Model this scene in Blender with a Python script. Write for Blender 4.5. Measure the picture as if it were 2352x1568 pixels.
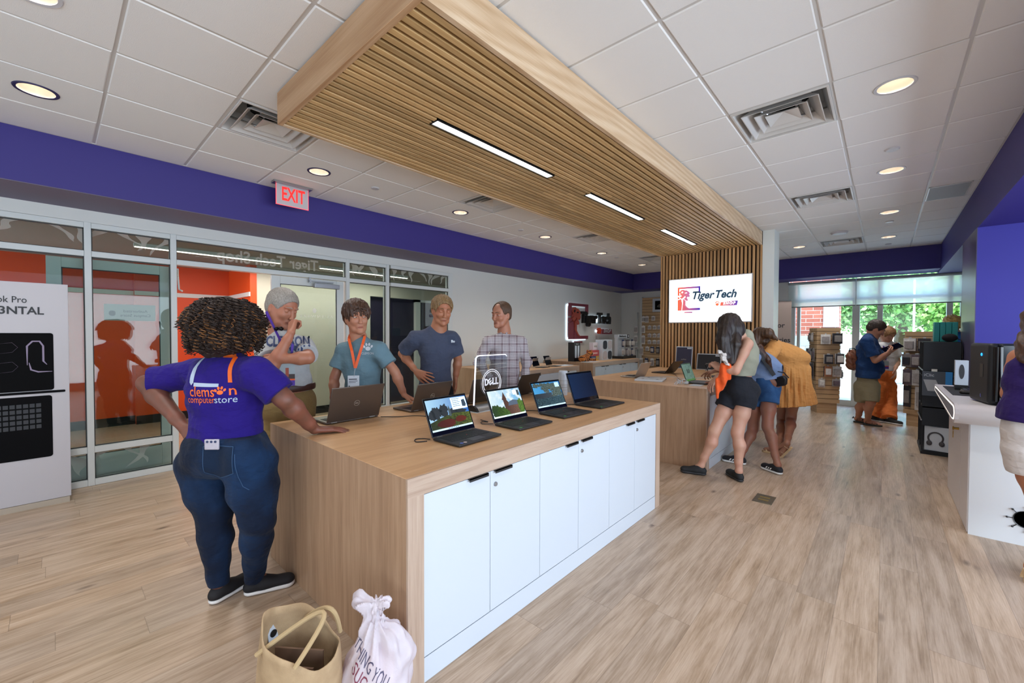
import bpy, bmesh, math, random
import numpy as np
from mathutils import Vector, Matrix, Quaternion
from mathutils.bvhtree import BVHTree

for _o in list(bpy.data.objects): bpy.data.objects.remove(_o)
scene = bpy.context.scene
COL = scene.collection
PI = math.pi
rnd = random.Random(7)

# ------------------------------------------------------------------ camera
CAM_H = 1.5
C2W = np.array([[0.74346016, -0.01546597, 0.66860138],
                [0.66877289, 0.01250765, -0.74336154],
                [0.00313418, 0.99980216, 0.01964215]])
cam_data = bpy.data.cameras.new('camera')
cam_data.sensor_width = 36.0
cam_data.lens = 951.0 / 2352.0 * 36.0
cam_data.clip_start = 0.05
cam_data.clip_end = 300
cam = bpy.data.objects.new('camera', cam_data)
COL.objects.link(cam)
_m = Matrix([list(C2W[0]) + [0], list(C2W[1]) + [0], list(C2W[2]) + [CAM_H], [0, 0, 0, 1]])
cam.matrix_world = _m
scene.camera = cam

def ray(px, py):
    return C2W @ np.array([(px - 1176) / 951.0, -(py - 784) / 951.0, -1.0])
def P(px, py, d):
    """point seen at a photo pixel at a distance d along the view axis"""
    r = ray(px, py)
    return Vector((r[0] * d, r[1] * d, CAM_H + r[2] * d))
def on_z(px, py, z):
    r = ray(px, py); t = (z - CAM_H) / r[2]
    return Vector((r[0] * t, r[1] * t, z))

# ------------------------------------------------------------------ view, world, lights
scene.view_settings.view_transform = 'Standard'
scene.view_settings.look = 'None'
scene.view_settings.gamma = 1.0
scene.view_settings.exposure = EXPOSURE = 0.5
scene.view_settings.use_curve_mapping = False
cy = scene.cycles
cy.max_bounces = 7
cy.diffuse_bounces = 4
cy.glossy_bounces = 3
cy.transmission_bounces = 4
cy.transparent_max_bounces = 12
cy.caustics_reflective = False
cy.caustics_refractive = False
cy.sample_clamp_indirect = 6.0
cy.use_denoising = True
cy.use_light_tree = True

world = bpy.data.worlds.new('world'); scene.world = world
world.use_nodes = True
wn = world.node_tree; wn.nodes.clear()
_out = wn.nodes.new('ShaderNodeOutputWorld'); _bg = wn.nodes.new('ShaderNodeBackground')
_sky = wn.nodes.new('ShaderNodeTexSky')
_sky.sky_type = 'NISHITA'; _sky.sun_disc = False; _sky.sun_elevation = math.radians(52); _sky.sun_rotation = math.radians(200)
_bg.inputs['Strength'].default_value = 1.6
wn.links.new(_sky.outputs[0], _bg.inputs[0]); wn.links.new(_bg.outputs[0], _out.inputs[0])

def lamp(kind, name, loc, energy, color=(1, 1, 1), rot=(0, 0, 0), **kw):
    d = bpy.data.lights.new(name, kind); d.energy = energy; d.color = color
    for k, v in kw.items(): setattr(d, k, v)
    o = bpy.data.objects.new(name, d); COL.objects.link(o)
    o.location = loc; o.rotation_euler = rot
    return o
lamp('SUN', 'sun', (0, 0, 20), 7.0, (1, .96, .9), (math.radians(28), 0, math.radians(35)), angle=0.02)
DAY = (0.74, 0.87, 1.0)
# unseen area lamps added as daylight fill before solid right and rear walls
lamp('AREA', 'daylight_fill_right', (3.7, 1.4, 1.35), 320, DAY, (0, math.radians(90), 0), shape='RECTANGLE', size=2.3, size_y=8.5)
lamp('AREA', 'daylight_fill_rear', (-1.0, -3.4, 1.4), 52, DAY, (math.radians(90), 0, 0), shape='RECTANGLE', size=7.5, size_y=2.2)
0 and lamp('AREA', 'daylight_far', (-0.3, 11.05, 1.1), 55, DAY, (math.radians(-90), 0, 0), shape='RECTANGLE', size=2.6, size_y=2.0)

# ------------------------------------------------------------------ materials
def lin(c):
    if isinstance(c, str):
        c = c.lstrip('#'); c = tuple(int(c[i:i + 2], 16) / 255 for i in (0, 2, 4))
    return tuple((x / 12.92 if x <= .04045 else ((x + .055) / 1.055) ** 2.4) for x in c[:3]) + (1.0,)

MATS = {}
class NT:
    def __init__(s, name):
        s.m = bpy.data.materials.new(name); s.m.use_nodes = True
        s.t = s.m.node_tree; s.t.nodes.clear()
        s.out = s.n('OutputMaterial'); s.b = s.n('BsdfPrincipled'); s.l(s.b.outputs[0], s.out.inputs[0])
    def n(s, kind, **kw):
        x = s.t.nodes.new('ShaderNode' + kind)
        for k, v in kw.items(): setattr(x, k, v)
        return x
    def l(s, a, b): s.t.links.new(a, b)
    def set(s, **kw):
        for k, v in kw.items(): s.b.inputs[k.replace('_', ' ')].default_value = v
    def coord(s, kind='Object'): return s.n('TexCoord').outputs[kind]
    def mapping(s, vec, scale=(1, 1, 1), rot=(0, 0, 0), loc=(0, 0, 0)):
        x = s.n('Mapping'); s.l(vec, x.inputs[0])
        x.inputs['Scale'].default_value = scale; x.inputs['Rotation'].default_value = rot; x.inputs['Location'].default_value = loc
        return x.outputs[0]
    def noise(s, vec, scale=5, detail=3, rough=.5, w=None):
        x = s.n('TexNoise'); s.l(vec, x.inputs['Vector'])
        x.inputs['Scale'].default_value = scale; x.inputs['Detail'].default_value = detail; x.inputs['Roughness'].default_value = rough
        return x.outputs[0]
    def ramp(s, fac, stops):
        x = s.n('ValToRGB'); s.l(fac, x.inputs[0]); e = x.color_ramp.elements
        while len(e) < len(stops): e.new(.5)
        for k, (p, c) in enumerate(stops):
            e[k].position = p; e[k].color = lin(c) if isinstance(c, str) else (c, c, c, 1)
        return x.outputs[0]
    def math(s, op, a, b=None, c=None):
        x = s.n('Math', operation=op)
        for k, v in enumerate((a, b, c)):
            if v is None: continue
            if isinstance(v, (int, float)): x.inputs[k].default_value = v
            else: s.l(v, x.inputs[k])
        return x.outputs[0]
    def mix(s, fac, a, b, mode='MIX'):
        x = s.n('Mix', data_type='RGBA', blend_type=mode)
        for k, v in ((0, fac), (6, a), (7, b)):
            if isinstance(v, str): x.inputs[k].default_value = lin(v)
            elif isinstance(v, (int, float)): x.inputs[k].default_value = v if k == 0 else (v, v, v, 1)
            else: s.l(v, x.inputs[k])
        return x.outputs[2]
    def bump(s, h, strength=.3, dist=.005):
        x = s.n('Bump'); x.inputs['Strength'].default_value = strength; x.inputs['Distance'].default_value = dist
        s.l(h, x.inputs['Height']); s.l(x.outputs[0], s.b.inputs['Normal'])

def plain(name, color, rough=.5, metal=0, spec=.5, emit=0, ecol=None, sheen=0, coat=0, var=0.0, vscale=8, bump=0, bscale=60, trans=0):
    if name in MATS: return MATS[name]
    t = NT(name); t.set(Roughness=rough, Metallic=metal)
    t.b.inputs['Specular IOR Level'].default_value = spec
    t.b.inputs['Base Color'].default_value = lin(color)
    if coat: t.b.inputs['Coat Weight'].default_value = coat
    if sheen: t.b.inputs['Sheen Weight'].default_value = sheen
    if emit:
        t.b.inputs['Emission Color'].default_value = lin(ecol or color); t.b.inputs['Emission Strength'].default_value = emit
    if var:
        n = t.noise(t.coord(), vscale, 4)
        hsv = t.n('HueSaturation'); hsv.inputs['Color'].default_value = lin(color)
        t.l(t.math('MULTIPLY_ADD', n, 2 * var, 1 - var), hsv.inputs['Value']); t.l(hsv.outputs[0], t.b.inputs['Base Color'])
    if bump:
        t.bump(t.noise(t.coord(), bscale, 3), bump, .004)
    MATS[name] = t.m
    return t.m

def wood(name, c1, c2, c3, axis='x', scale=1.0, rough=.45, fine=1.0, bump=.06, per_island=0.0, cath=0.0):
    if name in MATS: return MATS[name]
    t = NT(name); t.set(Roughness=rough)
    k = {'x': 0, 'y': 1, 'z': 2}[axis]
    sc = [9 * scale] * 3; sc[k] = .55 * scale
    v = t.coord()
    a = t.noise(t.mapping(v, tuple(sc)), 3, 5, .6)
    sc2 = [95 * scale * fine] * 3; sc2[k] = 1.6 * scale
    b = t.noise(t.mapping(v, tuple(sc2)), 2, 3, .7)
    f = t.math('ADD', t.math('MULTIPLY', a, .6), t.math('MULTIPLY', b, .4))
    if cath:
        w = t.n('TexWave', wave_type='RINGS'); sc3 = [4 * scale] * 3; sc3[k] = .5 * scale
        t.l(t.mapping(v, tuple(sc3), loc=(.3, .2, .4)), w.inputs[0])
        w.inputs['Scale'].default_value = 2.2; w.inputs['Distortion'].default_value = 9; w.inputs['Detail'].default_value = 2; w.inputs['Detail Scale'].default_value = .6
        f = t.math('ADD', t.math('MULTIPLY', f, 1 - cath), t.math('MULTIPLY', w.outputs[1], cath))
    col = t.ramp(f, [(.3, c1), (.5, c2), (.72, c3)])
    if per_island:
        g = t.n('NewGeometry'); hsv = t.n('HueSaturation'); t.l(col, hsv.inputs['Color'])
        t.l(t.math('MULTIPLY_ADD', g.outputs['Random Per Island'], 2 * per_island, 1 - per_island), hsv.inputs['Value'])
        col = hsv.outputs[0]
    t.l(col, t.b.inputs['Base Color'])
    if bump: t.bump(b, bump, .002)
    MATS[name] = t.m
    return t.m

def floor_mat():
    t = NT('oak_floor'); t.set(Roughness=.36)
    sp = t.n('SeparateXYZ'); t.l(t.coord(), sp.inputs[0])
    x, y = sp.outputs[0], sp.outputs[1]
    W, Lp = .18, 1.5
    row = t.math('FLOOR', t.math('DIVIDE', x, W))
    wr = t.n('TexWhiteNoise', noise_dimensions='1D'); t.l(row, wr.inputs['W'])
    yy = t.math('ADD', t.math('DIVIDE', y, Lp), wr.outputs[0])
    col = t.math('FLOOR', yy)
    cmb = t.n('CombineXYZ'); t.l(row, cmb.inputs[0]); t.l(col, cmb.inputs[1])
    wi = t.n('TexWhiteNoise', noise_dimensions='3D'); t.l(cmb.outputs[0], wi.inputs['Vector'])
    rid = wi.outputs[0]
    off = t.n('CombineXYZ'); t.l(t.math('MULTIPLY', rid, 37), off.inputs[0]); t.l(t.math('MULTIPLY', rid, 91), off.inputs[1]); t.l(t.math('MULTIPLY', rid, 17), off.inputs[2])
    va = t.n('VectorMath', operation='ADD'); t.l(t.coord(), va.inputs[0]); t.l(off.outputs[0], va.inputs[1])
    g1 = t.noise(t.mapping(va.outputs[0], (9, .9, 1)), 2.2, 6, .62)
    g2 = t.noise(t.mapping(va.outputs[0], (60, 2.2, 1)), 2.5, 4, .65)
    knot = t.n('TexVoronoi'); t.l(t.mapping(va.outputs[0], (3.1, 1.3, 1)), knot.inputs[0]); knot.inputs['Scale'].default_value = 1.25
    kn = t.ramp(knot.outputs['Distance'], [(0.02, 0.0), (.10, 1.0)])
    f = t.math('ADD', t.math('MULTIPLY', g1, .62), t.math('MULTIPLY', g2, .38))
    base = t.ramp(f, [(.28, '#7a6350'), (.42, '#a0886f'), (.56, '#b9a28b'), (.75, '#ccb9a3')])
    hsv = t.n('HueSaturation'); t.l(base, hsv.inputs['Color'])
    t.l(t.math('MULTIPLY_ADD', rid, .18, .90), hsv.inputs['Value'])
    t.l(t.math('MULTIPLY_ADD', wi.outputs[0], .12, .92), hsv.inputs['Saturation'])
    c = t.mix(t.math('MULTIPLY', t.math('SUBTRACT', 1.0, kn), .75), hsv.outputs[0], '#4e3a2c')
    fx = t.math('FRACT', t.math('DIVIDE', x, W)); fy = t.math('FRACT', yy)
    ex = t.math('LESS_THAN', t.math('MINIMUM', fx, t.math('SUBTRACT', 1.0, fx)), .006)
    ey = t.math('LESS_THAN', t.math('MINIMUM', fy, t.math('SUBTRACT', 1.0, fy)), .0009)
    seam = t.math('MAXIMUM', ex, ey)
    c = t.mix(t.math('MULTIPLY', seam, .4), c, '#4b3a2e')
    t.l(c, t.b.inputs['Base Color'])
    t.l(t.math('MULTIPLY_ADD', g1, .22, .24), t.b.inputs['Roughness'])
    t.bump(t.math('SUBTRACT', t.math('MULTIPLY', g2, .25), seam), .12, .002)
    return t.m

def glass_mat(name, tint='#e9f2f0', refl=.1, dens=.0):
    if name in MATS: return MATS[name]
    t = NT(name); t.t.nodes.remove(t.b)
    tr = t.n('BsdfTransparent'); tr.inputs[0].default_value = lin(tint)
    gl = t.n('BsdfGlossy'); gl.inputs['Roughness'].default_value = .01
    lw = t.n('LayerWeight'); lw.inputs[0].default_value = .35
    fac = t.math('MULTIPLY_ADD', lw.outputs['Fresnel'], .16, refl)
    mx = t.n('MixShader'); t.l(fac, mx.inputs[0]); t.l(tr.outputs[0], mx.inputs[1]); t.l(gl.outputs[0], mx.inputs[2])
    t.l(mx.outputs[0], t.out.inputs[0]); MATS[name] = t.m
    return t.m

def veil_mat(name, color, alpha):
    """thin translucent sheet (blind cloth, etched film)"""
    if name in MATS: return MATS[name]
    t = NT(name); t.t.nodes.remove(t.b)
    tr = t.n('BsdfTransparent'); d = t.n('BsdfDiffuse'); d.inputs[0].default_value = lin(color)
    tl = t.n('BsdfTranslucent'); tl.inputs[0].default_value = lin(color)
    ad = t.n('MixShader'); ad.inputs[0].default_value = .75; t.l(d.outputs[0], ad.inputs[1]); t.l(tl.outputs[0], ad.inputs[2])
    mx = t.n('MixShader'); mx.inputs[0].default_value = alpha; t.l(tr.outputs[0], mx.inputs[1]); t.l(ad.outputs[0], mx.inputs[2])
    t.l(mx.outputs[0], t.out.inputs[0]); MATS[name] = t.m
    return t.m

def glow(name, color, strength):
    return plain(name, color, .6, emit=strength)

# ------------------------------------------------------------------ mesh helpers
class MB:
    def __init__(s): s.v = []; s.f = []; s.mi = []; s.cur = 0; s.M = None
    def _p(s, p):
        p = Vector(p)
        return s.M @ p if s.M is not None else p
    def add(s, vs, fs):
        b = len(s.v); s.v += [tuple(s._p(p)) for p in vs]
        s.f += [tuple(b + i for i in f) for f in fs]; s.mi += [s.cur] * len(fs)
        return s
    def box(s, x0, x1, y0, y1, z0, z1):
        x0, x1 = min(x0, x1), max(x0, x1); y0, y1 = min(y0, y1), max(y0, y1); z0, z1 = min(z0, z1), max(z0, z1)
        vs = [(x0, y0, z0), (x1, y0, z0), (x1, y1, z0), (x0, y1, z0), (x0, y0, z1), (x1, y0, z1), (x1, y1, z1), (x0, y1, z1)]
        return s.add(vs, [(0, 3, 2, 1), (4, 5, 6, 7), (0, 1, 5, 4), (1, 2, 6, 5), (2, 3, 7, 6), (3, 0, 4, 7)])
    def cbox(s, c, d):
        return s.box(c[0] - d[0] / 2, c[0] + d[0] / 2, c[1] - d[1] / 2, c[1] + d[1] / 2, c[2] - d[2] / 2, c[2] + d[2] / 2)
    def prism(s, poly, ax, a0, a1):
        """extrude a 2D polygon (list of (u,v)) along axis ax between a0 and a1"""
        def mk(u, v, w): return {'x': (w, u, v), 'y': (u, w, v), 'z': (u, v, w)}[ax]
        n = len(poly); vs = [mk(u, v, a0) for u, v in poly] + [mk(u, v, a1) for u, v in poly]
        ar = sum(poly[i][0] * poly[(i + 1) % n][1] - poly[(i + 1) % n][0] * poly[i][1] for i in range(n))
        fl = (ar < 0) != (ax == 'y')
        if a1 < a0: fl = not fl
        fs = [tuple(range(n))[::-1], tuple(range(n, 2 * n))] + [(i, (i + 1) % n, n + (i + 1) % n, n + i) for i in range(n)]
        if fl: fs = [tuple(reversed(f)) for f in fs]
        return s.add(vs, fs)
    def tube(s, pts, r, n=10, closed=False, cap=True, flat=1.0):
        pts = [Vector(p) for p in pts]; m = len(pts)
        rs = r if isinstance(r, (list, tuple)) else [r] * m
        vs = []; up = None
        for i, p in enumerate(pts):
            if closed: t = pts[(i + 1) % m] - pts[i - 1]
            else: t = pts[min(i + 1, m - 1)] - pts[max(i - 1, 0)]
            if t.length < 1e-9: t = Vector((0, 0, 1))
            t.normalize()
            if up is None:
                up = Vector((0, 0, 1)) if abs(t.z) < .9 else Vector((1, 0, 0))
            u = up - t * up.dot(t)
            if u.length < 1e-6: u = t.orthogonal()
            u.normalize(); w = t.cross(u); up = u
            for k in range(n):
                a = 2 * PI * k / n
                vs.append(p + (w * math.cos(a) + u * math.sin(a) * flat) * rs[i])
        fs = []
        for i in range(m if closed else m - 1):
            for k in range(n):
                a = i * n + k; b = i * n + (k + 1) % n; c = ((i + 1) % m) * n + (k + 1) % n; d = ((i + 1) % m) * n + k
                fs.append((a, b, c, d))
        if cap and not closed: fs += [tuple(range(n))[::-1], tuple(range((m - 1) * n, m * n))]
        return s.add(vs, fs)
    def lathe(s, prof, c=(0, 0, 0), n=32, ax='z', a0=0, a1=2 * PI):
        full = abs(a1 - a0 - 2 * PI) < 1e-6; vs = []; k_n = n if full else n + 1
        for r, h in prof:
            for k in range(k_n):
                a = a0 + (a1 - a0) * k / n; x, y = r * math.cos(a), r * math.sin(a)
                p = {'z': (x, y, h), 'y': (x, h, -y), 'x': (h, x, y)}[ax]
                vs.append((p[0] + c[0], p[1] + c[1], p[2] + c[2]))
        fs = []
        for i in range(len(prof) - 1):
            for k in range(n):
                a = i * k_n + k; b = i * k_n + (k + 1) % k_n
                fs.append((a, b, b + k_n, a + k_n))
        return s.add(vs, fs)
    def disc(s, c, r, n=24, ax='z'):
        vs = []
        for k in range(n):
            a = 2 * PI * k / n; x, y = r * math.cos(a), r * math.sin(a)
            p = {'z': (x, y, 0), 'y': (x, 0, y), 'x': (0, x, y)}[ax]
            vs.append((c[0] + p[0], c[1] + p[1], c[2] + p[2]))
        return s.add(vs, [tuple(range(n))])
    def ball(s, c, r, n=16, m=10):
        rx, ry, rz = (r, r, r) if isinstance(r, (int, float)) else r
        vs = [(c[0], c[1], c[2] - rz)]
        for i in range(1, m):
            ph = -PI / 2 + PI * i / m
            for k in range(n):
                a = 2 * PI * k / n
                vs.append((c[0] + rx * math.cos(ph) * math.cos(a), c[1] + ry * math.cos(ph) * math.sin(a), c[2] + rz * math.sin(ph)))
        vs.append((c[0], c[1], c[2] + rz)); fs = []
        for k in range(n): fs.append((0, 1 + (k + 1) % n, 1 + k))
        for i in range(m - 2):
            for k in range(n):
                a = 1 + i * n + k; b = 1 + i * n + (k + 1) % n
                fs.append((a, b, b + n, a + n))
        t = len(vs) - 1
        for k in range(n): fs.append((t, 1 + (m - 2) * n + k, 1 + (m - 2) * n + (k + 1) % n))
        return s.add(vs, fs)
    def build(s, name, mat, parent=None, bevel=0, seg=2, smooth=False, angle=40, world=True, doubles=False):
        me = bpy.data.meshes.new(name)
        vs = s.v
        if parent is not None and world:
            inv = parent_world(parent).inverted(); vs = [tuple(inv @ Vector(p)) for p in vs]
        me.from_pydata(vs, [], s.f)
        ms = mat if isinstance(mat, (list, tuple)) else [mat]
        for m in ms: me.materials.append(m)
        if len(ms) > 1: me.polygons.foreach_set('material_index', s.mi)
        me.validate(); me.update()
        o = bpy.data.objects.new(name, me); COL.objects.link(o)
        if parent is not None: o.parent = parent
        if bevel:
            b = o.modifiers.new('bevel', 'BEVEL'); b.width = bevel; b.segments = seg; b.limit_method = 'ANGLE'; b.angle_limit = math.radians(35)
        if smooth or bevel:
            me.polygons.foreach_set('use_smooth', [True] * len(me.polygons))
            try: me.set_sharp_from_angle(angle=math.radians(angle))
            except Exception: pass
        return o

_PW = {}
def parent_world(o):
    m = o.matrix_local.copy() if False else Matrix.LocRotScale(o.location, o.rotation_euler, o.scale)
    return parent_world(o.parent) @ m if o.parent is not None else m

def tag(o, label=None, cat=None, group=None, kind=None):
    if label: o['label'] = label
    if cat: o['category'] = cat
    if group: o['group'] = group
    if kind: o['kind'] = kind
    return o
def empty(name, label, cat, loc=(0, 0, 0), rz=0, group=None):
    o = bpy.data.objects.new(name, None); COL.objects.link(o)
    o.location = loc; o.rotation_euler = (0, 0, rz); o.empty_display_size = .1
    return tag(o, label, cat, group)
def struct(o): o['kind'] = 'structure'; return o
def copy_tree(o, parent=None):
    c = o.copy(); COL.objects.link(c)
    if parent is not None: c.parent = parent
    for ch in list(o.children): copy_tree(ch, c)
    return c

_fc = {}
def text_geo(body, size=.1, shear=0.0, bold=0.0, spacing=1.0, align='CENTER', depth=.0, res=3):
    """(verts, faces) of a word, lying in the xy plane, centred"""
    cu = bpy.data.curves.new('t', 'FONT'); cu.body = body; cu.size = size; cu.shear = shear; cu.offset = bold
    cu.space_character = spacing; cu.align_x = align; cu.align_y = 'CENTER'; cu.extrude = depth; cu.resolution_u = res
    ob = bpy.data.objects.new('t', cu); COL.objects.link(ob)
    dg = bpy.context.evaluated_depsgraph_get(); me = bpy.data.meshes.new_from_object(ob.evaluated_get(dg))
    vs = [v.co.copy() for v in me.vertices]; fs = [tuple(p.vertices) for p in me.polygons]
    bpy.data.objects.remove(ob); bpy.data.curves.remove(cu); bpy.data.meshes.remove(me)
    return vs, fs
def frame_mat(o, u, v, n=None):
    """matrix taking local x->u, y->v, z->normal at origin o"""
    u = Vector(u).normalized(); v = Vector(v).normalized(); w = u.cross(v) if n is None else Vector(n).normalized()
    return Matrix([[u.x, v.x, w.x, o[0]], [u.y, v.y, w.y, o[1]], [u.z, v.z, w.z, o[2]], [0, 0, 0, 1]])
def add_text(mb, body, o, u, v, size, width=None, n=None, **kw):
    vs, fs = text_geo(body, size, **kw)
    if width:
        w = max(p.x for p in vs) - min(p.x for p in vs); k = width / w
        vs = [Vector((p.x * k, p.y, p.z)) for p in vs]
    M = frame_mat(o, u, v, n); mb.add([M @ p for p in vs], fs)
# ================================================================== SHELL
CZ = 3.10                      # ceiling height
WX = -5.73                     # glazed / white wall on the left
BY = 11.15                     # far wall with the windows
m_white = plain('white_wall_paint', '#d6d7d3', .6, var=.03, vscale=2)
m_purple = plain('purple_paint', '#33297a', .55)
m_purple_daylit = plain('purple_paint_daylit', '#353096', .5)  # same purple, bluer: daylight on the alcove wall put into the colour
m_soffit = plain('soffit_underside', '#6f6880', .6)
m_tile = plain('ceiling_tile', '#efefee', .85, bump=.35, bscale=260)
m_tbar = plain('ceiling_bar', '#cfcdca', .5)
m_alu = plain('white_aluminium', '#d2d6d4', .35)
m_gasket = plain('black_gasket', '#1c1f1f', .5)
m_glass = glass_mat('window_glass', '#e3ebe8', .02)
m_clear = glass_mat('clear_glass', '#f2f7f6', .03)
m_etch = veil_mat('etched_film', '#eef0ee', .5)
m_black = plain('black_plastic', '#141416', .42)
m_chrome = plain('brushed_metal', '#a9abad', .3, metal=.9)
m_dark = plain('matte_black', '#08080a', .8)

MB().box(-14, 5, -4, BY + .1, -.12, 0).build('floor', floor_mat())
struct(bpy.data.objects['floor'])

# ceiling tiles (0.6 m grid), with openings where lights and diffusers sit
GX = [-0.277 - .6045 * k for k in range(-2, 9)][::-1]
GY = [.26 + .6155 * k for k in range(-7, 18)]
DOWN = [(-4.22, -.04), (-4.207, 1.80), (-4.207, 3.64), (-4.207, 5.49), (-4.207, 7.34), (-4.207, 9.18), (-2.998, -.04),
        (.026, 3.64), (.026, 5.49), (.026, 7.34), (.026, 9.18), (-1.185, 9.18), (.026, 1.80), (-1.185, -.66), (.026, -1.28), (-2.998, -2.5)]  # last four are unseen, added to light the room
DIFF = [(-.579, 3.645), (-.579, 6.108), (-.579, 9.185), (-3.602, 1.183), (-3.602, 3.645), (-3.602, 6.108), (-3.602, 8.57)]
def cell_of(x, y):
    i = max(k for k in range(len(GX)) if GX[k] < x); j = max(k for k in range(len(GY)) if GY[k] < y); return i, j
down_cells = {cell_of(*p): p for p in DOWN}; diff_cells = {cell_of(*p): p for p in DIFF}
XL, XR, YN, YF = -5.05, .72, -4.0, 10.5
mb = MB(); g = .009
for i in range(len(GX) - 1):
    for j in range(len(GY) - 1):
        x0, x1 = max(GX[i], XL), min(GX[i + 1], XR); y0, y1 = max(GY[j], YN), min(GY[j + 1], YF)
        if x1 - x0 < .03 or y1 - y0 < .03 or (i, j) in diff_cells: continue
        x0 += g; x1 -= g; y0 += g; y1 -= g
        if (i, j) in down_cells:
            cx, cyy = (x0 + x1) / 2, (y0 + y1) / 2; n = 32; R = .092
            vs = []; fs = []
            for k in range(n):
                a = 2 * PI * k / n + PI / 4; c, s_ = math.cos(a), math.sin(a); q = 1 / max(abs(c), abs(s_))
                vs.append((cx + R * c, cyy + R * s_, CZ)); vs.append((cx + (x1 - x0) / 2 * c * q, cyy + (y1 - y0) / 2 * s_ * q, CZ))
            for k in range(n): fs.append((2 * k, 2 * ((k + 1) % n), 2 * ((k + 1) % n) + 1, 2 * k + 1))
            b = len(vs); vs += [(p[0], p[1], CZ + .02) for p in vs[:]]
            for k in range(n):
                k2 = (k + 1) % n; fs.append((2 * k, 2 * k2, b + 2 * k2, b + 2 * k)); fs.append((2 * k + 1, 2 * k2 + 1, b + 2 * k2 + 1, b + 2 * k + 1))
            mb.add(vs, fs)
        else:
            c = .006
            mb.add([(x0, y0, CZ + .02), (x1, y0, CZ + .02), (x1, y1, CZ + .02), (x0, y1, CZ + .02),
                    (x0, y0, CZ + c), (x1, y0, CZ + c), (x1, y1, CZ + c), (x0, y1, CZ + c),
                    (x0 + c, y0 + c, CZ), (x1 - c, y0 + c, CZ), (x1 - c, y1 - c, CZ), (x0 + c, y1 - c, CZ)],
                   [(0, 1, 5, 4), (1, 2, 6, 5), (2, 3, 7, 6), (3, 0, 4, 7), (4, 5, 9, 8), (5, 6, 10, 9), (6, 7, 11, 10), (7, 4, 8, 11), (8, 9, 10, 11)])
struct(mb.build('ceiling', m_tile))
mb = MB()
for x in GX:
    if XL < x < XR: mb.box(x - .011, x + .011, YN, YF, CZ + .006, CZ + .03)
for y in GY:
    if YN < y < YF: mb.box(XL, XR, y - .011, y + .011, CZ + .0062, CZ + .03)
mb.box(XL, XL + .02, YN, YF, CZ + .001, CZ + .03).box(XR - .02, XR, YN, YF, CZ + .001, CZ + .03).box(XL, XR, YF - .02, YF, CZ + .001, CZ + .03)
struct(mb.build('trim_1', m_tbar))
# roof deck over everything
struct(MB().box(-14, 5, -4.2, BY + .1, 3.42, 3.5).build('ceiling_deck', m_dark))

# purple bulkheads
SB = 2.675
struct(MB().box(WX - .1, XL, -4, BY, SB + .004, 3.42).build('wall_soffit_left', m_purple))
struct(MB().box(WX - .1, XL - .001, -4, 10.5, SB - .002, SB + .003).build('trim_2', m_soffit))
struct(MB().box(XL, XR, YF, BY, SB, 3.42).build('wall_soffit_back', m_purple))
struct(MB().box(XR, 4.0, -4, BY, 2.64, 3.42).build('wall_soffit_right', m_purple))
struct(MB().box(XR, 1.9, 6.6, 7.66, 0, 2.64).box(1.9, 4.0, 6.6, 6.8, 0, 2.64).build('wall_right', m_purple_daylit))
struct(MB().box(XR - .006, XR, 6.6, 7.66, 0, 2.64).build('wall_pier', plain('pier_sheen_tint', '#4d4865', .3)))  # pier face: sheen of the window put into a greyer violet
struct(MB().box(1.9, 2.0, 7.66, BY, 0, 2.64).build('wall_right_far', m_white))
struct(MB().box(3.9, 4.0, -4, 6.6, 0, 2.64).build('wall_right_near', m_white))
struct(MB().box(-14, 5, -4.1, -4, 0, 3.42).build('wall_rear', m_white))

# white wall left, above the glazing and beyond it
mb = MB().box(WX - .12, WX, -4, 4.78, 2.555, 2.68).box(WX - .12, WX, 4.78, BY, 0, 2.68)
struct(mb.build('wall_left', m_white))
struct(MB().box(WX - .12, -1.62, BY, BY + .12, 0, 3.42).build('wall_back', m_white))
struct(MB().box(1.08, 2.0, BY, BY + .12, 0, 3.42).build('wall_back_right', m_white))
struct(MB().box(WX, WX + .012, 4.78, BY, 0, .1).build('baseboard_left', m_alu))

# ---- storefront glazing in the left wall
FW = .1  # frame depth
def glazing(name, y0, y1, rows, mul0=True, mul1=True, w=.05):
    """rows: list of (z0,z1) clear openings"""
    root = MB()
    zs = [0.0] + [z for r in rows for z in r] + [2.56]
    for a, b in zip(zs[0::2], zs[1::2]): root.box(WX - FW, WX, y0, y1, a, b)
    o = root.box(WX - FW, WX + .004, y1, y1 + w, 0, 2.56).build(name, m_alu, bevel=.003)
    struct(o)
    pb = MB(); gb = MB()
    for z0, z1 in rows:
        pb.box(WX - .056, WX - .048, y0, y1, z0, z1)
        t = .008
        gb.box(WX - .047, WX - .03, y0, y1, z0, z0 + t).box(WX - .047, WX - .03, y0, y1, z1 - t, z1)
        gb.box(WX - .047, WX - .03, y0, y0 + t, z0, z1).box(WX - .047, WX - .03, y1 - t, y1, z0, z1)
    pb.build('pane', m_glass, o); gb.build('gasket', m_gasket, o)
    return o
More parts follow.
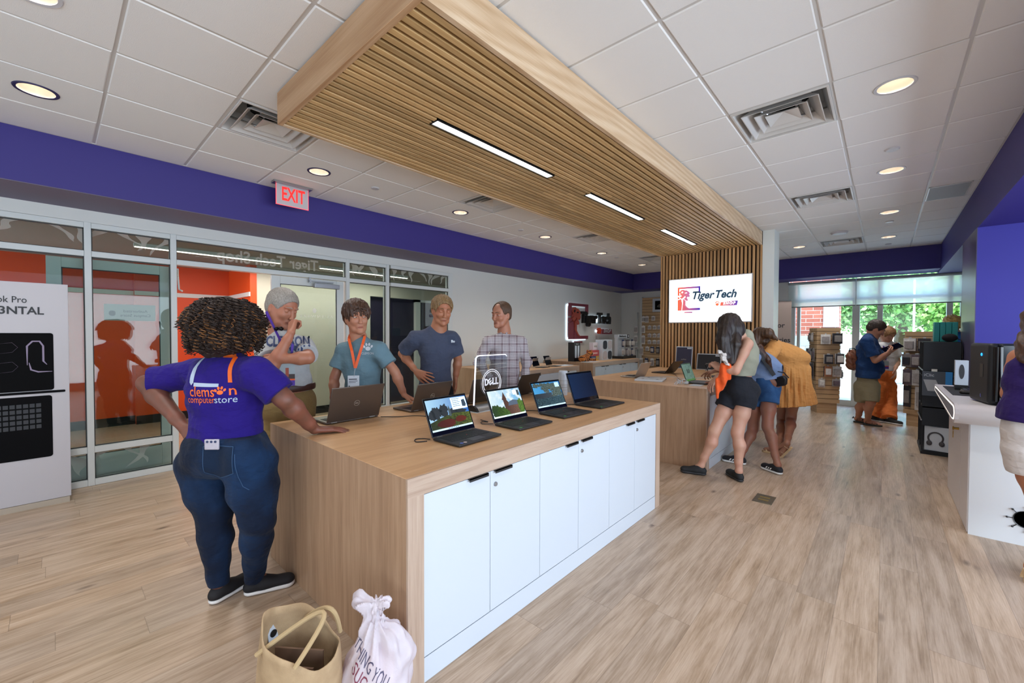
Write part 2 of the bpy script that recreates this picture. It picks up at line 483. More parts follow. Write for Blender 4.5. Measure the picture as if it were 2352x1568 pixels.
def stripes(o, y0, y1, z0, z1, seed, up=True):
    """etched wavy tiger stripes along one edge of a pane"""
    r = random.Random(seed); mb = MB(); y = y0 + .02
    while y < y1 - .05:
        w = r.uniform(.08, .17); L = (z1 - z0) * r.uniform(.55, .98); sl = r.uniform(-.12, .2); A = []; B = []
        for k in range(9):
            t = k / 8; ww = w * (1 - t ** 1.6) * (.7 + .3 * math.sin(6 * t + seed)); c = y + sl * t + .025 * math.sin(5 * t + y * 9)
            z = (z1 - L * t) if up else (z0 + L * (1 - t) if False else z1 - L * t)
            A.append((min(max(c, y0), y1), z)); B.append((min(max(c + ww, y0), y1), z))
        for k in range(8):
            mb.add([(WX - .046, *A[k]), (WX - .046, *B[k]), (WX - .046, *B[k + 1]), (WX - .046, *A[k + 1])], [(0, 1, 2, 3)])
        y += w + r.uniform(.04, .09)
    mb.build('etched_stripes', m_etch, o)
R3 = [(.06, .32), (.38, 2.23), (2.285, 2.505)]
w1 = glazing('window_1', -.43, .218, R3); stripes(w1, -.43, .218, 2.285, 2.505, 3); stripes(w1, -.43, .218, .06, .32, 5)
w2 = glazing('window_2', .268, .866, R3, w=.052); stripes(w2, .268, .866, 2.285, 2.505, 8); stripes(w2, .268, .866, .06, .32, 9)
w3 = glazing('window_3', 2.875, 3.465, R3); stripes(w3, 2.875, 3.465, 2.285, 2.505, 12); stripes(w3, 2.875, 3.465, .06, .32, 13)
w4 = glazing('window_4', 3.545, 4.70, R3, w=.08); stripes(w4, 3.545, 4.70, 2.285, 2.505, 14); stripes(w4, 3.545, 4.70, .06, .32, 15)
w5 = glazing('window_5', -1.9, -.48, R3)
struct(MB().box(WX - .12, WX, -4, -1.95, 0, 2.56).build('wall_left_near', m_white))
# door frame with transom
y0, y1 = .918, 2.825
d1 = struct(MB().box(WX - FW, WX + .004, y1, y1 + .05, 0, 2.56).box(WX - FW, WX, y0, y1, 2.235, 2.29)
            .box(WX - FW, WX, y0, y1, 2.505, 2.56).box(WX - FW, WX, y0, y1, 0, .012).build('door_1', m_alu, bevel=.003))
MB().box(WX - .056, WX - .048, y0, y1, 2.29, 2.505).build('pane', m_glass, d1)
mb = MB(); t = .008
mb.box(WX - .047, WX - .03, y0, y1, 2.29, 2.29 + t).box(WX - .047, WX - .03, y0, y1, 2.505 - t, 2.505).box(WX - .047, WX - .03, y0, y0 + t, 2.29, 2.505).box(WX - .047, WX - .03, y1 - t, y1, 2.29, 2.505)
mb.build('gasket', m_gasket, d1)
mb = MB()   # lettering meant to be read from the corridor, so it is reversed from inside
add_text(mb, 'Tiger Tech Shop', (WX - .046, 1.87, 2.40), (0, -1, 0), (0, 0, 1), .2, width=1.16, n=(1, 0, 0), bold=.004)
mb.build('transom_lettering', m_etch, d1)
def door_leaf(name, yh, ye, x, lettering=True):
    """glass leaf between hinge yh and free edge ye at plane x"""
    a, b = min(yh, ye), max(yh, ye); s = .1
    o = struct(MB().box(x - .045, x, a, a + s, .01, 2.228).box(x - .045, x, b - s, b, .01, 2.228).box(x - .045, x, a + s, b - s, 2.128, 2.228).box(x - .045, x, a + s, b - s, .01, .26)
               .build(name, m_alu, bevel=.003))
    MB().box(x - .026, x - .02, a + s, b - s, .26, 2.128).build('pane', m_glass, o)
    t = .008; mb = MB()
    mb.box(x - .012, x - .004, a + s, a + s + t, .26, 2.128).box(x - .012, x - .004, b - s - t, b - s, .26, 2.128).box(x - .012, x - .004, a + s, b - s, 2.12, 2.128).box(x - .012, x - .004, a + s, b - s, .26, .268)
    mb.build('gasket', m_gasket, o)
    return o
dl = door_leaf('door_2', 2.80, 1.865, WX - .03)
mb = MB(); add_text(mb, 'ALIENWARE', (WX - .049, 2.43, 1.72), (0, -1, 0), (0, 0, 1), .055, width=.44, n=(1, 0, 0), spacing=1.5)
mb.ball((WX - .049, 2.40, 1.80), (.0005, .026, .034), 12, 8)
mb.build('etched_lettering', veil_mat('etched_film_bright', '#ffffff', .75), dl)
mb = MB().box(WX + .0, WX + .065, 2.36, 2.70, 2.105, 2.165); mb.build('closer_body', m_chrome, dl, bevel=.004)
MB().box(WX + .01, WX + .05, 2.30, 2.62, 2.18, 2.195).box(WX + .015, WX + .03, 2.30, 2.325, 2.165, 2.24).build('closer_arm', m_chrome, dl)
dl2 = door_leaf('door_3', .90, -.03, WX - .19)
MB().box(WX - .205, WX - .19, .36, .76, 1.62, 1.79).build('notice_sheet', plain('notice_paper', '#c9c4bd', .6), dl2)
mb = MB(); add_text(mb, 'Authorized', (WX - .188, .60, 1.72), (0, -1, 0), (0, 0, 1), .042, n=(1, 0, 0)); add_text(mb, 'Campus Store', (WX - .188, .60, 1.675), (0, -1, 0), (0, 0, 1), .042, n=(1, 0, 0))
mb.add([(WX - .188, .42 + .028 * math.cos(a) * (1 - .1 * math.cos(2 * a)), 1.695 + .028 * math.sin(a)) for a in np.linspace(0, 2 * PI, 20, endpoint=False)], [tuple(range(20))])
mb.build('notice_print', plain('notice_ink', '#5a5048', .6), dl2)
MB().tube([(WX - .02, .93, 2.19), (WX - .14, .95, 2.12), (WX - .15, .96, 1.98), (WX - .1, .98, 1.96)], .009, 8).build('closer_arm', m_alu, dl2)

# ---- corridor beyond the glazing
m_orange = plain('orange_paint', '#d84a10', .5)
m_beige = plain('corridor_paint', '#b9b5a8', .6, var=.03, vscale=1)
m_terr = NT('terrazzo'); m_terr.set(Roughness=.3)
m_terr.l(m_terr.ramp(m_terr.noise(m_terr.coord(), 90, 3, .8), [(.38, '#6f5846'), (.5, '#a08870'), (.62, '#c2ad94')]), m_terr.b.inputs['Base Color'])
m_terr = m_terr.m
struct(MB().box(-14, WX - .1, -4, BY, .0005, .004).build('floor_corridor', m_terr))
m_ccl = plain('corridor_ceiling', '#8f8a82', .8)
struct(MB().box(-14, WX - .12, -4, BY, 2.62, 2.7).build('ceiling_corridor', m_ccl))
struct(MB().box(-9.1, -9.0, .9, 2.25, 0, 2.62).build('wall_corridor_orange', m_orange))
struct(MB().box(-9.0, -7.8, 2.2, 2.3, 0, 2.62).build('wall_corridor_return', m_orange))
struct(MB().box(-9.12, -9.1, -3.0, .9, 0, 2.62).build('wall_corridor_orange_far', m_orange))
struct(MB().box(-7.9, -7.8, 2.3, 4.35, 0, 2.62).box(-7.9, -7.8, 4.35, 8.2, 2.25, 2.62).box(-7.9, -7.8, 8.2, BY, 0, 2.62).build('wall_corridor_beige', m_beige))
struct(MB().box(-9.0, -8.98, .9, 2.2, 2.10, 2.17).box(-9.0, -7.78, 2.18, 2.199, 2.10, 2.17).box(-9.1, -9.08, -3, .9, 2.1, 2.17).build('trim_3', m_alu))
struct(MB().box(-9.0, -8.98, .9, 2.2, 0, .14).box(-7.8, -7.785, 2.2, 4.35, 0, .14).box(-9.0, -7.8, 2.185, 2.2, 0, .14).box(-9.1, -9.08, -3, .9, 0, .14).build('baseboard_corridor', m_dark))
struct(MB().box(-14, -9.1, -3.1, -3.0, 0, 2.62).box(-14, -13.9, -3, BY, 0, 2.62).build('wall_corridor_end', m_beige))
m_doorp = plain('dark_purple_door', '#1e1830', .45)
d4 = struct(MB().box(-8.0, -7.95, 4.35, 5.55, 0, 2.25).build('door_4', m_doorp)); MB().box(-7.95, -7.93, 4.45, 4.49, 1.0, 1.25).build('door_handle', m_chrome, d4)
d5 = struct(MB().box(-8.0, -7.95, 5.6, 7.0, 0, 2.25).build('door_5', m_doorp))
mb = MB().box(-7.95, -7.86, 5.5, 5.62, 0, 2.3).box(-7.95, -7.86, 6.95, 7.05, 0, 2.3).box(-7.95, -7.86, 8.1, 8.2, 0, 2.3).box(-7.95, -7.86, 5.5, 8.2, 2.2, 2.3).box(-7.93, -7.87, 7.05, 8.1, 1.75, 1.83)
struct(mb.build('door_6', m_alu)); MB().box(-7.92, -7.91, 7.05, 8.1, 0, 2.2).build('pane', m_glass, bpy.data.objects['door_6'])
def ceil_strip(x0, x1, y0, y1, label, group):
    o = empty('strip_light', label, 'ceiling light', ((x0 + x1) / 2, (y0 + y1) / 2, 2.6), group=group)
    MB().box(x0, x1, y0, y1, 2.575, 2.62).build('housing', m_alu, o); MB().box(x0 + .01, x1 - .01, y0 + .01, y1 - .01, 2.57, 2.576).build('diffuser', glow('strip_glow', '#fff6e6', 5), o)
ceil_strip(-7.05, -6.97, .7, 2.4, 'white strip light on corridor ceiling behind the transom lettering', None)
ceil_strip(-7.05, -6.97, 3.0, 4.7, 'white strip light on corridor ceiling behind the right hand glazing', None)
lamp('AREA', 'corridor_light', (-7.2, 2.2, 2.55), 62, (1, .92, .82), (0, 0, 0), shape='RECTANGLE', size=.4, size_y=5)
lamp('AREA', 'corridor_daylight', (-8.2, -2.9, 1.4), 75, DAY, (math.radians(90), 0, 0), shape='RECTANGLE', size=1.6, size_y=2.2)

# ---- far windows
mw = MB(); Z1 = 2.66
VM = [(-1.62, -1.5), (-1.46, -1.40), (-.505, -.385), (-.115, -.03), (.855, .935), (1.03, 1.08)]
win = mw
for a, b in VM: mw.box(a, b, BY, BY + .12, 0, Z1)
xs = [(-1.5, -1.46), (-1.40, -.505), (-.385, -.115), (-.03, .855), (.935, 1.03)]
for a, b in xs: mw.box(a, b, BY, BY + .12, 2.20, 2.28).box(a, b, BY, BY + .12, 2.6, 2.66).box(a, b, BY, BY + .12, 0, .12)
wf = struct(mw.build('window_6', m_alu, bevel=.004))
mb = MB()
for a, b in xs: mb.box(a, b, BY + .055, BY + .062, .12, 2.2).box(a, b, BY + .055, BY + .062, 2.28, 2.6)
mb.build('pane', m_clear, wf)
def blind(x0, x1, z0, label):
    o = empty('roller_blind', label, 'blind', ((x0 + x1) / 2, BY - .08, 2.64))
    MB().box(x0, x1, BY - .062, BY - .0605, z0, 2.61).build('cloth', veil_mat('blind_cloth', '#f4f8f4', .6), o)
    MB().tube([(x0, BY - .07, 2.62), (x1, BY - .07, 2.62)], .03, 12).build('roller', plain('blind_roller', '#aab4b2', .6), o)
    MB().box(x0, x1, BY - .068, BY - .055, z0 - .012, z0 + .01).build('bottom_bar', plain('blind_bar', '#8e9896', .5), o)
blind(-1.62, -.46, 2.10, 'pale sheer roller blind half lowered over the brick view')
blind(-.44, 1.07, 2.10, 'pale sheer roller blind half lowered over the tree view')

# ---- outdoors
m_pave = plain('concrete_paving', '#b9bab6', .8, var=.06, vscale=3)
struct(MB().box(-30, 30, BY + .1, 19, -.16, -.02).build('ground', m_pave))
m_lawn = plain('lawn', '#cfd3b8', .9, var=.25, vscale=1.2)
struct(MB().box(-60, 60, 19, 70, -.16, .3).build('ground_lawn', m_lawn))
t = NT('brick_facing'); t.set(Roughness=.8)
br = t.n('TexBrick'); t.l(t.mapping(t.coord(), (1, 1, 1), rot=(PI / 2, 0, 0)), br.inputs[0])
br.inputs['Color1'].default_value = lin('#a8604c'); br.inputs['Color2'].default_value = lin('#8a4a3c'); br.inputs['Mortar'].default_value = lin('#b6aaa0')
br.inputs['Scale'].default_value = 1; br.inputs['Brick Width'].default_value = .30; br.inputs['Row Height'].default_value = .10; br.inputs['Mortar Size'].default_value = .006
t.l(br.outputs[0], t.b.inputs['Base Color']); m_brick = t.m
t = NT('block_facing'); t.set(Roughness=.8)
br = t.n('TexBrick'); t.l(t.mapping(t.coord(), (1, 1, 1), rot=(PI / 2, 0, 0)), br.inputs[0])
br.inputs['Color1'].default_value = lin('#b4b5b0'); br.inputs['Color2'].default_value = lin('#a5a7a2'); br.inputs['Mortar'].default_value = lin('#8d8f8c')
br.inputs['Scale'].default_value = 1; br.inputs['Brick Width'].default_value = .6; br.inputs['Row Height'].default_value = .3; br.inputs['Mortar Size'].default_value = .008
t.l(br.outputs[0], t.b.inputs['Base Color']); m_block = t.m
pier = struct(MB().box(-3.0, -.82, 12.9, 13.3, 1.47, 4).build('wall_outside_pier', m_brick)); MB().box(-3.0, -.81, 12.88, 13.32, -.02, 1.47).build('block_base', m_block, pier)
o = empty('wall_notice', 'white sign with faint print fixed to the brick pier outside', 'sign', (-1.0, 12.88, 1.95))
MB().box(-1.14, -.83, 12.865, 12.88, 1.68, 2.2).build('sheet', plain('sign_white', '#e8e6ec', .6), o)
mb = MB(); add_text(mb, 'NOV', (-.97, 12.863, 1.92), (1, 0, 0), (0, 0, 1), .1, n=(0, -1, 0)); mb.build('print', plain('sign_grey', '#8c7b80', .6), o)

def leaf_tree(x, y, h, r, seed, label, cols):
    o = empty('tree', label, 'tree', (x, y, .2), group='trees beyond the far windows')
    MB().tube([(x, y, .2), (x + .1, y, h * .35), (x - .1, y + .1, h * .7)], [r * .07, r * .05, r * .02], 8).build('trunk', plain('bark', '#5a4a3c', .9), o)
    g = np.random.default_rng(seed); n = 24000
    u = g.normal(size=(n, 3)); u /= np.linalg.norm(u, axis=1)[:, None]
    cl = g.normal(size=(26, 3)); cl /= np.linalg.norm(cl, axis=1)[:, None]
    k = g.integers(0, 26, n); c = cl[k] * r * .72 * np.array([1, 1, .62]) + u * (g.random(n) ** .5)[:, None] * r * .42
    c += np.array([x, y, h * .44]); a = g.normal(size=(n, 3)); a /= np.linalg.norm(a, axis=1)[:, None]
    b = np.cross(a, g.normal(size=(n, 3))); b /= np.linalg.norm(b, axis=1)[:, None]; s_ = (.07 + .09 * g.random(n))[:, None]
    v = np.stack([c - a * s_, c - b * s_ * .55, c + a * s_, c + b * s_ * .55], 1).reshape(-1, 3)
    f = np.arange(4 * n).reshape(-1, 4)
    me = bpy.data.meshes.new('foliage'); me.vertices.add(4 * n); me.vertices.foreach_set('co', v.ravel()); me.loops.add(4 * n); me.loops.foreach_set('vertex_index', f.ravel()); me.polygons.add(n); me.polygons.foreach_set('loop_start', np.arange(0, 4 * n, 4)); me.polygons.foreach_set('loop_total', np.full(n, 4)); me.update(); me.validate()
    nm = 'leaf_' + cols[0][1:]
    if nm not in MATS:
        t = NT(nm); t.set(Roughness=.6); gi = t.n('NewGeometry')
        t.l(t.ramp(gi.outputs['Random Per Island'], [(0, cols[0]), (.6, cols[1]), (1, cols[2])]), t.b.inputs['Base Color'])
        tl = t.n('BsdfTranslucent'); t.l(t.ramp(gi.outputs['Random Per Island'], [(0, cols[1]), (1, cols[2])]), tl.inputs[0])
        mx = t.n('MixShader'); mx.inputs[0].default_value = .4; t.l(t.b.outputs[0], mx.inputs[1]); t.l(tl.outputs[0], mx.inputs[2]); t.l(mx.outputs[0], t.out.inputs[0]); MATS[nm] = t.m
    me.materials.append(MATS[nm]); fo = bpy.data.objects.new('foliage', me); COL.objects.link(fo); fo.parent = o
    fo.matrix_parent_inverse = parent_world(o).inverted()
GA = ['#4e7a3a', '#7fae5a', '#b8d48a']; GB = ['#3f6b3c', '#6c9c58', '#a5c98c']
for k, (x, y, h, r, lb) in enumerate([(-4.4, 27, 8.2, 3.6, 'broad green tree beyond the lawn, just right of the brick pier'), (.6, 30, 9.0, 4.2, 'tall bright green tree seen between the two window posts'),
        (4.6, 27, 8.4, 3.7, 'leafy green tree seen over the men reading at the window'), (9.6, 30, 9.5, 4.2, 'darker green tree at the far right of the window view'),
        (-9.5, 28, 9, 3.6, 'large green tree mostly behind the brick pier'), (-.5, 40, 13, 5.4, 'tallest green tree standing behind the nearer ones')]):
    leaf_tree(x, y, h, r, 40 + k, lb, GA if k % 2 == 0 else GB)
o = empty('railing', 'grey metal railing along the paving outside the window', 'railing', (.2, 16, 0))
mb = MB().box(-.6, 3.2, 15.98, 16.02, .95, 1.0).box(-.6, 3.2, 15.98, 16.02, .1, .14)
for k in range(32): mb.box(-.6 + k * .12, -.58 + k * .12, 15.99, 16.01, 0, .97)
mb.build('rails', plain('railing_grey', '#707a7e', .5), o)
o = empty('lamp_post', 'pale slim post standing outside in front of the trees', 'post', (.75, 20, 0))
MB().tube([(.75, 20, -.02), (.75, 20, 3.4)], .03, 10).build('pole', m_alu, o)
# ================================================================== CEILING FITTINGS
m_can = plain('can_reflector', '#d9cfc2', .25, metal=.6)
m_bulb = glow('bulb_glow', '#fff1de', 24)
m_rim = plain('rim_white', '#c9c8cc', .4)
m_rim_d = plain('rim_violet', '#2c2750', .4)
m_dif = plain('diffuser_white', '#d2d0cd', .35)
def downlight(x, y, rim):
    o = empty('recessed_downlight', 'x', 'ceiling light', (x, y, CZ), group='round recessed downlights in the tile ceiling')
    mb = MB().lathe([(.088, .001), (.088, -.004), (.104, -.006), (.108, -.001), (.108, 0)], (0, 0, 0), 36); mb.build('rim', rim, o, world=False, smooth=True)
    MB().lathe([(.088, -.003), (.082, .05), (.068, .11), (.045, .13)], (0, 0, 0), 36).build('reflector', m_can, o, world=False, smooth=True)
    MB().lathe([(.046, .125), (.03, .115), (.0, .112)], (0, 0, 0), 24).build('bulb', m_bulb, o, world=False, smooth=True)
    return o
dls = []
DL = ['downlight nearest the left frame edge, dark violet rim, over the poster stand', 'downlight beside the red exit sign', 'small downlight above the man in the navy shirt, left ceiling row',
      'small downlight midway along the left ceiling row above the plaid shirt man', 'small downlight far along the left row, before the last two', 'most distant downlight of the left row near the bulkhead corner',
      'downlight cut by the top left corner of the picture', 'large downlight in the right ceiling row beside the nearest square diffuser', 'downlight second in the right ceiling row, just past the small round disc',
      'downlight third in the right ceiling row, beyond the second diffuser', 'small downlight last in the right ceiling row near the purple bulkhead', 'small downlight just right of the white column head',
      'downlight above the aisle nearer than the large right one', 'downlight behind the camera over the table end', 'downlight behind the camera over the aisle', 'downlight behind the camera over the left floor']
for k, (x, y) in enumerate(DOWN):
    i, j = cell_of(x, y); x = (max(GX[i], XL) + min(GX[i + 1], XR)) / 2; y = (GY[j] + GY[j + 1]) / 2
    o = downlight(x, y, m_rim_d if k < 6 else m_rim); o['label'] = DL[k]
    lamp('SPOT', 'downlight_lamp', (x, y, CZ + .02), 42, (1, .965, .93), (0, 0, 0), spot_size=math.radians(125), spot_blend=.9, shadow_soft_size=.05)

def diffuser(x, y, label):
    i, j = cell_of(x, y); x0, x1, y0, y1 = GX[i] + .012, GX[i + 1] - .012, GY[j] + .012, GY[j + 1] - .012
    cx, cyy = (x0 + x1) / 2, (y0 + y1) / 2; hx, hy = (x1 - x0) / 2, (y1 - y0) / 2
    o = empty('air_diffuser', label, 'air vent', (cx, cyy, CZ), group='square air diffusers in the tile ceiling')
    def ringm(prof):
        mb = MB(); vs = []
        for s_, z in prof:
            for a, b in ((-1, -1), (1, -1), (1, 1), (-1, 1)): vs.append((a * hx * s_, b * hy * s_, z))
        fs = [(4 * k + q, 4 * k + (q + 1) % 4, 4 * k + 4 + (q + 1) % 4, 4 * k + 4 + q) for k in range(len(prof) - 1) for q in range(4)]
        return mb.add(vs, fs)
    ringm([(1, .012), (1, -.004), (.95, -.006), (.86, .06), (.8, .1), (.78, .142)]).build('frame', m_dif, o, world=False, bevel=.002)
    ringm([(.54, .085), (.66, .028), (.80, -.012), (.78, -.012), (.64, .034), (.52, .085)]).build('louvre', m_dif, o, world=False)
    ringm([(.32, .075), (.43, .022), (.56, -.006), (.54, -.006), (.41, .028), (.30, .075)]).build('louvre', m_dif, o, world=False)
    mb = ringm([(.34, .005), (.35, .0), (.0, .045)]); mb.build('centre_plate', m_dif, o, world=False)
    mb = MB().box(-hx * .9, hx * .9, -hy * .9, hy * .9, .14, .15); mb.build('neck', plain('neck_grey', '#a5a6a6', .6), o, world=False)
    MB().lathe([(.17, .132), (.17, .138), (0, .138)], (0, 0, 0), 28).build('duct_collar', m_dark, o, world=False)
    for a, b in ((-1, -1), (1, -1), (1, 1), (-1, 1)): MB().tube([(a * hx * .8, b * hy * .8, .09), (a * hx * .5, b * hy * .5, .05), (a * hx * .3, b * hy * .3, .02)], .006, 6).build('bracket', m_chrome, o, world=False)
for (x, y), lb in zip(DIFF, ['large square white diffuser right of the slatted canopy, nearest one', 'square white diffuser further along the right ceiling, second one', 'small square diffuser near the purple bulkhead beside the smoke detector',
                             'square white diffuser partly behind the canopy corner above the exit sign', 'square diffuser on the left ceiling half hidden by the canopy, above the navy shirt man', 'small square diffuser far left ceiling above the plaid shirt man', 'tiny diffuser at the canopy end near the slat wall top']):
    diffuser(x, y, lb)

def disc_cap(x, y, r, label, name='ceiling_sensor', cat='sensor', h=.012, m=None):
    o = MB().lathe([(0, CZ - h), (r * .85, CZ - h), (r, CZ - h * .4), (r, CZ)], (x, y, 0), 28).build(name, m or m_rim, smooth=True)
    tag(o, label, cat, 'small round discs on the ceiling tiles')
disc_cap(-4.207, 2.41, .045, 'small grey disc on the tile right of the exit sign')
disc_cap(-4.207, 4.87, .045, 'small grey disc on the left ceiling above the plaid shirt man')
disc_cap(-4.207, 7.95, .045, 'small grey disc far along the left ceiling row')
disc_cap(.026, 4.87, .05, 'white disc between the first two right hand downlights')
disc_cap(.026, 7.95, .05, 'thin white disc beyond the third right hand downlight')
disc_cap(.026, 9.9, .045, 'small grey disc nearest the purple far bulkhead')
disc_cap(-.55, 8.27, .11, 'large flat white smoke detector disc before the farthest diffuser', 'smoke_detector', 'smoke detector', .03)
o = empty('return_grille', 'grey mesh return air grille in the right ceiling edge', 'air vent', (.5, 6.72, CZ))
MB().box(.345, .655, 6.43, 7.02, CZ - .004, CZ - .001).build('mesh', plain('grille_grey', '#9a9b9f', .6, var=.1, vscale=200), o)
MB().box(.335, .345, 6.42, 7.03, CZ - .006, CZ).box(.655, .665, 6.42, 7.03, CZ - .006, CZ).box(.335, .665, 6.42, 6.43, CZ - .006, CZ).box(.335, .665, 7.02, 7.03, CZ - .006, CZ).build('frame', m_dif, o)

# exit sign
o = empty('exit_sign', 'red lettered edge-lit exit sign hanging below the ceiling', 'exit sign', (-4.8, 1.765, CZ))
MB().box(-4.85, -4.75, 1.57, 1.96, CZ - .02, CZ).build('canopy_plate', m_chrome, o)
MB().box(-4.804, -4.798, 1.605, 1.93, CZ - .235, CZ - .018).build('panel', plain('exit_panel', '#c9c0c2', .35), o)
mb = MB().box(-4.806, -4.796, 1.601, 1.606, CZ - .237, CZ - .02).box(-4.806, -4.796, 1.929, 1.934, CZ - .237, CZ - .02).box(-4.806, -4.796, 1.601, 1.934, CZ - .239, CZ - .234)
mb.build('lit_edge', glow('exit_edge', '#ff5a66', .5), o)
mb = MB(); add_text(mb, 'EXIT', (-4.795, 1.775, CZ - .122), (0, 1, 0), (0, 0, 1), .2, width=.235, n=(1, 0, 0), bold=.004)
mb.build('lettering', glow('exit_red', '#ff2a26', .62), o)

# ---- slatted oak canopy and slat wall
m_slat = wood('oak_slat', '#a07c4e', '#c09c6a', '#d9b988', 'y', 1, .5, per_island=.2, bump=.03)
m_slatv = wood('oak_slat_upright', '#9a6f44', '#b98c5c', '#d0a878', 'z', 1, .5, per_island=.22, bump=.03)
m_fascia = wood('oak_fascia', '#b8946e', '#ceb08e', '#e0c8aa', 'y', .8, .45, cath=.16)
m_fasciax = wood('oak_fascia_end', '#a9805a', '#bd9771', '#cfac89', 'x', .8, .45, cath=.2)
CX0, CX1, CY0, CY1, CB = -3.02, -1.43, 1.02, 7.38, 2.885
can = empty('slatted_canopy', 'long oak canopy of parallel slats hung below the ceiling over the tables', 'canopy', (-2.2, 4.2, CB))
MB().box(CX1 - .03, CX1, CY0 + .03, CY1, CB - .004, CZ - .012).build('side_fascia', m_fascia, can, bevel=.002)
MB().box(CX0, CX0 + .03, CY0 + .03, CY1, CB - .004, CZ - .012).build('side_fascia', m_fascia, can, bevel=.002)
MB().box(CX0, CX1, CY0, CY0 + .03, CB - .004, CZ - .012).build('end_fascia', m_fasciax, can, bevel=.002)
MB().box(CX0 + .03, CX1 - .03, CY0 + .03, CY1, CB + .045, CB + .05).build('backing_felt', m_dark, can)
NS = 28; pitch = (CX1 - CX0 - .06) / NS; mb = MB(); r_ = random.Random(3)
LX0, LX1 = -2.262, -2.182
LY = [(1.69, 2.98), (3.58, 4.83), (5.46, 6.72)]
for k in range(NS):
    xc = CX0 + .03 + pitch * (k + .5); w = pitch * .5 * .58
    ys = [CY0 + .03]
    while ys[-1] < CY1 - .3: ys.append(ys[-1] + r_.uniform(1.6, 3.6))
    ys[-1] = CY1
    segs = list(zip(ys[:-1], ys[1:]))
    if LX0 - w < xc < LX1 + w:
        cuts = []
        for a, b in segs:
            cur = a
            for l0, l1 in LY:
                if l0 < b and l1 > cur:
                    if l0 > cur: cuts.append((cur, l0))
                    cur = max(cur, l1)
            if cur < b: cuts.append((cur, b))
        segs = cuts
    for a, b in segs: mb.box(xc - w, xc + w, a, b - .0008, CB, CB + .045)
mb.build('slats', m_slat, can)
m_lin = glow('linear_glow', '#fffdf8', 7)
for (a, b), lb in zip(LY, ['long white linear light in the canopy nearest the camera', 'white linear light in the middle of the slatted canopy', 'white linear light in the canopy nearest the slat wall']):
    o = empty('linear_light', lb, 'ceiling light', ((LX0 + LX1) / 2, (a + b) / 2, CB), group='linear lights recessed in the canopy')
    MB().box(LX0, LX0 + .008, a, b, CB - .002, CB + .04).box(LX1 - .008, LX1, a, b, CB - .002, CB + .04).box(LX0, LX1, a, a + .012, CB - .002, CB + .04).box(LX0, LX1, b - .012, b, CB - .002, CB + .04).build('housing', m_black, o)
    MB().box(LX0 + .008, LX1 - .008, a + .012, b - .012, CB + .004, CB + .01).build('diffuser', m_lin, o)
sw = empty('slat_wall', 'upright oak slat wall panel with black gaps carrying the screen', 'wall panel', (-2.2, 7.45, 0))
MB().box(CX0, CX1, 7.405, 7.5, 0, CZ).build('backing', m_dark, sw)
mb = MB(); N = 27; p2 = (CX1 - CX0 - .05) / N
for k in range(N):
    xc = CX0 + .025 + p2 * (k + .5); w = p2 * .285
    mb.box(xc - w, xc + w, 7.365, 7.405, 0, CB)
mb.build('slats', m_slatv, sw)
MB().box(CX0 - .002, CX0 + .022, 7.37, 7.5, 0, CB).build('edge_board', m_slatv, sw); MB().box(CX1 - .022, CX1 + .002, 7.37, 7.5, 0, CB).build('edge_board', m_slatv, sw)
struct(MB().box(CX0, -1.27, 7.5, 7.78, 0, CZ).box(CX1 + .003, -1.27, 7.4, 7.5, 0, CZ).build('wall_column', plain('column_white', '#dfe3e0', .5)))
# ================================================================== COUNTERS
m_top = wood('oak_top', '#b0865c', '#c99e72', '#d7b386', 'y', 1.0, .38, fine=1.3)
m_panel = wood('oak_panel', '#8f6f55', '#a8876a', '#bb9c7f', 'z', 1.2, .45, fine=1.4)
m_edge = wood('oak_edge_cool_lit', '#a08672', '#b49c88', '#c2ad9a', 'y', 1.4, .5)  # greyer than the top: cool light on the edges put into the colour
m_edgev = wood('oak_edge_cool_lit_upright', '#a08672', '#b49c88', '#c2ad9a', 'z', 1.4, .5)
m_door = plain('white_laminate', '#c9d1d9', .28)
m_pull = plain('black_pull', '#1b1c1f', .4)

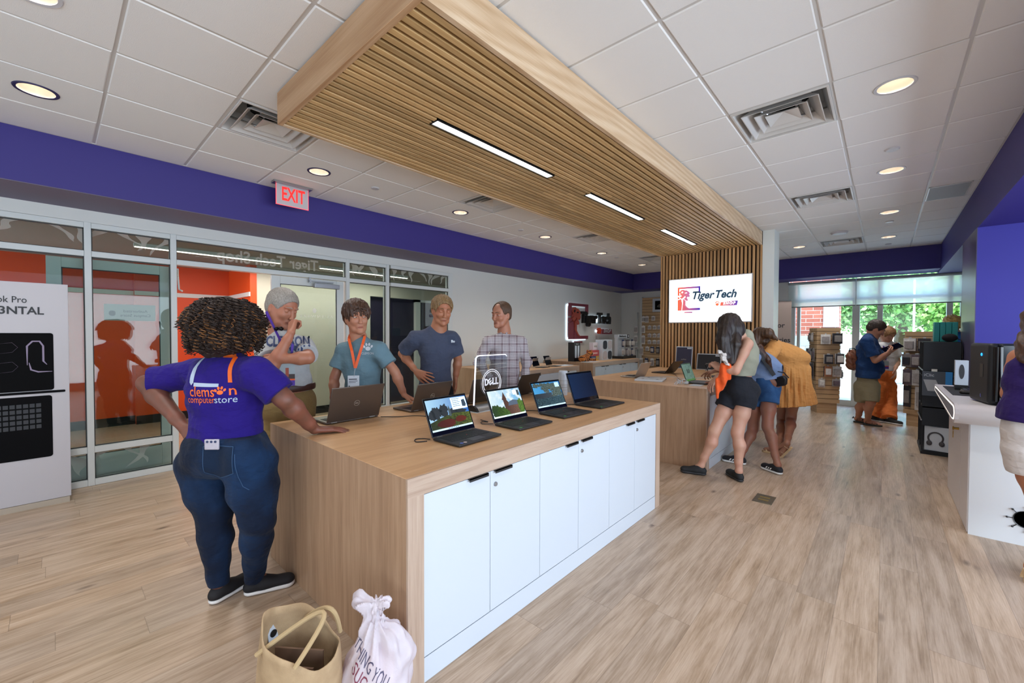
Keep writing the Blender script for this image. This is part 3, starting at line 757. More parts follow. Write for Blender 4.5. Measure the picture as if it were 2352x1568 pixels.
def counter(name, label, x0, x1, y0, y1, h, doors, cat='counter', group=None):
    T = .082
    o = empty(name, label, cat, ((x0 + x1) / 2, (y0 + y1) / 2, 0), group=group)
    MB().box(x0, x1 - .012, y0 + .0012, y1 - .0012, h - T, h).build('top', m_top, o, bevel=.0015)
    MB().box(x1 - .012, x1, y0, y1, h - T, h - .0005).build('front_edge', m_edge, o)
    MB().box(x0, x1 - .012, y0 + T * .5, y0 + T, .001, h - T).box(x0, x1 - .012, y0, y0 + .001, .001, h - .0012).box(x0, x1 - .012, y0 + .001, y0 + T * .5, .001, h - T).build('end_panel', m_panel, o)
    MB().box(x1 - .012, x1, y0 + .0006, y0 + T, .001, h - T).build('front_edge', m_edgev, o)
    MB().box(x0, x1 - .012, y1 - T, y1 - .0006, .001, h - T).build('end_panel', m_panel, o)
    MB().box(x1 - .012, x1, y1 - T, y1 - .0006, .001, h - T).build('front_edge', m_edgev, o)
    MB().box(x0 + .04, x1 - .03, y0 + T, y1 - T, .001, h - T).build('carcass', m_door, o)
    MB().box(x1 - .03, x1 - .004, y0 + T, y1 - T, .001, .108).build('plinth', m_door, o)
    ya, yb = y0 + T, y1 - T; n = doors; w = (yb - ya) / n
    for k in range(n):
        a, b = ya + k * w + .0015, ya + (k + 1) * w - .0015
        d = MB().box(x1 - .03, x1 - .004, a, b, .112, h - T - .004).build('door', m_door, o, bevel=.0012)
        s = 1 if k % 2 == 0 else -1
        hy = (b - .085) if s == 1 else (a + .085)
        MB().box(x1 - .028, x1 + .012, hy - .062, hy + .062, h - T - .006, h - T - .001).box(x1 + .008, x1 + .012, hy - .062, hy + .062, h - T - .016, h - T - .001).build('pull', m_pull, d)
        if s == -1: MB().lathe([(0, .008), (.009, .008), (.011, .006), (.012, 0)], (x1 - .004, a + .035, h - T - .075), 20, 'x').build('lock', m_chrome, d, smooth=True)
    return o
T1 = counter('display_counter', 'large oak waterfall counter with white doors, in front of the camera with laptops', -3.03, -1.44, .965, 3.53, .9, 6, group='oak counters with white doors')
T2 = counter('display_counter', 'second oak waterfall counter running up to the slat wall, girls leaning on it', -3.03, -1.42, 4.76, 7.36, .9, 6, group='oak counters with white doors')
T3 = counter('display_counter', 'oak counter along the left wall behind the plaid shirt man', -5.70, -4.25, 4.79, 6.62, .9, 4, group='oak counters with white doors')
T4 = counter('display_counter', 'oak counter in the far left corner holding the toy tiger and boxes', -5.70, -4.42, 7.40, 9.55, .9, 5, group='oak counters with white doors')

# ================================================================== LAPTOPS
def gl(c, s=.85): return glow('screen_' + c[1:] + ('%d' % (s * 100)), c, s)
def blob(cx, cyy, rx, ry, jag, seed, n=60):
    r = random.Random(seed); ph = [r.uniform(0, 6.28) for _ in range(5)]; out = []
    for k in range(n):
        a = 2 * PI * k / n; q = 1 + jag * (.5 * math.sin(3 * a + ph[0]) + .35 * math.sin(7 * a + ph[1]) + .25 * math.sin(13 * a + ph[2]) + r.uniform(-.35, .35))
        out.append((cx + rx * q * math.cos(a), cyy + ry * q * math.sin(a)))
    return out
def clip_poly(p, x0, x1, y0, y1): return [(min(max(a, x0), x1), min(max(b, y0), y1)) for a, b in p]
def fan(mb, poly, z):
    cx = sum(p[0] for p in poly) / len(poly); cyy = sum(p[1] for p in poly) / len(poly)
    n = len(poly); mb.add([(cx, cyy, z)] + [(a, b, z) for a, b in poly], [(0, 1 + k, 1 + (k + 1) % n) for k in range(n)])
def grad_mat(name, c0, c1, s=.85, noise_c=None, nscale=6, axis=1):
    if name in MATS: return MATS[name]
    t = NT(name); t.set(Roughness=.3); t.b.inputs['Base Color'].default_value = (0, 0, 0, 1)
    sp = t.n('SeparateXYZ'); t.l(t.coord('Generated'), sp.inputs[0]); c = t.ramp(sp.outputs[axis], [(0, c0), (1, c1)])
    if noise_c:
        nz = t.noise(t.mapping(t.coord('Generated'), (1, 2.2, 1)), nscale, 5, .6); c = t.mix(t.ramp(nz, [(.45, 0.0), (.62, 1.0)]), c, noise_c)
    t.l(c, t.b.inputs['Emission Color']); t.b.inputs['Emission Strength'].default_value = s; MATS[name] = t.m; return t.m
def wallpaper(kind, par, M, w, h):
    """picture on a screen, local x right, y up, z out of the glass"""
    x0, x1, y0, y1 = -w / 2, w / 2, -h / 2, h / 2
    def q(name, mat, fn):
        mb = MB(); mb.M = M; fn(mb); mb.build(name, mat, par)
    R = lambda a, b, c, d, z: (lambda mb: mb.add([(a, c, z), (b, c, z), (b, d, z), (a, d, z)], [(0, 1, 2, 3)]))
    if kind == 4:
        q('screen_picture', grad_mat('wp_navy', '#17335c', '#0b1a38', .45), R(x0, x1, y0, y1, .0002)); return
    if kind == 5:
        q('screen_picture', grad_mat('wp_teal', '#5d7a76', '#33504e', .5, '#7e9790', 4), R(x0, x1, y0, y1, .0002))
        def f(mb):
            for k in range(3): mb.add([(-.04 + k * .035, -.02, .0004), (-.018 + k * .035, -.02, .0004), (-.018 + k * .035, .03, .0004), (-.04 + k * .035, .03, .0004)], [(0, 1, 2, 3)])
        q('screen_icons', gl('#15181c', .3), f); return
    if kind == 1:
        q('screen_sky', grad_mat('wp_sky1', '#a9d4ee', '#2a66b8', .8), R(x0, x1, y0, y1, .0002))
        def trees(mb):
            for cx, cyy, rx, ry, s in ((-.3, .06, .12, .2, 1), (-.12, .1, .1, .22, 2), (.1, .02, .1, .12, 3), (.28, .0, .14, .1, 4), (-.42, 0, .08, .16, 5)):
                fan(mb, clip_poly(blob(cx * w, cyy * h, rx * w, ry * h, .2, s), x0, x1, y0, y1), .0004)
        q('screen_trees', gl('#10161a', .6), trees)
        q('screen_lawn', grad_mat('wp_lawn', '#33401f', '#6d7d33', .55, '#2e3218', 8), lambda mb: fan(mb, [(x0, y0), (x1, y0), (x1, -.06 * h), (.1 * w, -.02 * h), (-.2 * w, -.10 * h), (x0, -.22 * h)], .0006))
        def bed(mb):
            fan(mb, blob(-.12 * w, -.31 * h, .22 * w, .13 * h, .08, 6), .0008); fan(mb, blob(.24 * w, -.24 * h, .14 * w, .10 * h, .08, 7), .0008)
        q('screen_flowerbed', grad_mat('wp_bed', '#5a1f14', '#8a3a22', .55, '#3a1610', 30), bed)
        q('screen_tower', gl('#2f3a3c', .6), lambda mb: fan(mb, [(-.02 * w, -.1 * h), (.04 * w, -.1 * h), (.035 * w, .12 * h), (.01 * w, .26 * h), (-.015 * w, .12 * h)], .0007))
        q('screen_note', gl('#b5cfe2', .75), R(.10 * w, .49 * w, .08 * h, .47 * h, .001))
        def nt(mb):
            for k in range(5): mb.add([(.13 * w, (.42 - .06 * k) * h, .0012), (.13 * w + (.2 - .03 * (k % 2)) * w, (.42 - .06 * k) * h, .0012), (.13 * w + (.2 - .03 * (k % 2)) * w, (.435 - .06 * k) * h, .0012), (.13 * w, (.435 - .06 * k) * h, .0012)], [(0, 1, 2, 3)])
            mb.add([(.36 * w, .15 * h, .0012), (.44 * w, .13 * h, .0012), (.47 * w, .2 * h, .0012), (.45 * w, .38 * h, .0012), (.37 * w, .36 * h, .0012)], [(0, 1, 2, 3, 4)])
        q('screen_note_print', gl('#22303c', .4), nt)
    elif kind == 2:
        q('screen_sky', grad_mat('wp_sky2', '#cfe4ea', '#5aa6d6', .85, '#dfeaec', 3.2), R(x0, x1, y0, y1, .0002))
        q('screen_building', grad_mat('wp_brick', '#5b3a30', '#94705c', .65, '#3b2a26', 22), lambda mb: (fan(mb, [(-.08 * w, -.45 * h), (.36 * w, -.45 * h), (.36 * w, -.08 * h), (.18 * w, -.02 * h), (.05 * w, -.1 * h), (.0, .12 * h), (-.1 * w, .12 * h)], .0004), fan(mb, [(-.13 * w, .12 * h), (.02 * w, .12 * h), (-.04 * w, .42 * h)], .0005)))
        q('screen_roof', gl('#3c4652', .6), lambda mb: fan(mb, [(.02 * w, -.12 * h), (.4 * w, -.12 * h), (.34 * w, .04 * h), (.2 * w, .08 * h), (.06 * w, .02 * h)], .0006))
        def tr(mb):
            for cx, cyy, rx, ry, s in ((-.36, -.26, .16, .24, 1), (-.2, -.32, .14, .2, 2), (.42, -.22, .1, .3, 3), (-.08, -.38, .1, .12, 5)):
                fan(mb, clip_poly(blob(cx * w, cyy * h, rx * w, ry * h, .18, s), x0, x1, y0, y1), .0008)
        q('screen_trees', grad_mat('wp_tree2', '#2f4a22', '#6f9a3c', .65, '#24381c', 14), tr)
        q('screen_note', gl('#dfe8ea', .8), R(.26 * w, .38 * w, .26 * h, .44 * h, .001))
        q('screen_note_print', gl('#30383c', .4), R(.39 * w, .46 * w, .22 * h, .42 * h, .0012))
    else:
        q('screen_sky', grad_mat('wp_sky3', '#4da3dc', '#1f6fb4', .75), R(x0, x1, y0, y1, .0002))
        def br(mb):
            for cx, cyy, rx, ry, s in ((.0, .36, .3, .12, 1), (-.05, .2, .12, .16, 2), (.2, .28, .16, .14, 3), (-.35, .4, .16, .08, 4), (.38, .08, .14, .3, 6), (.25, -.02, .2, .12, 7)):
                fan(mb, clip_poly(blob(cx * w, cyy * h, rx * w, ry * h, .45, s), x0, x1, y0, y1), .0004)
        q('screen_trees', grad_mat('wp_tree3', '#1b2b28', '#4a5c50', .5, '#93a5a0', 20), br)
        q('screen_water', grad_mat('wp_water', '#1d3038', '#3c5a66', .5, '#5a7a84', 9), R(x0, x1, y0, -.12 * h, .0006))
        q('screen_building', grad_mat('wp_bld', '#3a444a', '#5d6a72', .5, '#23303a', 26), R(x0, .1 * w, -.14 * h, .06 * h, .0007))
        q('screen_note', gl('#9fb9c8', .6), R(.3 * w, .46 * w, .26 * h, .46 * h, .001))
    q('taskbar', gl('#a9c3c8' if kind != 2 else '#bfd8c0', .7), R(x0, x1, y0, y0 + .055 * h, .0013))
    def ic(mb):
        for k in range(6): mb.add([((-.12 + .045 * k) * w, y0 + .015 * h, .0015), ((-.10 + .045 * k) * w, y0 + .015 * h, .0015), ((-.10 + .045 * k) * w, y0 + .042 * h, .0015), ((-.12 + .045 * k) * w, y0 + .042 * h, .0015)], [(0, 1, 2, 3)])
    q('taskbar_icons', gl('#22446e', .5), ic)

m_lapblk = plain('laptop_black', '#1d1d1f', .5)
m_key = plain('key_black', '#0e0f11', .45)
m_bronze = plain('laptop_graphite', '#6a625c', .32, metal=.75)
m_silver = plain('laptop_silver', '#b8b2aa', .3, metal=.8)
m_glassblk = plain('screen_black', '#05070b', .08)
m_logo = plain('logo_silver', '#b9b2a6', .3, metal=.5)
def laptop(label, x, y, rz, w, d, tilt, body, wp=None, lidm=None, logo=False, z=.9, dots=('#c8343a',), sticker=('#3f9a4a',), group='laptops set out on the oak counters', lidh=None):
    """hinge centre at x,y; user sits on local +x"""
    o = empty('laptop', label, 'laptop', (x, y, z), rz, group=group)
    lidm = lidm or body; hh = lidh or d * 1.0
    def b(mb, *a, **k): return mb.build(*a, parent=o, world=False, **k)
    base = b(MB().box(.0, d, -w / 2, w / 2, .0035, .016), 'base', body, bevel=.004)
    for sx in (.02, d - .02):
        pass
    mb = MB(); kw = (w - .05) / 14; kd = .0185
    for r in range(6):
        off = (.0, .0, .005, .008, .012, .0)[r]; x_ = .030 + r * kd
        k = 0; yy = w / 2 - .025
        while yy - kw > -w / 2 + .02:
            ww = kw * (5.2 if (r == 5 and k == 4) else 1.0)
            mb.box(x_, x_ + kd * .84, yy - ww + kw * .14, yy, .016, .0178); yy -= ww; k += 1
    def sub(mb, name, mat, par, **k): return mb.build(name, mat, par, world=False, **k)
    sub(mb, 'keyboard', m_key, base)
    sub(MB().box(.030 + 6.3 * kd, d - .008, -.055, .045, .0155, .0165), 'touchpad', plain('touchpad', '#26262a', .35), base, bevel=.001)
    if dots: sub(MB().lathe([(0, .0195), (.003, .019), (.0035, .016)], (.030 + 2.9 * kd, .012, 0), 10), 'pointing_stick', plain('stick_red', dots[0], .4), base, smooth=True)
    for k, c in enumerate(sticker or ()):
        sub(MB().lathe([(0, .0168), (.010, .0168), (.010, .0158)], (d - .02, -w / 2 + .035 + .026 * k, 0), 14), 'sticker', plain('sticker_' + c[1:], c, .4), base)
    # lid, leaning back by tilt from upright
    L = Matrix.Translation((0, 0, .012)) @ Matrix.Rotation(-tilt, 4, 'Y')
    mb = MB(); mb.M = L; mb.box(-.007, 0, -w / 2, w / 2, .004, hh)
    lid = b(mb, 'lid', lidm, bevel=.0028)
    mb = MB(); mb.M = L; mb.tube([(-.001, -w / 2 + .03, .0), (-.001, -w / 2 + .07, .0)], .006, 8).tube([(-.001, w / 2 - .07, .0), (-.001, w / 2 - .03, .0)], .006, 8)
    sub(mb, 'hinge', m_chrome, lid)
    mb = MB(); mb.M = L; mb.box(.0, .0008, -w / 2 + .004, w / 2 - .004, .010, hh - .004)
    scr = sub(mb, 'screen', m_glassblk, lid)
    if wp:
        Wm = Matrix.LocRotScale(o.location, o.rotation_euler, o.scale) @ L @ Matrix.Translation((.0012, 0, hh * .54)) @ Matrix([[0, 0, 1, 0], [1, 0, 0, 0], [0, 1, 0, 0], [0, 0, 0, 1]])
        wallpaper(wp, scr, Wm, w - .022, hh * .80)
    if logo:
        Wm = L @ Matrix.Translation((-.0073, 0, hh * .5)) @ Matrix([[0, 0, -1, 0], [-1, 0, 0, 0], [0, 1, 0, 0], [0, 0, 0, 1]])
        mb = MB(); mb.M = Wm; mb.tube([(.019 * math.cos(a), .019 * math.sin(a), 0) for a in np.linspace(0, 2 * PI, 32, endpoint=False)], .0011, 6, closed=True)
        vs, fs = text_geo('DELL', .011, bold=.0006); mb.add([(p.x, p.y, .0006) for p in vs], fs)
        sub(mb, 'lid_logo', m_logo, lid)
    return o
TL = math.radians(24)
laptop('black laptop showing a dark garden and red flowerbeds, nearest the counter corner', -1.862, 1.575, .04, .335, .215, TL, m_lapblk, 1, lidh=.232, sticker=('#4a63b8', '#c9b6ae'))
laptop('black laptop showing a brick building with a pointed tower', -1.862, 2.075, -.01, .335, .215, TL, m_lapblk, 2, lidh=.232)
laptop('black laptop showing blue water and tree branches', -1.88, 2.575, -.06, .345, .235, TL, m_lapblk, 3, lidh=.238)
laptop('black laptop with a plain navy screen at the far front edge of the counter', -1.905, 3.10, -.02, .385, .25, math.radians(20), m_lapblk, 4, lidh=.268)
laptop('large graphite laptop seen from behind, beside the hand of the woman in purple', -2.685, 1.37, PI + .02, .375, .24, math.radians(19), m_bronze, logo=True, lidh=.25, sticker=None, dots=None)
laptop('graphite laptop seen from behind in front of the navy shirt man', -2.65, 1.97, PI + .05, .345, .225, math.radians(22), m_bronze, logo=True, lidh=.225, sticker=None, dots=None)
laptop('graphite laptop seen from behind through the clear acrylic sign', -2.60, 2.50, PI - .03, .34, .225, math.radians(20), m_bronze, logo=True, lidh=.215, sticker=None, dots=None)
laptop('dark laptop seen from behind in front of the plaid shirt man', -2.60, 3.05, PI + .12, .34, .225, math.radians(26), plain('laptop_dark', '#34302e', .4, metal=.5), lidh=.225, sticker=None, dots=None)
laptop('slim silver laptop open sideways on the second counter', -2.50, 5.42, PI - .04, .31, .215, math.radians(24), m_silver, lidh=.215, sticker=None, dots=None)
laptop('thin dark laptop with a coppery sheen on the second counter near the slat wall', -2.43, 6.30, PI - .1, .32, .215, math.radians(38), plain('laptop_copper', '#2c221c', .3, metal=.7), lidh=.23, sticker=None, dots=None)
laptop('laptop with a greenish screen being used by the leaning girls', -1.77, 5.30, .0, .33, .215, math.radians(20), m_lapblk, 5, lidh=.235, sticker=None, dots=None)

def cord(label, pts, r=.0028, mat=None, name='power_cord', group='thin cords lying on the counters'):
    P_ = [Vector(p) for p in pts]; out = []
    for i in range(len(P_) - 1):
        p0 = P_[max(i - 1, 0)]; p1 = P_[i]; p2 = P_[i + 1]; p3 = P_[min(i + 2, len(P_) - 1)]
        for k in range(8):
            t = k / 8
            out.append(.5 * ((2 * p1) + (-p0 + p2) * t + (2 * p0 - 5 * p1 + 4 * p2 - p3) * t * t + (-p0 + 3 * p1 - 3 * p2 + p3) * t ** 3))
    out.append(P_[-1]); o = MB().tube(out, r, 6).build(name, mat or m_black, smooth=True)
    tag(o, label, 'cord', group)
zc = .9035
cord('black cord running from the large graphite laptop towards the garden picture laptop', [(-2.66, 1.56, zc), (-2.56, 1.66, zc), (-2.50, 1.75, zc + .002), (-2.40, 1.80, zc), (-2.25, 1.83, zc), (-2.1, 1.8, zc), (-1.96, 1.74, zc)])
cord('short kinked cord behind the building picture laptop', [(-1.89, 1.92, .91), (-1.96, 1.89, zc), (-2.01, 1.93, zc), (-1.98, 1.96, zc), (-2.06, 1.97, zc)])
cord('looped black cord behind the garden picture laptop', [(-1.87, 1.40, .91), (-1.93, 1.40, zc), (-1.95, 1.36, zc), (-1.90, 1.33, zc), (-1.87, 1.38, zc)])
cord('black cord looping from the tower picture laptop to the water picture laptop', [(-1.93, 2.22, .905), (-2.03, 2.30, zc), (-2.06, 2.42, zc), (-1.98, 2.50, zc), (-1.90, 2.44, zc), (-1.87, 2.40, zc)])
cord('black cord between the water picture laptop and the navy screen laptop', [(-1.93, 2.70, .905), (-1.99, 2.78, zc), (-1.97, 2.90, zc), (-1.92, 2.95, zc)])
cord('small wavy cord behind the dark laptop near the plaid shirt man', [(-2.57, 3.15, zc), (-2.46, 3.18, zc), (-2.44, 3.10, zc), (-2.37, 3.12, zc), (-2.33, 3.05, zc)])
cord('dark cord behind the greenish screen laptop on the second counter', [(-1.80, 5.34, .905), (-1.93, 5.42, zc), (-2.02, 5.56, zc), (-2.10, 5.72, zc), (-2.22, 6.0, zc), (-2.38, 6.25, zc)])
cord('white cable lying between the laptops on the second counter', [(-2.42, 5.52, zc), (-2.25, 5.75, zc), (-2.08, 5.70, zc), (-1.98, 5.62, zc), (-1.86, 5.85, zc), (-1.78, 6.05, zc)], .004, m_door)

# clear acrylic sign with lit edges
sg = empty('acrylic_sign', 'clear upright acrylic sign with white lit edges and a ringed logo', 'sign', (-2.33, 2.3, .9))
MB().box(-2.40, -2.26, 2.12, 2.50, .9, .905).build('foot_plate', m_door, sg)
MB().prism([(-2.395, .905), (-2.265, .905), (-2.285, .93), (-2.31, .945), (-2.35, .945), (-2.375, .93)], 'y', 2.15, 2.50).build('base', m_chrome, sg, bevel=.002)
MB().prism([(-2.397, .905), (-2.263, .905), (-2.283, .932), (-2.31, .948), (-2.35, .948), (-2.377, .932)], 'y', 2.13, 2.15).build('base_end', m_black, sg)
MB().box(-2.334, -2.326, 2.165, 2.525, .94, 1.32).build('panel', glass_mat('acrylic', '#eef4f6', .02), sg)
m_led = glow('led_edge', '#eef0ff', .95)
MB().tube([(-2.33, 2.155, .94), (-2.33, 2.175, 1.305), (-2.33, 2.19, 1.322), (-2.33, 2.215, 1.326), (-2.33, 2.51, 1.326), (-2.33, 2.527, 1.31)], [.006, .006, .005, .004, .003, .002], 6).build('lit_edge', m_led, sg)
mb = MB()
for R in (.107, .093): mb.tube([(-2.325, 2.345 + R * math.cos(a), 1.105 + R * math.sin(a)) for a in np.linspace(0, 2 * PI, 48, endpoint=False)], .0014, 5, closed=True)
mb.build('logo_ring', m_led, sg)
def outline_text(mb, body, o_, u, v, size, width, r=.0012, **kw):
    cu = bpy.data.curves.new('t', 'FONT'); cu.body = body; cu.size = size; cu.align_x = 'CENTER'; cu.align_y = 'CENTER'; cu.fill_mode = 'NONE'; cu.offset = .002; cu.resolution_u = 2
    ob = bpy.data.objects.new('t', cu); COL.objects.link(ob); dg = bpy.context.evaluated_depsgraph_get(); me = bpy.data.meshes.new_from_object(ob.evaluated_get(dg))
    vs = [x.co.copy() for x in me.vertices]; es = [tuple(e.vertices) for e in me.edges]; bpy.data.objects.remove(ob)
    w = max(p.x for p in vs) - min(p.x for p in vs); M = frame_mat(o_, u, v)
    for a, b in es: mb.tube([M @ Vector((vs[a].x * width / w, vs[a].y, 0)), M @ Vector((vs[b].x * width / w, vs[b].y, 0))], r, 4, cap=False)
mb = MB(); outline_text(mb, 'D', (-2.323, 2.285, 1.112), (0, 1, 0), (0, 0, 1), .075, .036); outline_text(mb, 'E', (-2.323, 2.325, 1.112), (0, .8, .6), (0, -.6, .8), .065, .032)
outline_text(mb, 'LL', (-2.323, 2.383, 1.115), (0, 1, 0), (0, 0, 1), .075, .066); mb.build('logo_letters', m_led, sg)

can_ = empty('wipes_canister', 'white cylindrical canister with grey print behind the navy screen laptop', 'canister', (-2.33, 3.34, .9))
MB().lathe([(0, .9), (.04, .9), (.042, .905), (.042, 1.10), (.04, 1.105)], (-2.33, 3.34, 0), 28).build('body', m_door, can_, smooth=True)
MB().lathe([(.043, 1.10), (.043, 1.13), (.038, 1.137), (0, 1.139)], (-2.33, 3.34, 0), 28).build('lid', m_door, can_, smooth=True)
MB().lathe([(.0423, .95), (.0423, .953)], (-2.33, 3.34, 0), 28).lathe([(.0423, .975), (.0423, .98)], (-2.33, 3.34, 0), 28).lathe([(.0423, 1.0), (.0423, 1.004)], (-2.33, 3.34, 0), 28).lathe([(.0423, 1.04), (.0423, 1.044)], (-2.33, 3.34, 0), 28).build('label_print', plain('print_grey', '#a8a8a8', .5), can_)

# ---- items on the second counter
o = empty('document_tray', 'flat white board with small grey marks lying beside the silver laptop', 'board', (-2.25, 5.2, .9), .25)
MB().box(-.17, .17, -.20, .20, 0, .022).build('board', m_door, o, world=False, bevel=.006)
for a, b in ((-.1, -.1), (.08, -.12), (-.06, .1), (.1, .1)): MB().box(a, a + .03, b, b + .045, .022, .0225).build('mark', plain('mark_grey', '#7a7a80', .5), o, world=False)
o = empty('charger_bundle', 'coiled white cable and charger plug near the counter corner', 'charger', (-1.79, 4.99, .9))
mb = MB(); r_ = random.Random(4)
for k in range(5):
    c0 = Vector((-1.80 + r_.uniform(-.05, .05), 4.99 + r_.uniform(-.06, .06), .915 + .006 * k)); R = r_.uniform(.018, .032); tl = Vector((r_.uniform(-1, 1), r_.uniform(-1, 1), .8)).normalized(); q = tl.to_track_quat('Z', 'Y')
    mb.tube([c0 + q @ Vector((R * math.cos(a), R * math.sin(a), 0)) for a in np.linspace(0, 2 * PI, 16, endpoint=False)], .004, 6, closed=True)
mb.build('cable', m_door, o, smooth=True)
MB().cbox((-1.745, 5.05, .918), (.04, .05, .034)).build('plug', m_door, o, bevel=.008)
o = MB().cbox((-1.62, 5.02, .903), (.12, .16, .005)).build('paper_card', m_door); tag(o, 'white card on the counter beside the greenish screen laptop', 'card')
def board_sign(label, x0, x1, y, z1, color, mark):
    o = empty('display_board', label, 'display board', ((x0 + x1) / 2, y, .9)); lean = .05
    def q(a, b, c, d, t0, t1, name, mat, **k):
        mb = MB(); H = z1 - .9
        vs = [(xx, y + t + lean * (zz - .9) / H, zz) for zz in (c, d) for xx in (a, b) for t in (t0, t1)]
        mb.add(vs, [(0, 1, 3, 2), (4, 6, 7, 5), (0, 2, 6, 4), (1, 5, 7, 3), (0, 4, 5, 1), (2, 3, 7, 6)]); return mb.build(name, mat, o, **k)
    q(x0, x1, .9, z1, 0, .012, 'panel', m_door, bevel=.004)
    f = q(x0 + .012, x1 - .012, .912, z1 - .014, -.003, 0, 'face', color)
    q(x1 - .09, x1 - .016, z1 - .04, z1 - .02, -.005, -.003, 'label_strip', m_door)
    mb = MB(); add_text(mb, mark, ((x0 + x1) / 2, y - .006 + lean * .4, (.9 + z1 * .9) / 1.9 - .02), (1, 0, 0), (0, 0, 1), .03, n=(0, -1, 0)); mb.build('print', m_logo, o)
board_sign('dark purple display board leaning on the slat wall, taller one', -2.72, -2.44, 7.30, 1.28, plain('board_purple', '#2a2742', .4), 'surface')
board_sign('black display board leaning on the slat wall, wider low one', -2.36, -1.98, 7.29, 1.17, plain('board_black', '#15151b', .4), 'surface')
o = empty('tablet', 'dark tablet on its kickstand in front of the black display board', 'tablet', (-1.82, 6.2, .9), .3)
mb = MB(); mb.M = Matrix.Rotation(-.35, 4, 'Y'); mb.box(-.004, .004, -.13, .13, .0, .185); mb.build('body', m_glassblk, o, world=False, bevel=.003)
mb = MB(); mb.M = Matrix.Rotation(.5, 4, 'Y'); mb.box(-.09, -.086, -.11, .11, .04, .13); mb.build('kickstand', m_chrome, o, world=False)
MB().box(.02, .22, -.13, .13, .001, .008).build('keyboard_cover', m_key, o, world=False)

# ---- the screen on the slat wall, with its picture
tv = empty('wall_screen', 'large white wall screen showing a tiger head emblem and words', 'screen', (-2.2, 7.34, 2.07))
TX0, TX1, TZ0, TZ1 = -2.855, -1.545, 1.69, 2.455
MB().box(TX0, TX1, 7.325, 7.374, TZ0, TZ1).build('casing', plain('tv_silver', '#c3c1bf', .4), tv, bevel=.003)
MB().box(TX0 + .014, TX1 - .014, 7.322, 7.325, TZ0 + .016, TZ1 - .014).build('display', glow('tv_white', '#f4f8ff', 1.35), tv)
def tiger_logo(o, org, u, S, depth, mats, n):
    """shop emblem: broken frame, roaring head in profile, words, paw and ribbon. u: reading direction, S: total width 1.0"""
    org = Vector(org); u = Vector(u); v = Vector((0, 0, 1)); M = frame_mat(org, u, v, n)
    def poly(mb, pts, d=depth, z0=0):
        pts = [(a * S, b * S) for a, b in pts]; k = len(pts)
        bm = bmesh.new(); vv = [bm.verts.new((a, b, 0)) for a, b in pts]; f = bm.faces.new(vv); res = bmesh.ops.triangulate(bm, faces=[f]); bm.verts.index_update()
        tri = [tuple(x.index for x in fc.verts) for fc in bm.faces]; bm.free()
        mb.add([M @ Vector((a, b, z0 + d)) for a, b in pts] + [M @ Vector((a, b, z0)) for a, b in pts], tri + [tuple(k + i for i in t_[::-1]) for t_ in tri] + [(i, (i + 1) % k, k + (i + 1) % k, k + i) for i in range(k)])
    mb = MB()
    poly(mb, [(-.5, .21), (-.11, .21), (-.11, .09), (-.14, .09), (-.14, .18), (-.47, .18), (-.47, .06), (-.5, .06)])
    poly(mb, [(-.5, .04), (-.455, .02), (-.5, -.01)])
    poly(mb, [(-.5, -.02), (-.44, .0), (-.42, -.08), (-.43, -.21), (-.5, -.21)])
    poly(mb, [(-.42, -.21), (-.41, -.1), (-.36, -.02), (-.36, -.12), (-.31, -.17), (-.11, -.17), (-.11, -.21)])
    poly(mb, [(-.38, -.235), (-.24, -.235), (-.24, -.255), (-.38, -.255)])
    mb.build('emblem_frame', mats[0], o)
    mb = MB()
    poly(mb, [(-.475, .12), (-.44, .16), (-.40, .165), (-.37, .15), (-.34, .15), (-.30, .12), (-.285, .09), (-.30, .075), (-.285, .05), (-.30, .02), (-.315, .035), (-.34, .02), (-.325, -.005), (-.315, -.03), (-.34, -.04), (-.37, -.02), (-.39, .0), (-.36, .03), (-.37, .05), (-.40, .02), (-.43, .0), (-.465, .03), (-.43, .05), (-.44, .07), (-.475, .06), (-.45, .09)], depth * 1.15)
    poly(mb, [(-.40, .01), (-.37, -.03), (-.38, -.09), (-.33, -.15), (-.27, -.19), (-.34, -.17), (-.41, -.1)], depth * 1.15)
    mb.build('emblem_head', mats[1], o)
    mb = MB(); poly(mb, [(-.38, .10), (-.35, .115), (-.33, .105), (-.35, .095)], depth * 1.3); poly(mb, [(-.44, .115), (-.42, .135), (-.40, .125), (-.42, .1)], depth * 1.3)
    mb.build('emblem_stripes', mats[2], o)
    mb = MB()
    for wd, cx, wdt in (('Tiger', -.115, .37), ('Tech', .255, .33)):
        vs, fs = text_geo(wd, .185 * S, shear=.28 if depth < .01 else .12, bold=.007 * S, depth=max(depth / 2, .0)); w_ = max(p.x for p in vs) - min(p.x for p in vs); k = wdt * S / w_
        mb.add([M @ Vector((p.x * k + (cx + .035) * S, p.y + .045 * S, p.z + depth / 2 + .0006)) for p in vs], fs)
    mb.build('words', mats[3], o)
    mb = MB(); poly(mb, [(.235, -.085), (.475, -.085), (.49, -.15), (.225, -.15)] if depth > .01 else [(.225, -.09), (.49, -.07), (.475, -.15), (.215, -.15)]); mb.build('ribbon', mats[0], o)
    mb = MB(); vs, fs = text_geo('SHOP', .06 * S, shear=.2, bold=.003 * S, spacing=1.35); mb.add([M @ Vector((p.x + .355 * S, p.y - .112 * S, depth + .0012)) for p in vs], fs); mb.build('ribbon_lettering', mats[4], o)
    mb = MB()
    for a, b, r in ((.17, -.125, .026), (.145, -.095, .011), (.16, -.08, .011), (.182, -.08, .011), (.197, -.1, .011)):
        poly(mb, [(a + r * math.cos(q), b + r * .9 * math.sin(q)) for q in np.linspace(0, 2 * PI, 14, endpoint=False)])
    mb.build('paw', mats[5], o)
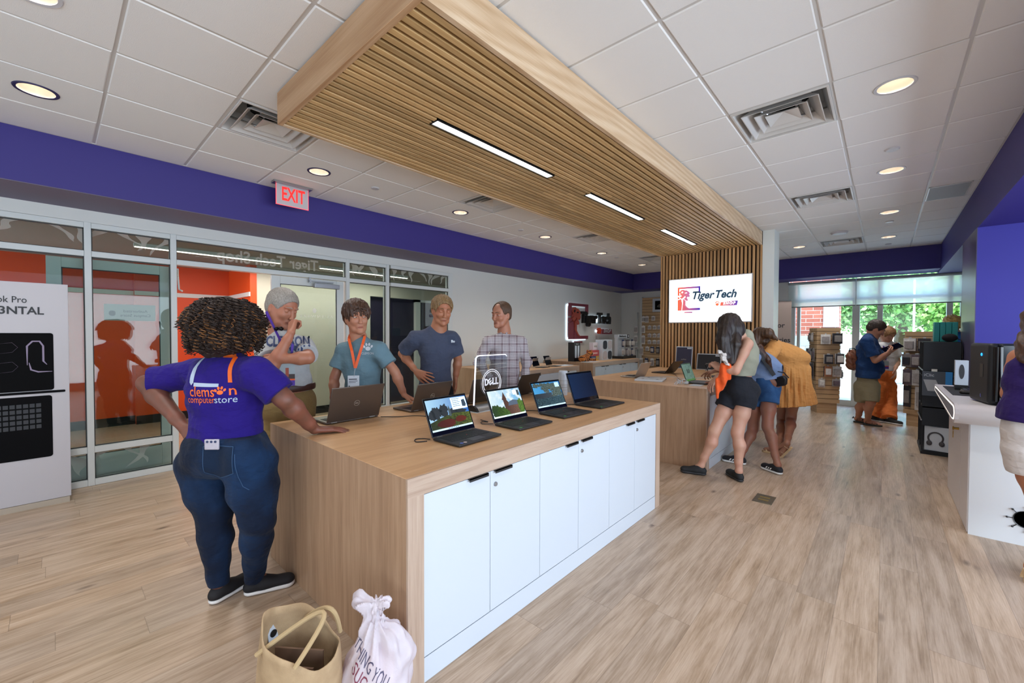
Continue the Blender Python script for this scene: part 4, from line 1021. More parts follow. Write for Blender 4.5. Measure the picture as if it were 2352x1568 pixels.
def logo_mats(pfx, e):
    out = []
    for i, (a, b) in enumerate((('#ef6a3f', '#3a31a6'), ('#ee6f49', '#b06aa8'))):
        t = NT(pfx + 'grad%d' % i); sp = t.n('SeparateXYZ'); t.l(t.coord('Generated'), sp.inputs[0])
        c = t.ramp(sp.outputs[0 if pfx == 'tv_' else 1], [(0, a), (1, b)])
        t.l(c, t.b.inputs['Base Color'])
        if e: t.l(c, t.b.inputs['Emission Color']); t.b.inputs['Emission Strength'].default_value = e; t.b.inputs['Base Color'].default_value = (0, 0, 0, 1); t.t.links.remove(t.b.inputs['Base Color'].links[0])
        out.append(t.m)
    if e: return [out[0], out[1], glow(pfx + 'w', '#f4f8ff', 1.2), glow(pfx + 'navy', '#183244', .8), glow(pfx + 'w2', '#ffffff', 1.1), glow(pfx + 'paw', '#ea5a38', 1)]
    return [plain(pfx + 'maroon', '#7a3340', .5), plain(pfx + 'rust', '#9a4234', .5), plain(pfx + 'blk', '#101016', .4), plain(pfx + 'blk2', '#0c0e10', .35), m_door, plain(pfx + 'or', '#d8441c', .5)]
disp = empty('_', 'x', 'x'); bpy.data.objects.remove(disp)
tiger_logo(tv, (-2.215, 7.3215, 2.105), (1, 0, 0), .96, .0006, logo_mats('tv_', .85), (0, -1, 0))
ws = empty('wall_logo_sign', 'halo-lit raised tiger head emblem and black letters on the white wall', 'sign', (-5.70, 9.35, 1.8))
tiger_logo(ws, (-5.665, 9.36, 1.80), (0, 1, 0), 2.08, .06, logo_mats('ws_', 0), (1, 0, 0))
mb = MB()
for (a, b, c, d) in ((8.34, 9.16, 2.18, 2.22), (8.30, 8.34, 1.36, 2.2), (8.34, 9.16, 1.34, 1.4), (9.16, 10.34, 1.80, 1.96), (9.66, 10.34, 1.54, 1.60), (8.6, 8.88, 1.27, 1.31)):
    mb.box(-5.712, -5.70, a, b, c, d)
mb.build('halo_strip', glow('halo', '#dff2ff', 1.1), ws)
# ================================================================== FIGURES: smooth implicit bodies meshed with surface nets
class Field:
    def __init__(s, vox=.005):
        s.vox = vox; s.prims = []
    def cone(s, a, b, r1, r2, k=.02, op='+', flat=None, clip=None):
        """rounded cone from a to b; flat=(axis,factor) squeezes it across that axis"""
        s.prims.append(('c', np.array(a, float), np.array(b, float), r1, r2, k, op, flat, clip)); return s
    def ell(s, c, r, R=None, k=.02, op='+'):
        s.prims.append(('e', np.array(c, float), np.array(r, float), None if R is None else np.array(R, float), 0, k, op, None)); return s
    def plane(s, p, n, k=.002, reg=None):
        """cut away everything on the side n points to (inside reg=(centre,radius) if given)"""
        s.prims.append(('p', np.array(p, float), np.array(n, float) / np.linalg.norm(n), reg, 0, k, '-', None)); return s
    def disp(s, fn): s.prims.append(('d', fn, 0, 0, 0, 0, 'd', None)); return s
    def run(s):
        lo = np.full(3, 1e9); hi = -lo
        for p in s.prims:
            if p[6] != '+': continue
            if p[0] == 'c':
                r = max(p[3], p[4]); lo = np.minimum(lo, np.minimum(p[1], p[2]) - r); hi = np.maximum(hi, np.maximum(p[1], p[2]) + r)
            else:
                r = p[2].max(); lo = np.minimum(lo, p[1] - r); hi = np.maximum(hi, p[1] + r)
        m = .03; lo -= m; hi += m; v = s.vox; n = np.ceil((hi - lo) / v).astype(int) + 1
        F = np.full(n, .05, np.float32)
        ax = [(lo[i] + v * np.arange(n[i])).astype(np.float32) for i in range(3)]
        for p in s.prims:
            if p[0] == 'd':
                X, Y, Z = np.meshgrid(*ax, indexing='ij', sparse=True)
                msk = np.abs(F) < .03
                D = np.broadcast_to(p[1](X, Y, Z), F.shape); F[msk] += D[msk].astype(np.float32); continue
            k = p[5]
            if p[0] == 'p':
                if p[3] is None: i0, i1 = np.zeros(3, int), n
                else:
                    c, R_ = np.array(p[3][0], float), p[3][1]; i0 = np.clip(np.floor((c - R_ - lo) / v).astype(int), 0, n); i1 = np.clip(np.ceil((c + R_ - lo) / v).astype(int), 0, n)
                sl = tuple(slice(i0[i], i1[i]) for i in range(3)); X, Y, Z = np.meshgrid(*[ax[i][i0[i]:i1[i]] for i in range(3)], indexing='ij', sparse=True)
                d = (X - p[1][0]) * p[2][0] + (Y - p[1][1]) * p[2][1] + (Z - p[1][2]) * p[2][2]
                if p[3] is not None:
                    q = np.sqrt((X - c[0]) ** 2 + (Y - c[1]) ** 2 + (Z - c[2]) ** 2) - R_
                    d = np.minimum(d, -q)
                F[sl] = np.maximum(F[sl], d); continue
            mg = max(k, .01) * 1.2 + v * 2
            if p[0] == 'c': r = max(p[3], p[4]); a_, b_ = np.minimum(p[1], p[2]) - r - mg, np.maximum(p[1], p[2]) + r + mg
            else: r = p[2].max(); a_, b_ = p[1] - r - mg, p[1] + r + mg
            i0 = np.clip(np.floor((a_ - lo) / v).astype(int), 0, n); i1 = np.clip(np.ceil((b_ - lo) / v).astype(int) + 1, 0, n)
            if (i1 <= i0).any(): continue
            sl = tuple(slice(i0[i], i1[i]) for i in range(3)); X, Y, Z = np.meshgrid(*[ax[i][i0[i]:i1[i]] for i in range(3)], indexing='ij', sparse=True)
            if p[0] == 'c':
                a, b, r1, r2, flat = p[1], p[2], p[3], p[4], p[7]; ba = b - a; L2 = max(float(ba @ ba), 1e-9)
                px, py, pz = X - a[0], Y - a[1], Z - a[2]
                if flat is not None:
                    f = np.array(flat[0], float); f /= np.linalg.norm(f); dt = (px * f[0] + py * f[1] + pz * f[2]) * (1 / flat[1] - 1)
                    px, py, pz = px + dt * f[0], py + dt * f[1], pz + dt * f[2]
                    db = float(ba @ f) * (1 / flat[1] - 1); ba = ba + db * f; L2 = max(float(ba @ ba), 1e-9)
                t = np.clip((px * ba[0] + py * ba[1] + pz * ba[2]) / L2, 0, 1)
                d = np.sqrt((px - ba[0] * t) ** 2 + (py - ba[1] * t) ** 2 + (pz - ba[2] * t) ** 2) - (r1 + (r2 - r1) * t)
                if p[8] is not None: d = np.maximum(d, (X - p[8][0][0]) * p[8][1][0] + (Y - p[8][0][1]) * p[8][1][1] + (Z - p[8][0][2]) * p[8][1][2])
                if flat is not None: d = d * min(1.0, flat[1]) if flat[1] < 1 else d
            else:
                px, py, pz = X - p[1][0], Y - p[1][1], Z - p[1][2]
                if p[3] is not None:
                    R = p[3]; px, py, pz = px * R[0][0] + py * R[0][1] + pz * R[0][2], px * R[1][0] + py * R[1][1] + pz * R[1][2], px * R[2][0] + py * R[2][1] + pz * R[2][2]
                rr = p[2]; q = np.sqrt((px / rr[0]) ** 2 + (py / rr[1]) ** 2 + (pz / rr[2]) ** 2)
                q2 = np.sqrt((px / rr[0] ** 2) ** 2 + (py / rr[1] ** 2) ** 2 + (pz / rr[2] ** 2) ** 2) + 1e-9
                d = q * (q - 1) / q2
            G = F[sl]
            if p[6] == '+':
                h = np.clip(.5 + .5 * (G - d) / k, 0, 1); F[sl] = G * (1 - h) + d * h - k * h * (1 - h)
            else:
                d = -d; h = np.clip(.5 - .5 * (G - d) / k, 0, 1); F[sl] = G * (1 - h) + d * h + k * h * (1 - h)
        return F, lo, v
def surface_nets(F, lo, v):
    S = F < 0
    c = [S[i:S.shape[0] - 1 + i, j:S.shape[1] - 1 + j, k:S.shape[2] - 1 + k] for i in (0, 1) for j in (0, 1) for k in (0, 1)]
    cnt = sum(x.astype(np.int8) for x in c); act = (cnt > 0) & (cnt < 8)
    I = np.argwhere(act); idx = np.full(act.shape, -1, np.int64); idx[act] = np.arange(len(I))
    P_ = np.zeros((len(I), 3)); W = np.zeros(len(I))
    for a in range(3):
        e = [0, 0, 0]; e[a] = 1; o = [x for x in range(3) if x != a]
        for u in (0, 1):
            for w in (0, 1):
                s0 = [0, 0, 0]; s0[o[0]] = u; s0[o[1]] = w; s0 = np.array(s0)
                A = I + s0; B = A + np.array(e); fa = F[A[:, 0], A[:, 1], A[:, 2]].astype(float); fb = F[B[:, 0], B[:, 1], B[:, 2]].astype(float)
                m = (fa < 0) != (fb < 0); t = fa[m] / (fa[m] - fb[m])
                P_[m] += A[m] + t[:, None] * np.array(e); W[m] += 1
    V = P_ / W[:, None] * v + lo
    Q = []
    for a in range(3):
        o = [x for x in range(3) if x != a]
        sl0 = [slice(None)] * 3; sl1 = [slice(None)] * 3; sl0[a] = slice(0, -1); sl1[a] = slice(1, None)
        s0, s1 = S[tuple(sl0)], S[tuple(sl1)]; E_ = np.argwhere(s0 != s1)
        ok = (E_[:, o[0]] > 0) & (E_[:, o[1]] > 0) & (E_[:, o[0]] < S.shape[o[0]] - 1) & (E_[:, o[1]] < S.shape[o[1]] - 1); E_ = E_[ok]
        q = []
        for du, dw in ((-1, -1), (0, -1), (0, 0), (-1, 0)):
            C = E_.copy(); C[:, o[0]] += du; C[:, o[1]] += dw; q.append(idx[C[:, 0], C[:, 1], C[:, 2]])
        q = np.stack(q, 1); inside = S[E_[:, 0], E_[:, 1], E_[:, 2]]
        flip = inside if a != 1 else ~inside
        q[~flip] = q[~flip][:, ::-1]; Q.append(q)
    return V, np.concatenate(Q)
def field_obj(field, name, mat, parent, relax=1):
    F, lo, v = field.run(); V, Q = surface_nets(F, lo, v)
    if relax:
        for _ in range(relax):
            acc = np.zeros_like(V); n = np.zeros(len(V))
            for i in range(4):
                a, b = Q[:, i], Q[:, (i + 1) % 4]
                np.add.at(acc, a, V[b]); np.add.at(n, a, 1); np.add.at(acc, b, V[a]); np.add.at(n, b, 1)
            V = V * .4 + acc / np.maximum(n, 1)[:, None] * .6
    me = bpy.data.meshes.new(name); inv = parent_world(parent).inverted() if parent is not None else Matrix()
    off = np.array(inv) ; Vw = V @ off[:3, :3].T + off[:3, 3]
    me.vertices.add(len(Vw)); me.vertices.foreach_set('co', Vw.ravel()); me.loops.add(Q.size); me.loops.foreach_set('vertex_index', Q.ravel())
    me.polygons.add(len(Q)); me.polygons.foreach_set('loop_start', np.arange(0, Q.size, 4)); me.polygons.foreach_set('loop_total', np.full(len(Q), 4))
    me.update(); me.validate(); me.polygons.foreach_set('use_smooth', [True] * len(me.polygons)); me.materials.append(mat)
    o = bpy.data.objects.new(name, me); COL.objects.link(o)
    if parent is not None: o.parent = parent
    o['_w'] = 0; del o['_w']
    return o, (V, Q)

# ---- people materials
def skin(name, c):
    if name in MATS: return MATS[name]
    t = NT(name); t.set(Roughness=.5)
    n = t.noise(t.coord(), 9, 3); t.l(t.mix(t.math('MULTIPLY', t.ramp(n, [(.4, 0.0), (.7, 1.0)]), .25), c, '#b4604a'), t.b.inputs['Base Color'])
    t.b.inputs['Subsurface Weight'].default_value = .08; t.b.inputs['Subsurface Radius'].default_value = (.02, .008, .004)
    MATS[name] = t.m; return t.m
def cloth(name, c, var=.08, bump=.5, weave=0, scale=1, rough=.85, mottled=None, folds=.012):
    if name in MATS: return MATS[name]
    t = NT(name); t.set(Roughness=rough); t.b.inputs['Sheen Weight'].default_value = .03; t.b.inputs['Specular IOR Level'].default_value = .25
    v = t.coord(); n = t.noise(v, 30 * scale, 5, .65); hsv = t.n('HueSaturation'); base = None
    if mottled: base = t.mix(t.ramp(t.noise(v, 3.2, 3), [(.42, 0.0), (.62, 1.0)]), c, mottled); t.l(base, hsv.inputs['Color'])
    else: hsv.inputs['Color'].default_value = lin(c)
    t.l(t.math('MULTIPLY_ADD', n, 2 * var, 1 - var), hsv.inputs['Value']); t.l(hsv.outputs[0], t.b.inputs['Base Color'])
    f = t.math('ADD', t.noise(t.mapping(v, (9, 9, 3.4)), 1.2, 2, .5), t.math('MULTIPLY', t.noise(t.mapping(v, (16, 16, 30), rot=(.5, .3, 0)), 1.1, 2, .5), .45))
    h = t.math('ADD', f, t.math('MULTIPLY', t.noise(v, 380, 2), .02 + weave))
    t.bump(h, min(1, bump * 1.4), folds * 2.0); MATS[name] = t.m; return t.m
def hairm(name, c1, c2, axis=(60, 60, 3), rough=.45):
    if name in MATS: return MATS[name]
    t = NT(name); t.set(Roughness=rough); n = t.noise(t.mapping(t.coord(), axis), 2.2, 4, .7)
    t.l(t.ramp(n, [(.35, c1), (.7, c2)]), t.b.inputs['Base Color']); t.bump(n, .7, .006); MATS[name] = t.m; return t.m

def V3(*a): return np.array(a, float)
def unit(v): v = np.array(v, float); return v / (np.linalg.norm(v) + 1e-12)
def head_axes(yaw, pitch=0, roll=0):
    """yaw: heading angle of the face in the xy plane (deg, 0 = +x); pitch: up positive; roll: tilt to the person's left"""
    y, p, r = map(math.radians, (yaw, pitch, roll))
    f = V3(math.cos(y) * math.cos(p), math.sin(y) * math.cos(p), math.sin(p))
    l = V3(-math.sin(y), math.cos(y), 0); u = np.cross(f, l)
    l2 = l * math.cos(r) - u * math.sin(r); u2 = u * math.cos(r) + l * math.sin(r)
    return f, l2, u2          # forward, left, up
def add_head(F, c, ax, s=1.0, fem=0.0, mouth=0.0, jaw=1.0):
    f, l, u = ax; c = np.array(c, float)
    q = lambda a, b, d: c + s * (f * a + l * b + u * d)
    R = np.stack([f, l, u])
    F.ell(q(-.012, 0, .035), s * V3(.097, .077, .083), R, .02)
    F.ell(q(.028, 0, -.018), s * V3(.066, .064, .088), R, .03)
    for e in (1, -1):
        F.cone(q(-.005, e * .052, -.03), q(.045, e * .035 * jaw, -.088), s * .026, s * .019, .03)
        F.cone(q(.045, e * .035 * jaw, -.088), q(.075, e * .010, -.1), s * .019, s * .018, .02)
        F.ell(q(.062, e * .036, -.028), s * V3(.024, .024, .022), R, .02)           # cheek
        F.ell(q(-.008, e * .076, -.012), s * V3(.017, .008, .032), R, .008)         # ear
        F.ell(q(-.001, e * .083, -.010), s * V3(.008, .006, .018), R, .006, '-')
        F.ell(q(.092, e * .0315, .004), s * V3(.011, .019, .013), R, .012, '-')      # eye socket
        F.ell(q(.104, e * .010, -.040), s * V3(.009, .007, .007), R, .006)          # nostril wing
        F.cone(q(.088, e * .014, .026), q(.078, e * .048, .024), s * (.009 - .003 * fem), s * .006, .014)   # brow
    F.cone(q(.090, 0, .018), q(.110, 0, -.036), s * .0075, s * .0098, .012)          # nose
    F.ell(q(.082, 0, -.071), s * V3(.014, .025, .016), R, .016)                      # mouth mound
    F.cone(q(.098, .015, -.0705), q(.098, -.015, -.0705), s * (.0016 + mouth * .0022), s * (.0016 + mouth * .0022), .003, '-')
    F.ell(q(.080, 0, -.104), s * V3(.020, .022, .016), R, .018)                      # chin
    return q, R
def face_parts(body, q, R, s, iris='#3c2c20', brow='#3a2a1e', gaze=(0, 0), closed=0.0, lip='#a8605a', skinm=None, glasses=False, mouth=0):
    f, l, u = R
    for e in (1, -1):
        c = q(.0748, e * .0315, .003); r = .0142 * s
        if closed > .6: gaze = (0, -.35)
        mb = MB(); mb.ball(tuple(c), r, 14, 10); mb.build('eye', plain('eye_white', '#a89e96', .4), body, smooth=True)
        g = unit(f + l * gaze[0] + u * gaze[1]); ic = c + g * (r - .0050 * s)
        if closed < .6: MB().ball(tuple(ic), .0060 * s, 12, 8).build('iris', plain('iris_' + iris[1:], iris, .2), body, smooth=True)
        # lids: shells over the ball
        mb = MB(); vs = []; fs = []; n, m_ = 12, 5
        for (a0, a1) in ((90, (13 - 36 * closed) if closed < .6 else -16), (-75, -15)):
            b0 = len(vs)
            for i in range(m_ + 1):
                ph = math.radians(a0 + (a1 - a0) * i / m_)
                for j in range(n + 1):
                    th = math.radians(-88 + 176 * j / n); vs.append(tuple(c + (f * math.cos(ph) * math.cos(th) + l * math.cos(ph) * math.sin(th) + u * math.sin(ph)) * r * 1.05))
            for i in range(m_):
                for j in range(n): a = b0 + i * (n + 1) + j; fs.append((a, a + 1, a + n + 2, a + n + 1))
        mb.add(vs, fs); mb.build('eyelid', skinm, body, smooth=True)
        mb = MB(); mb.tube([tuple(q(.0985, e * .014, .026)), tuple(q(.096, e * .030, .0305)), tuple(q(.083, e * .048, .027))], [.0034 * s, .0036 * s, .0016 * s], 6, flat=1); mb.build('eyebrow', plain('brow_' + brow[1:], brow, .8), body, smooth=True)
    mb = MB(); g_ = -.0012 + .0026 * mouth
    up_ = [(.0905, .0235, -.0705, .0006), (.0945, .0165, -.0685, .0024), (.0970, .0075, -.0660, .0032), (.0972, 0, -.0668, .0030), (.0970, -.0075, -.0660, .0032), (.0945, -.0165, -.0685, .0024), (.0905, -.0235, -.0705, .0006)]
    lo_ = [(.0905, .0225, -.0712, .0006), (.0940, .0145, -.0735, .0028), (.0962, .006, -.0752, .0038), (.0962, -.006, -.0752, .0038), (.0940, -.0145, -.0735, .0028), (.0905, -.0225, -.0712, .0006)]
    for L_, sg in ((up_, 1), (lo_, -1)): mb.tube([tuple(q(a, b, c + sg * g_ * .5)) for a, b, c, r in L_], [r * s for a, b, c, r in L_], 8)
    mb.build('lips', plain('lip_' + lip[1:], lip, .45), body, smooth=True)
    if glasses:
        mb = MB()
        for e in (1, -1):
            mb.tube([tuple(q(.106, e * .031 + .021 * math.cos(a), .002 + .016 * math.sin(a))) for a in np.linspace(0, 2 * PI, 20, endpoint=False)], .0016, 6, closed=True)
            mb.tube([tuple(q(.104, e * .052, .006)), tuple(q(.05, e * .079, .008)), tuple(q(-.01, e * .083, .004))], .0016, 6)
        mb.build('glasses', m_black, body)

def add_hand(F, w, d, n, th, s=1.0, curl=(15, 20, 20), spread=7, thumb=(35, 15), grip=None, k=.004):
    """w wrist, d direction of the hand, n back-of-hand normal, th unit vector towards the thumb side"""
    s = s * 1.1; d = unit(d); n = unit(np.array(n) - d * (np.array(n) @ d)); t = unit(np.cross(n, d)); t = t if t @ np.array(th, float) > 0 else -t
    w = np.array(w, float)
    P3 = lambda a, b, c: w + s * (d * a + t * b + n * c)
    for b in (.027, .009, -.009, -.026):
        F.cone(P3(.0, b * .55, 0), P3(.082 - abs(b - .009) * .15, b, .0), s * .0145, s * .0118, .012)
    out = []
    for i, (b, L, off) in enumerate(((.029, (.040, .025, .020), .084), (.0095, (.045, .029, .021), .088), (-.010, (.041, .027, .020), .084), (-.028, (.032, .021, .018), .076))):
        base = P3(off, b, .001); sp = math.radians(spread * (1.4, .4, -.5, -1.5)[i]); dd = unit(d * math.cos(sp) + t * math.sin(sp)); nn = n.copy(); pos = base; ang = 0
        cu = curl if not isinstance(curl[0], (list, tuple)) else curl[i]
        r = (.0092, .0094, .009, .0079)[i]
        for j in range(3):
            ang += math.radians(cu[j]); dv = dd * math.cos(ang) - n * math.sin(ang); nx = pos + s * L[j] * dv
            F.cone(pos, nx, s * (r - .0008 * j), s * (r - .0008 * (j + 1)), k); pos = nx
        out.append(pos)
    a1, a2 = map(math.radians, thumb)
    p0 = P3(.018, .024, -.004); dv = d * math.cos(a1) + t * math.sin(a1) - n * .25; p1 = p0 + s * .036 * unit(dv)
    dv2 = d * math.cos(a1 - a2) + t * math.sin(a1 - a2) - n * .3; p2 = p1 + s * .031 * unit(dv2); p3 = p2 + s * .024 * unit(dv2 - t * .15)
    F.cone(p0, p1, s * .0145, s * .011, .01).cone(p1, p2, s * .011, s * .0098, k).cone(p2, p3, s * .0098, s * .008, k)
    return out

def sneaker(body, ank, toe_dir, L=.27, low=True, upper='#141416', sole='#e8e6e2', stripes=None, foxing=None, tilt=0, name='shoe', laces=True, solid_sole=.026):
    """shoe whose heel sits below the ankle; toe_dir in the floor plane"""
    d = unit((toe_dir[0], toe_dir[1], 0)); l = V3(-d[1], d[0], 0); u = V3(0, 0, 1)
    if tilt:
        a = math.radians(tilt); d2 = d * math.cos(a) + u * -math.sin(a) * -1 * -1; d, u = unit(d * math.cos(a) - u * math.sin(a)), unit(u * math.cos(a) + d * math.sin(a))
    k = L / .27; h0 = np.array((ank[0], ank[1], ank[2]), float)
    o = h0 - d * .055 * k          # heel point
    q = lambda a, b, c: o + k * (d * a + l * b) + u * c
    S = Field(.0045)
    out = [(.0, .0), (.02, .030), (.07, .035), (.13, .036), (.19, .046), (.235, .040), (.262, .022), (.27, 0)]
    # sole
    S.cone(q(.04, 0, .017), q(.21, 0, .016), .038, .046, .01, flat=(u, .45))
    so, _ = field_obj(S, 'sole', plain('sole_' + sole[1:], sole, .5, var=.05), body, 2)
    U = Field(.004)
    U.cone(q(.035, 0, .046), q(.10, 0, .046), .035, .040, .02).cone(q(.10, 0, .047), q(.212, 0, .038), .042, .043, .02, flat=(u, .75)).cone(q(.045, 0, .045), q(.065, 0, .082), .032, .036, .02).cone(q(.075, 0, .07), q(.13, 0, .05), .034, .034, .02)
    U.plane(q(.05, 0, .098) if low else q(.05, 0, .12), tuple(u + d * -.3)); U.plane(q(0, 0, .026), tuple(-u))
    U.ell(q(.058, 0, .108), (.026, .026, .026), None, .008, '-')
    up, (V, Q) = field_obj(U, name, plain('upper_' + upper[1:], upper, .75, var=.05), body, 2)
    if stripes:
        bv = BVHTree.FromPolygons([tuple(v) for v in V], [tuple(x) for x in Q])
        for side in (1, -1):
            for j in range(3):
                mb = MB(); pts = []
                for w_ in (0, 1):
                    for tt in np.linspace(0, 1, 5):
                        a = .085 + .028 * j + .014 * w_ + .02 * (1 - tt); P0 = q(a + .0, side * .12, .026 + .03 * tt)
                        hit = bv.ray_cast(Vector(P0), Vector(-l * side)); pts.append(tuple((hit[0] if hit[0] is not None else Vector(P0 - l * side * .085)) + Vector(l * side * .0015)))
                mb.add(pts, [(i, i + 1, i + 6, i + 5) for i in range(4)]); mb.build('stripe', plain('stripe_white', '#e9e9e6', .5), up)
    if laces:
        for j in range(4): MB().tube([tuple(q(.115 + .018 * j, -.018, .064 - .006 * j)), tuple(q(.122 + .018 * j, 0, .071 - .006 * j)), tuple(q(.115 + .018 * j, .018, .064 - .006 * j))], .0028, 6).build('lace', plain('lace_' + upper[1:], upper, .7), up)
    return up
def decal_text(V, Q, body, org, u, v, n, size, mat, parent, name='print', width=None, lift=.002, polys=None, maxd=.25, **kw):
    """print lying on a garment: projects flat lettering along -n on to the surface"""
    bv = BVHTree.FromPolygons([tuple(x) for x in V], [tuple(x) for x in Q]); u, v, n = Vector(u).normalized(), Vector(v).normalized(), Vector(n).normalized(); org = Vector(org)
    if polys is None:
        vs, fs = text_geo(body, size, res=2, **kw); k = 1
        if width: k = width / (max(p.x for p in vs) - min(p.x for p in vs))
        bm = bmesh.new(); vv = [bm.verts.new((p.x * k, p.y, 0)) for p in vs]
        for f in fs:
            try: bm.faces.new([vv[i] for i in f])
            except Exception: pass
    else:
        bm = bmesh.new()
        for pl in polys: bm.faces.new([bm.verts.new((a, b, 0)) for a, b in pl])
    bmesh.ops.triangulate(bm, faces=bm.faces[:])
    for _ in range(3):
        es = [e for e in bm.edges if e.calc_length() > .018]
        if not es: break
        bmesh.ops.subdivide_edges(bm, edges=es, cuts=1); bmesh.ops.triangulate(bm, faces=bm.faces[:])
    for x in bm.verts:
        p = org + u * x.co.x + v * x.co.y + n * .32; hit = bv.ray_cast(p, -n, maxd + .32)
        x.co = (hit[0] if hit[0] is not None else org + u * x.co.x + v * x.co.y) + n * lift
    bm.verts.index_update(); vs = [x.co.copy() for x in bm.verts]; fs = [tuple(x.index for x in f.verts) for f in bm.faces]; bm.free()
    return MB().add(vs, fs).build(name, mat, parent)
def paw_polys(r):
    E = lambda cx, cy_, rx, ry, a=0: [(cx + rx * math.cos(t) * math.cos(a) - ry * math.sin(t) * math.sin(a), cy_ + rx * math.cos(t) * math.sin(a) + ry * math.sin(t) * math.cos(a)) for t in np.linspace(0, 2 * PI, 14, endpoint=False)]
    return [E(0, -.25 * r, .5 * r, .42 * r), E(-.72 * r, .12 * r, .2 * r, .3 * r, .5), E(-.28 * r, .55 * r, .2 * r, .32 * r, .15), E(.24 * r, .58 * r, .2 * r, .32 * r, -.15), E(.7 * r, .2 * r, .2 * r, .3 * r, -.5)]
def limb(F, pts, rs, k=.02):
    for i in range(len(pts) - 1): F.cone(pts[i], pts[i + 1], rs[i], rs[i + 1], k)
def lerp(a, b, t): return np.array(a, float) * (1 - t) + np.array(b, float) * t
def arm_skin(F, sh, el, wr, s=1.0, k=.02):
    limb(F, [sh, lerp(sh, el, .35), lerp(sh, el, .85), el], [.050 * s, .046 * s, .037 * s, .036 * s], k)
    limb(F, [el, lerp(el, wr, .28), lerp(el, wr, .8), wr], [.036 * s, .041 * s, .027 * s, .0235 * s], k)
def leg_skin(F, hp, kn, an, s=1.0, calf=None):
    limb(F, [hp, lerp(hp, kn, .45), lerp(hp, kn, .9), kn], [.085 * s, .075 * s, .054 * s, .053 * s], .03)
    back = np.array(calf if calf is not None else (0, 0, 0), float)
    limb(F, [kn, lerp(kn, an, .3) + back * .018, lerp(kn, an, .75), an], [.052 * s, .056 * s, .036 * s, .033 * s], .025)
def torso(F, pel, che, shL, shR, fw, w=1.0, infl=0.0, belly=0.0, chest=0.0, hip=1.0):
    """trunk: pelvis, waist, rib cage, shoulders"""
    fw = unit(fw); up = unit(np.array(che) - np.array(pel)); l = unit(np.cross(up, fw)); R = np.stack([fw, l, up]); i = infl
    pel, che = np.array(pel, float), np.array(che, float)
    F.ell(pel, (.105 * w * hip + i, .155 * w * hip + i, .13 + i), R, .05)
    F.ell(lerp(pel, che, .45) + fw * belly * .6, (.098 * w + belly + i, .135 * w + belly * .6 + i, .17 + i), R, .06)
    F.ell(che + fw * chest * .3, (.112 * w + i + chest * .5, .155 * w + i, .19 + i), R, .06)
    sh = (np.array(shL) + np.array(shR)) / 2
    for p in (shL, shR):
        F.cone(lerp(sh, p, .1) + up * .0, lerp(sh, p, .9), .066 * w ** .5 + i, .050 * w ** .5 + i, .05)
        F.cone(lerp(sh, p, .22) + up * .065, lerp(sh, p, .86) + up * .012, .026 + i, .036 + i, .05)
    F.cone(sh + up * .02, sh + up * .075, .062 + i * .6, .050 + i * .5, .04)
    return R
def wrinkles(amp, dirs, scale=1.0, zmin=None, zmax=None):
    def f(X, Y, Z):
        s_ = 0
        for (a, b, c, ph) in dirs: s_ = s_ + np.sin((a * X + b * Y + c * Z) * scale + ph + .9 * np.sin(11 * Z + 7 * X + ph * 2) + .7 * np.sin(9 * Y - 6 * Z))
        s_ = s_ / len(dirs)
        w = 1.0
        if zmin is not None: w = np.clip(1 - (Z - zmin) / (zmax - zmin), 0, 1)
        return amp * 1.5 * s_ * w
    return f
# ================================================================== PEOPLE
def hd(deg): return V3(math.cos(math.radians(deg)), math.sin(math.radians(deg)), 0)
def A(p): return np.array(p, float)
def short_hair(ax, c, s, mat, body, h=.012, fringe=0.0, brow=.045, nape=-.06, recede=0.0, vox=.004, amp=.004, seed=0, side=.0):
    f, l, u = ax; q = lambda a, b, d: A(c) + s * (f * a + l * b + u * d); R = np.stack([f, l, u]); F = Field(vox)
    F.ell(q(-.012, 0, .037), s * V3(.098 + h, .078 + h, .084 + h), R, .01)
    F.ell(q(-.035, 0, -.01), s * V3(.070 + h * .6, .072 + h * .6, .07), R, .02)
    F.ell(q(.10, 0, -.075 + brow), s * V3(.075 + recede, .082 - recede * .3, .09), R, .012, '-')
    for e in (1, -1): F.ell(q(.012, e * .085, -.03), s * V3(.03, .02, .045), R, .008, '-')
    if recede: F.ell(q(.085, 0, .085), s * V3(.05, .045, .06), R, .01, '-')
    if fringe:
        for k in range(7):
            b = -.052 + .0173 * k; F.cone(q(.055, b, .095), q(.097 - abs(b) * .35, b * 1.08 + .006, .095 - fringe + .006 * math.sin(k * 2.3 + seed)), s * .018, s * .008, .008)
        for e in (1, -1): F.cone(q(.03, e * .075, .06), q(.035, e * .082, .0), s * .018, s * .009, .01)
    F.plane(q(0, 0, nape), tuple(-u + f * .2))
    fr = [unit(V3(math.cos(a), math.sin(a), .3 * math.sin(3 * a))) for a in np.linspace(0, 5, 7)]
    def dn(X, Y, Z):
        o = 0
        for i, v in enumerate(fr): o = o + np.sin((v[0] * (X - c[0]) + v[1] * (Y - c[1]) + v[2] * (Z - c[2])) * (150 + 40 * i) + i + seed)
        return o / 7 * amp * 1.6
    F.disp(dn)
    return field_obj(F, 'hair', mat, body, 1)[0]

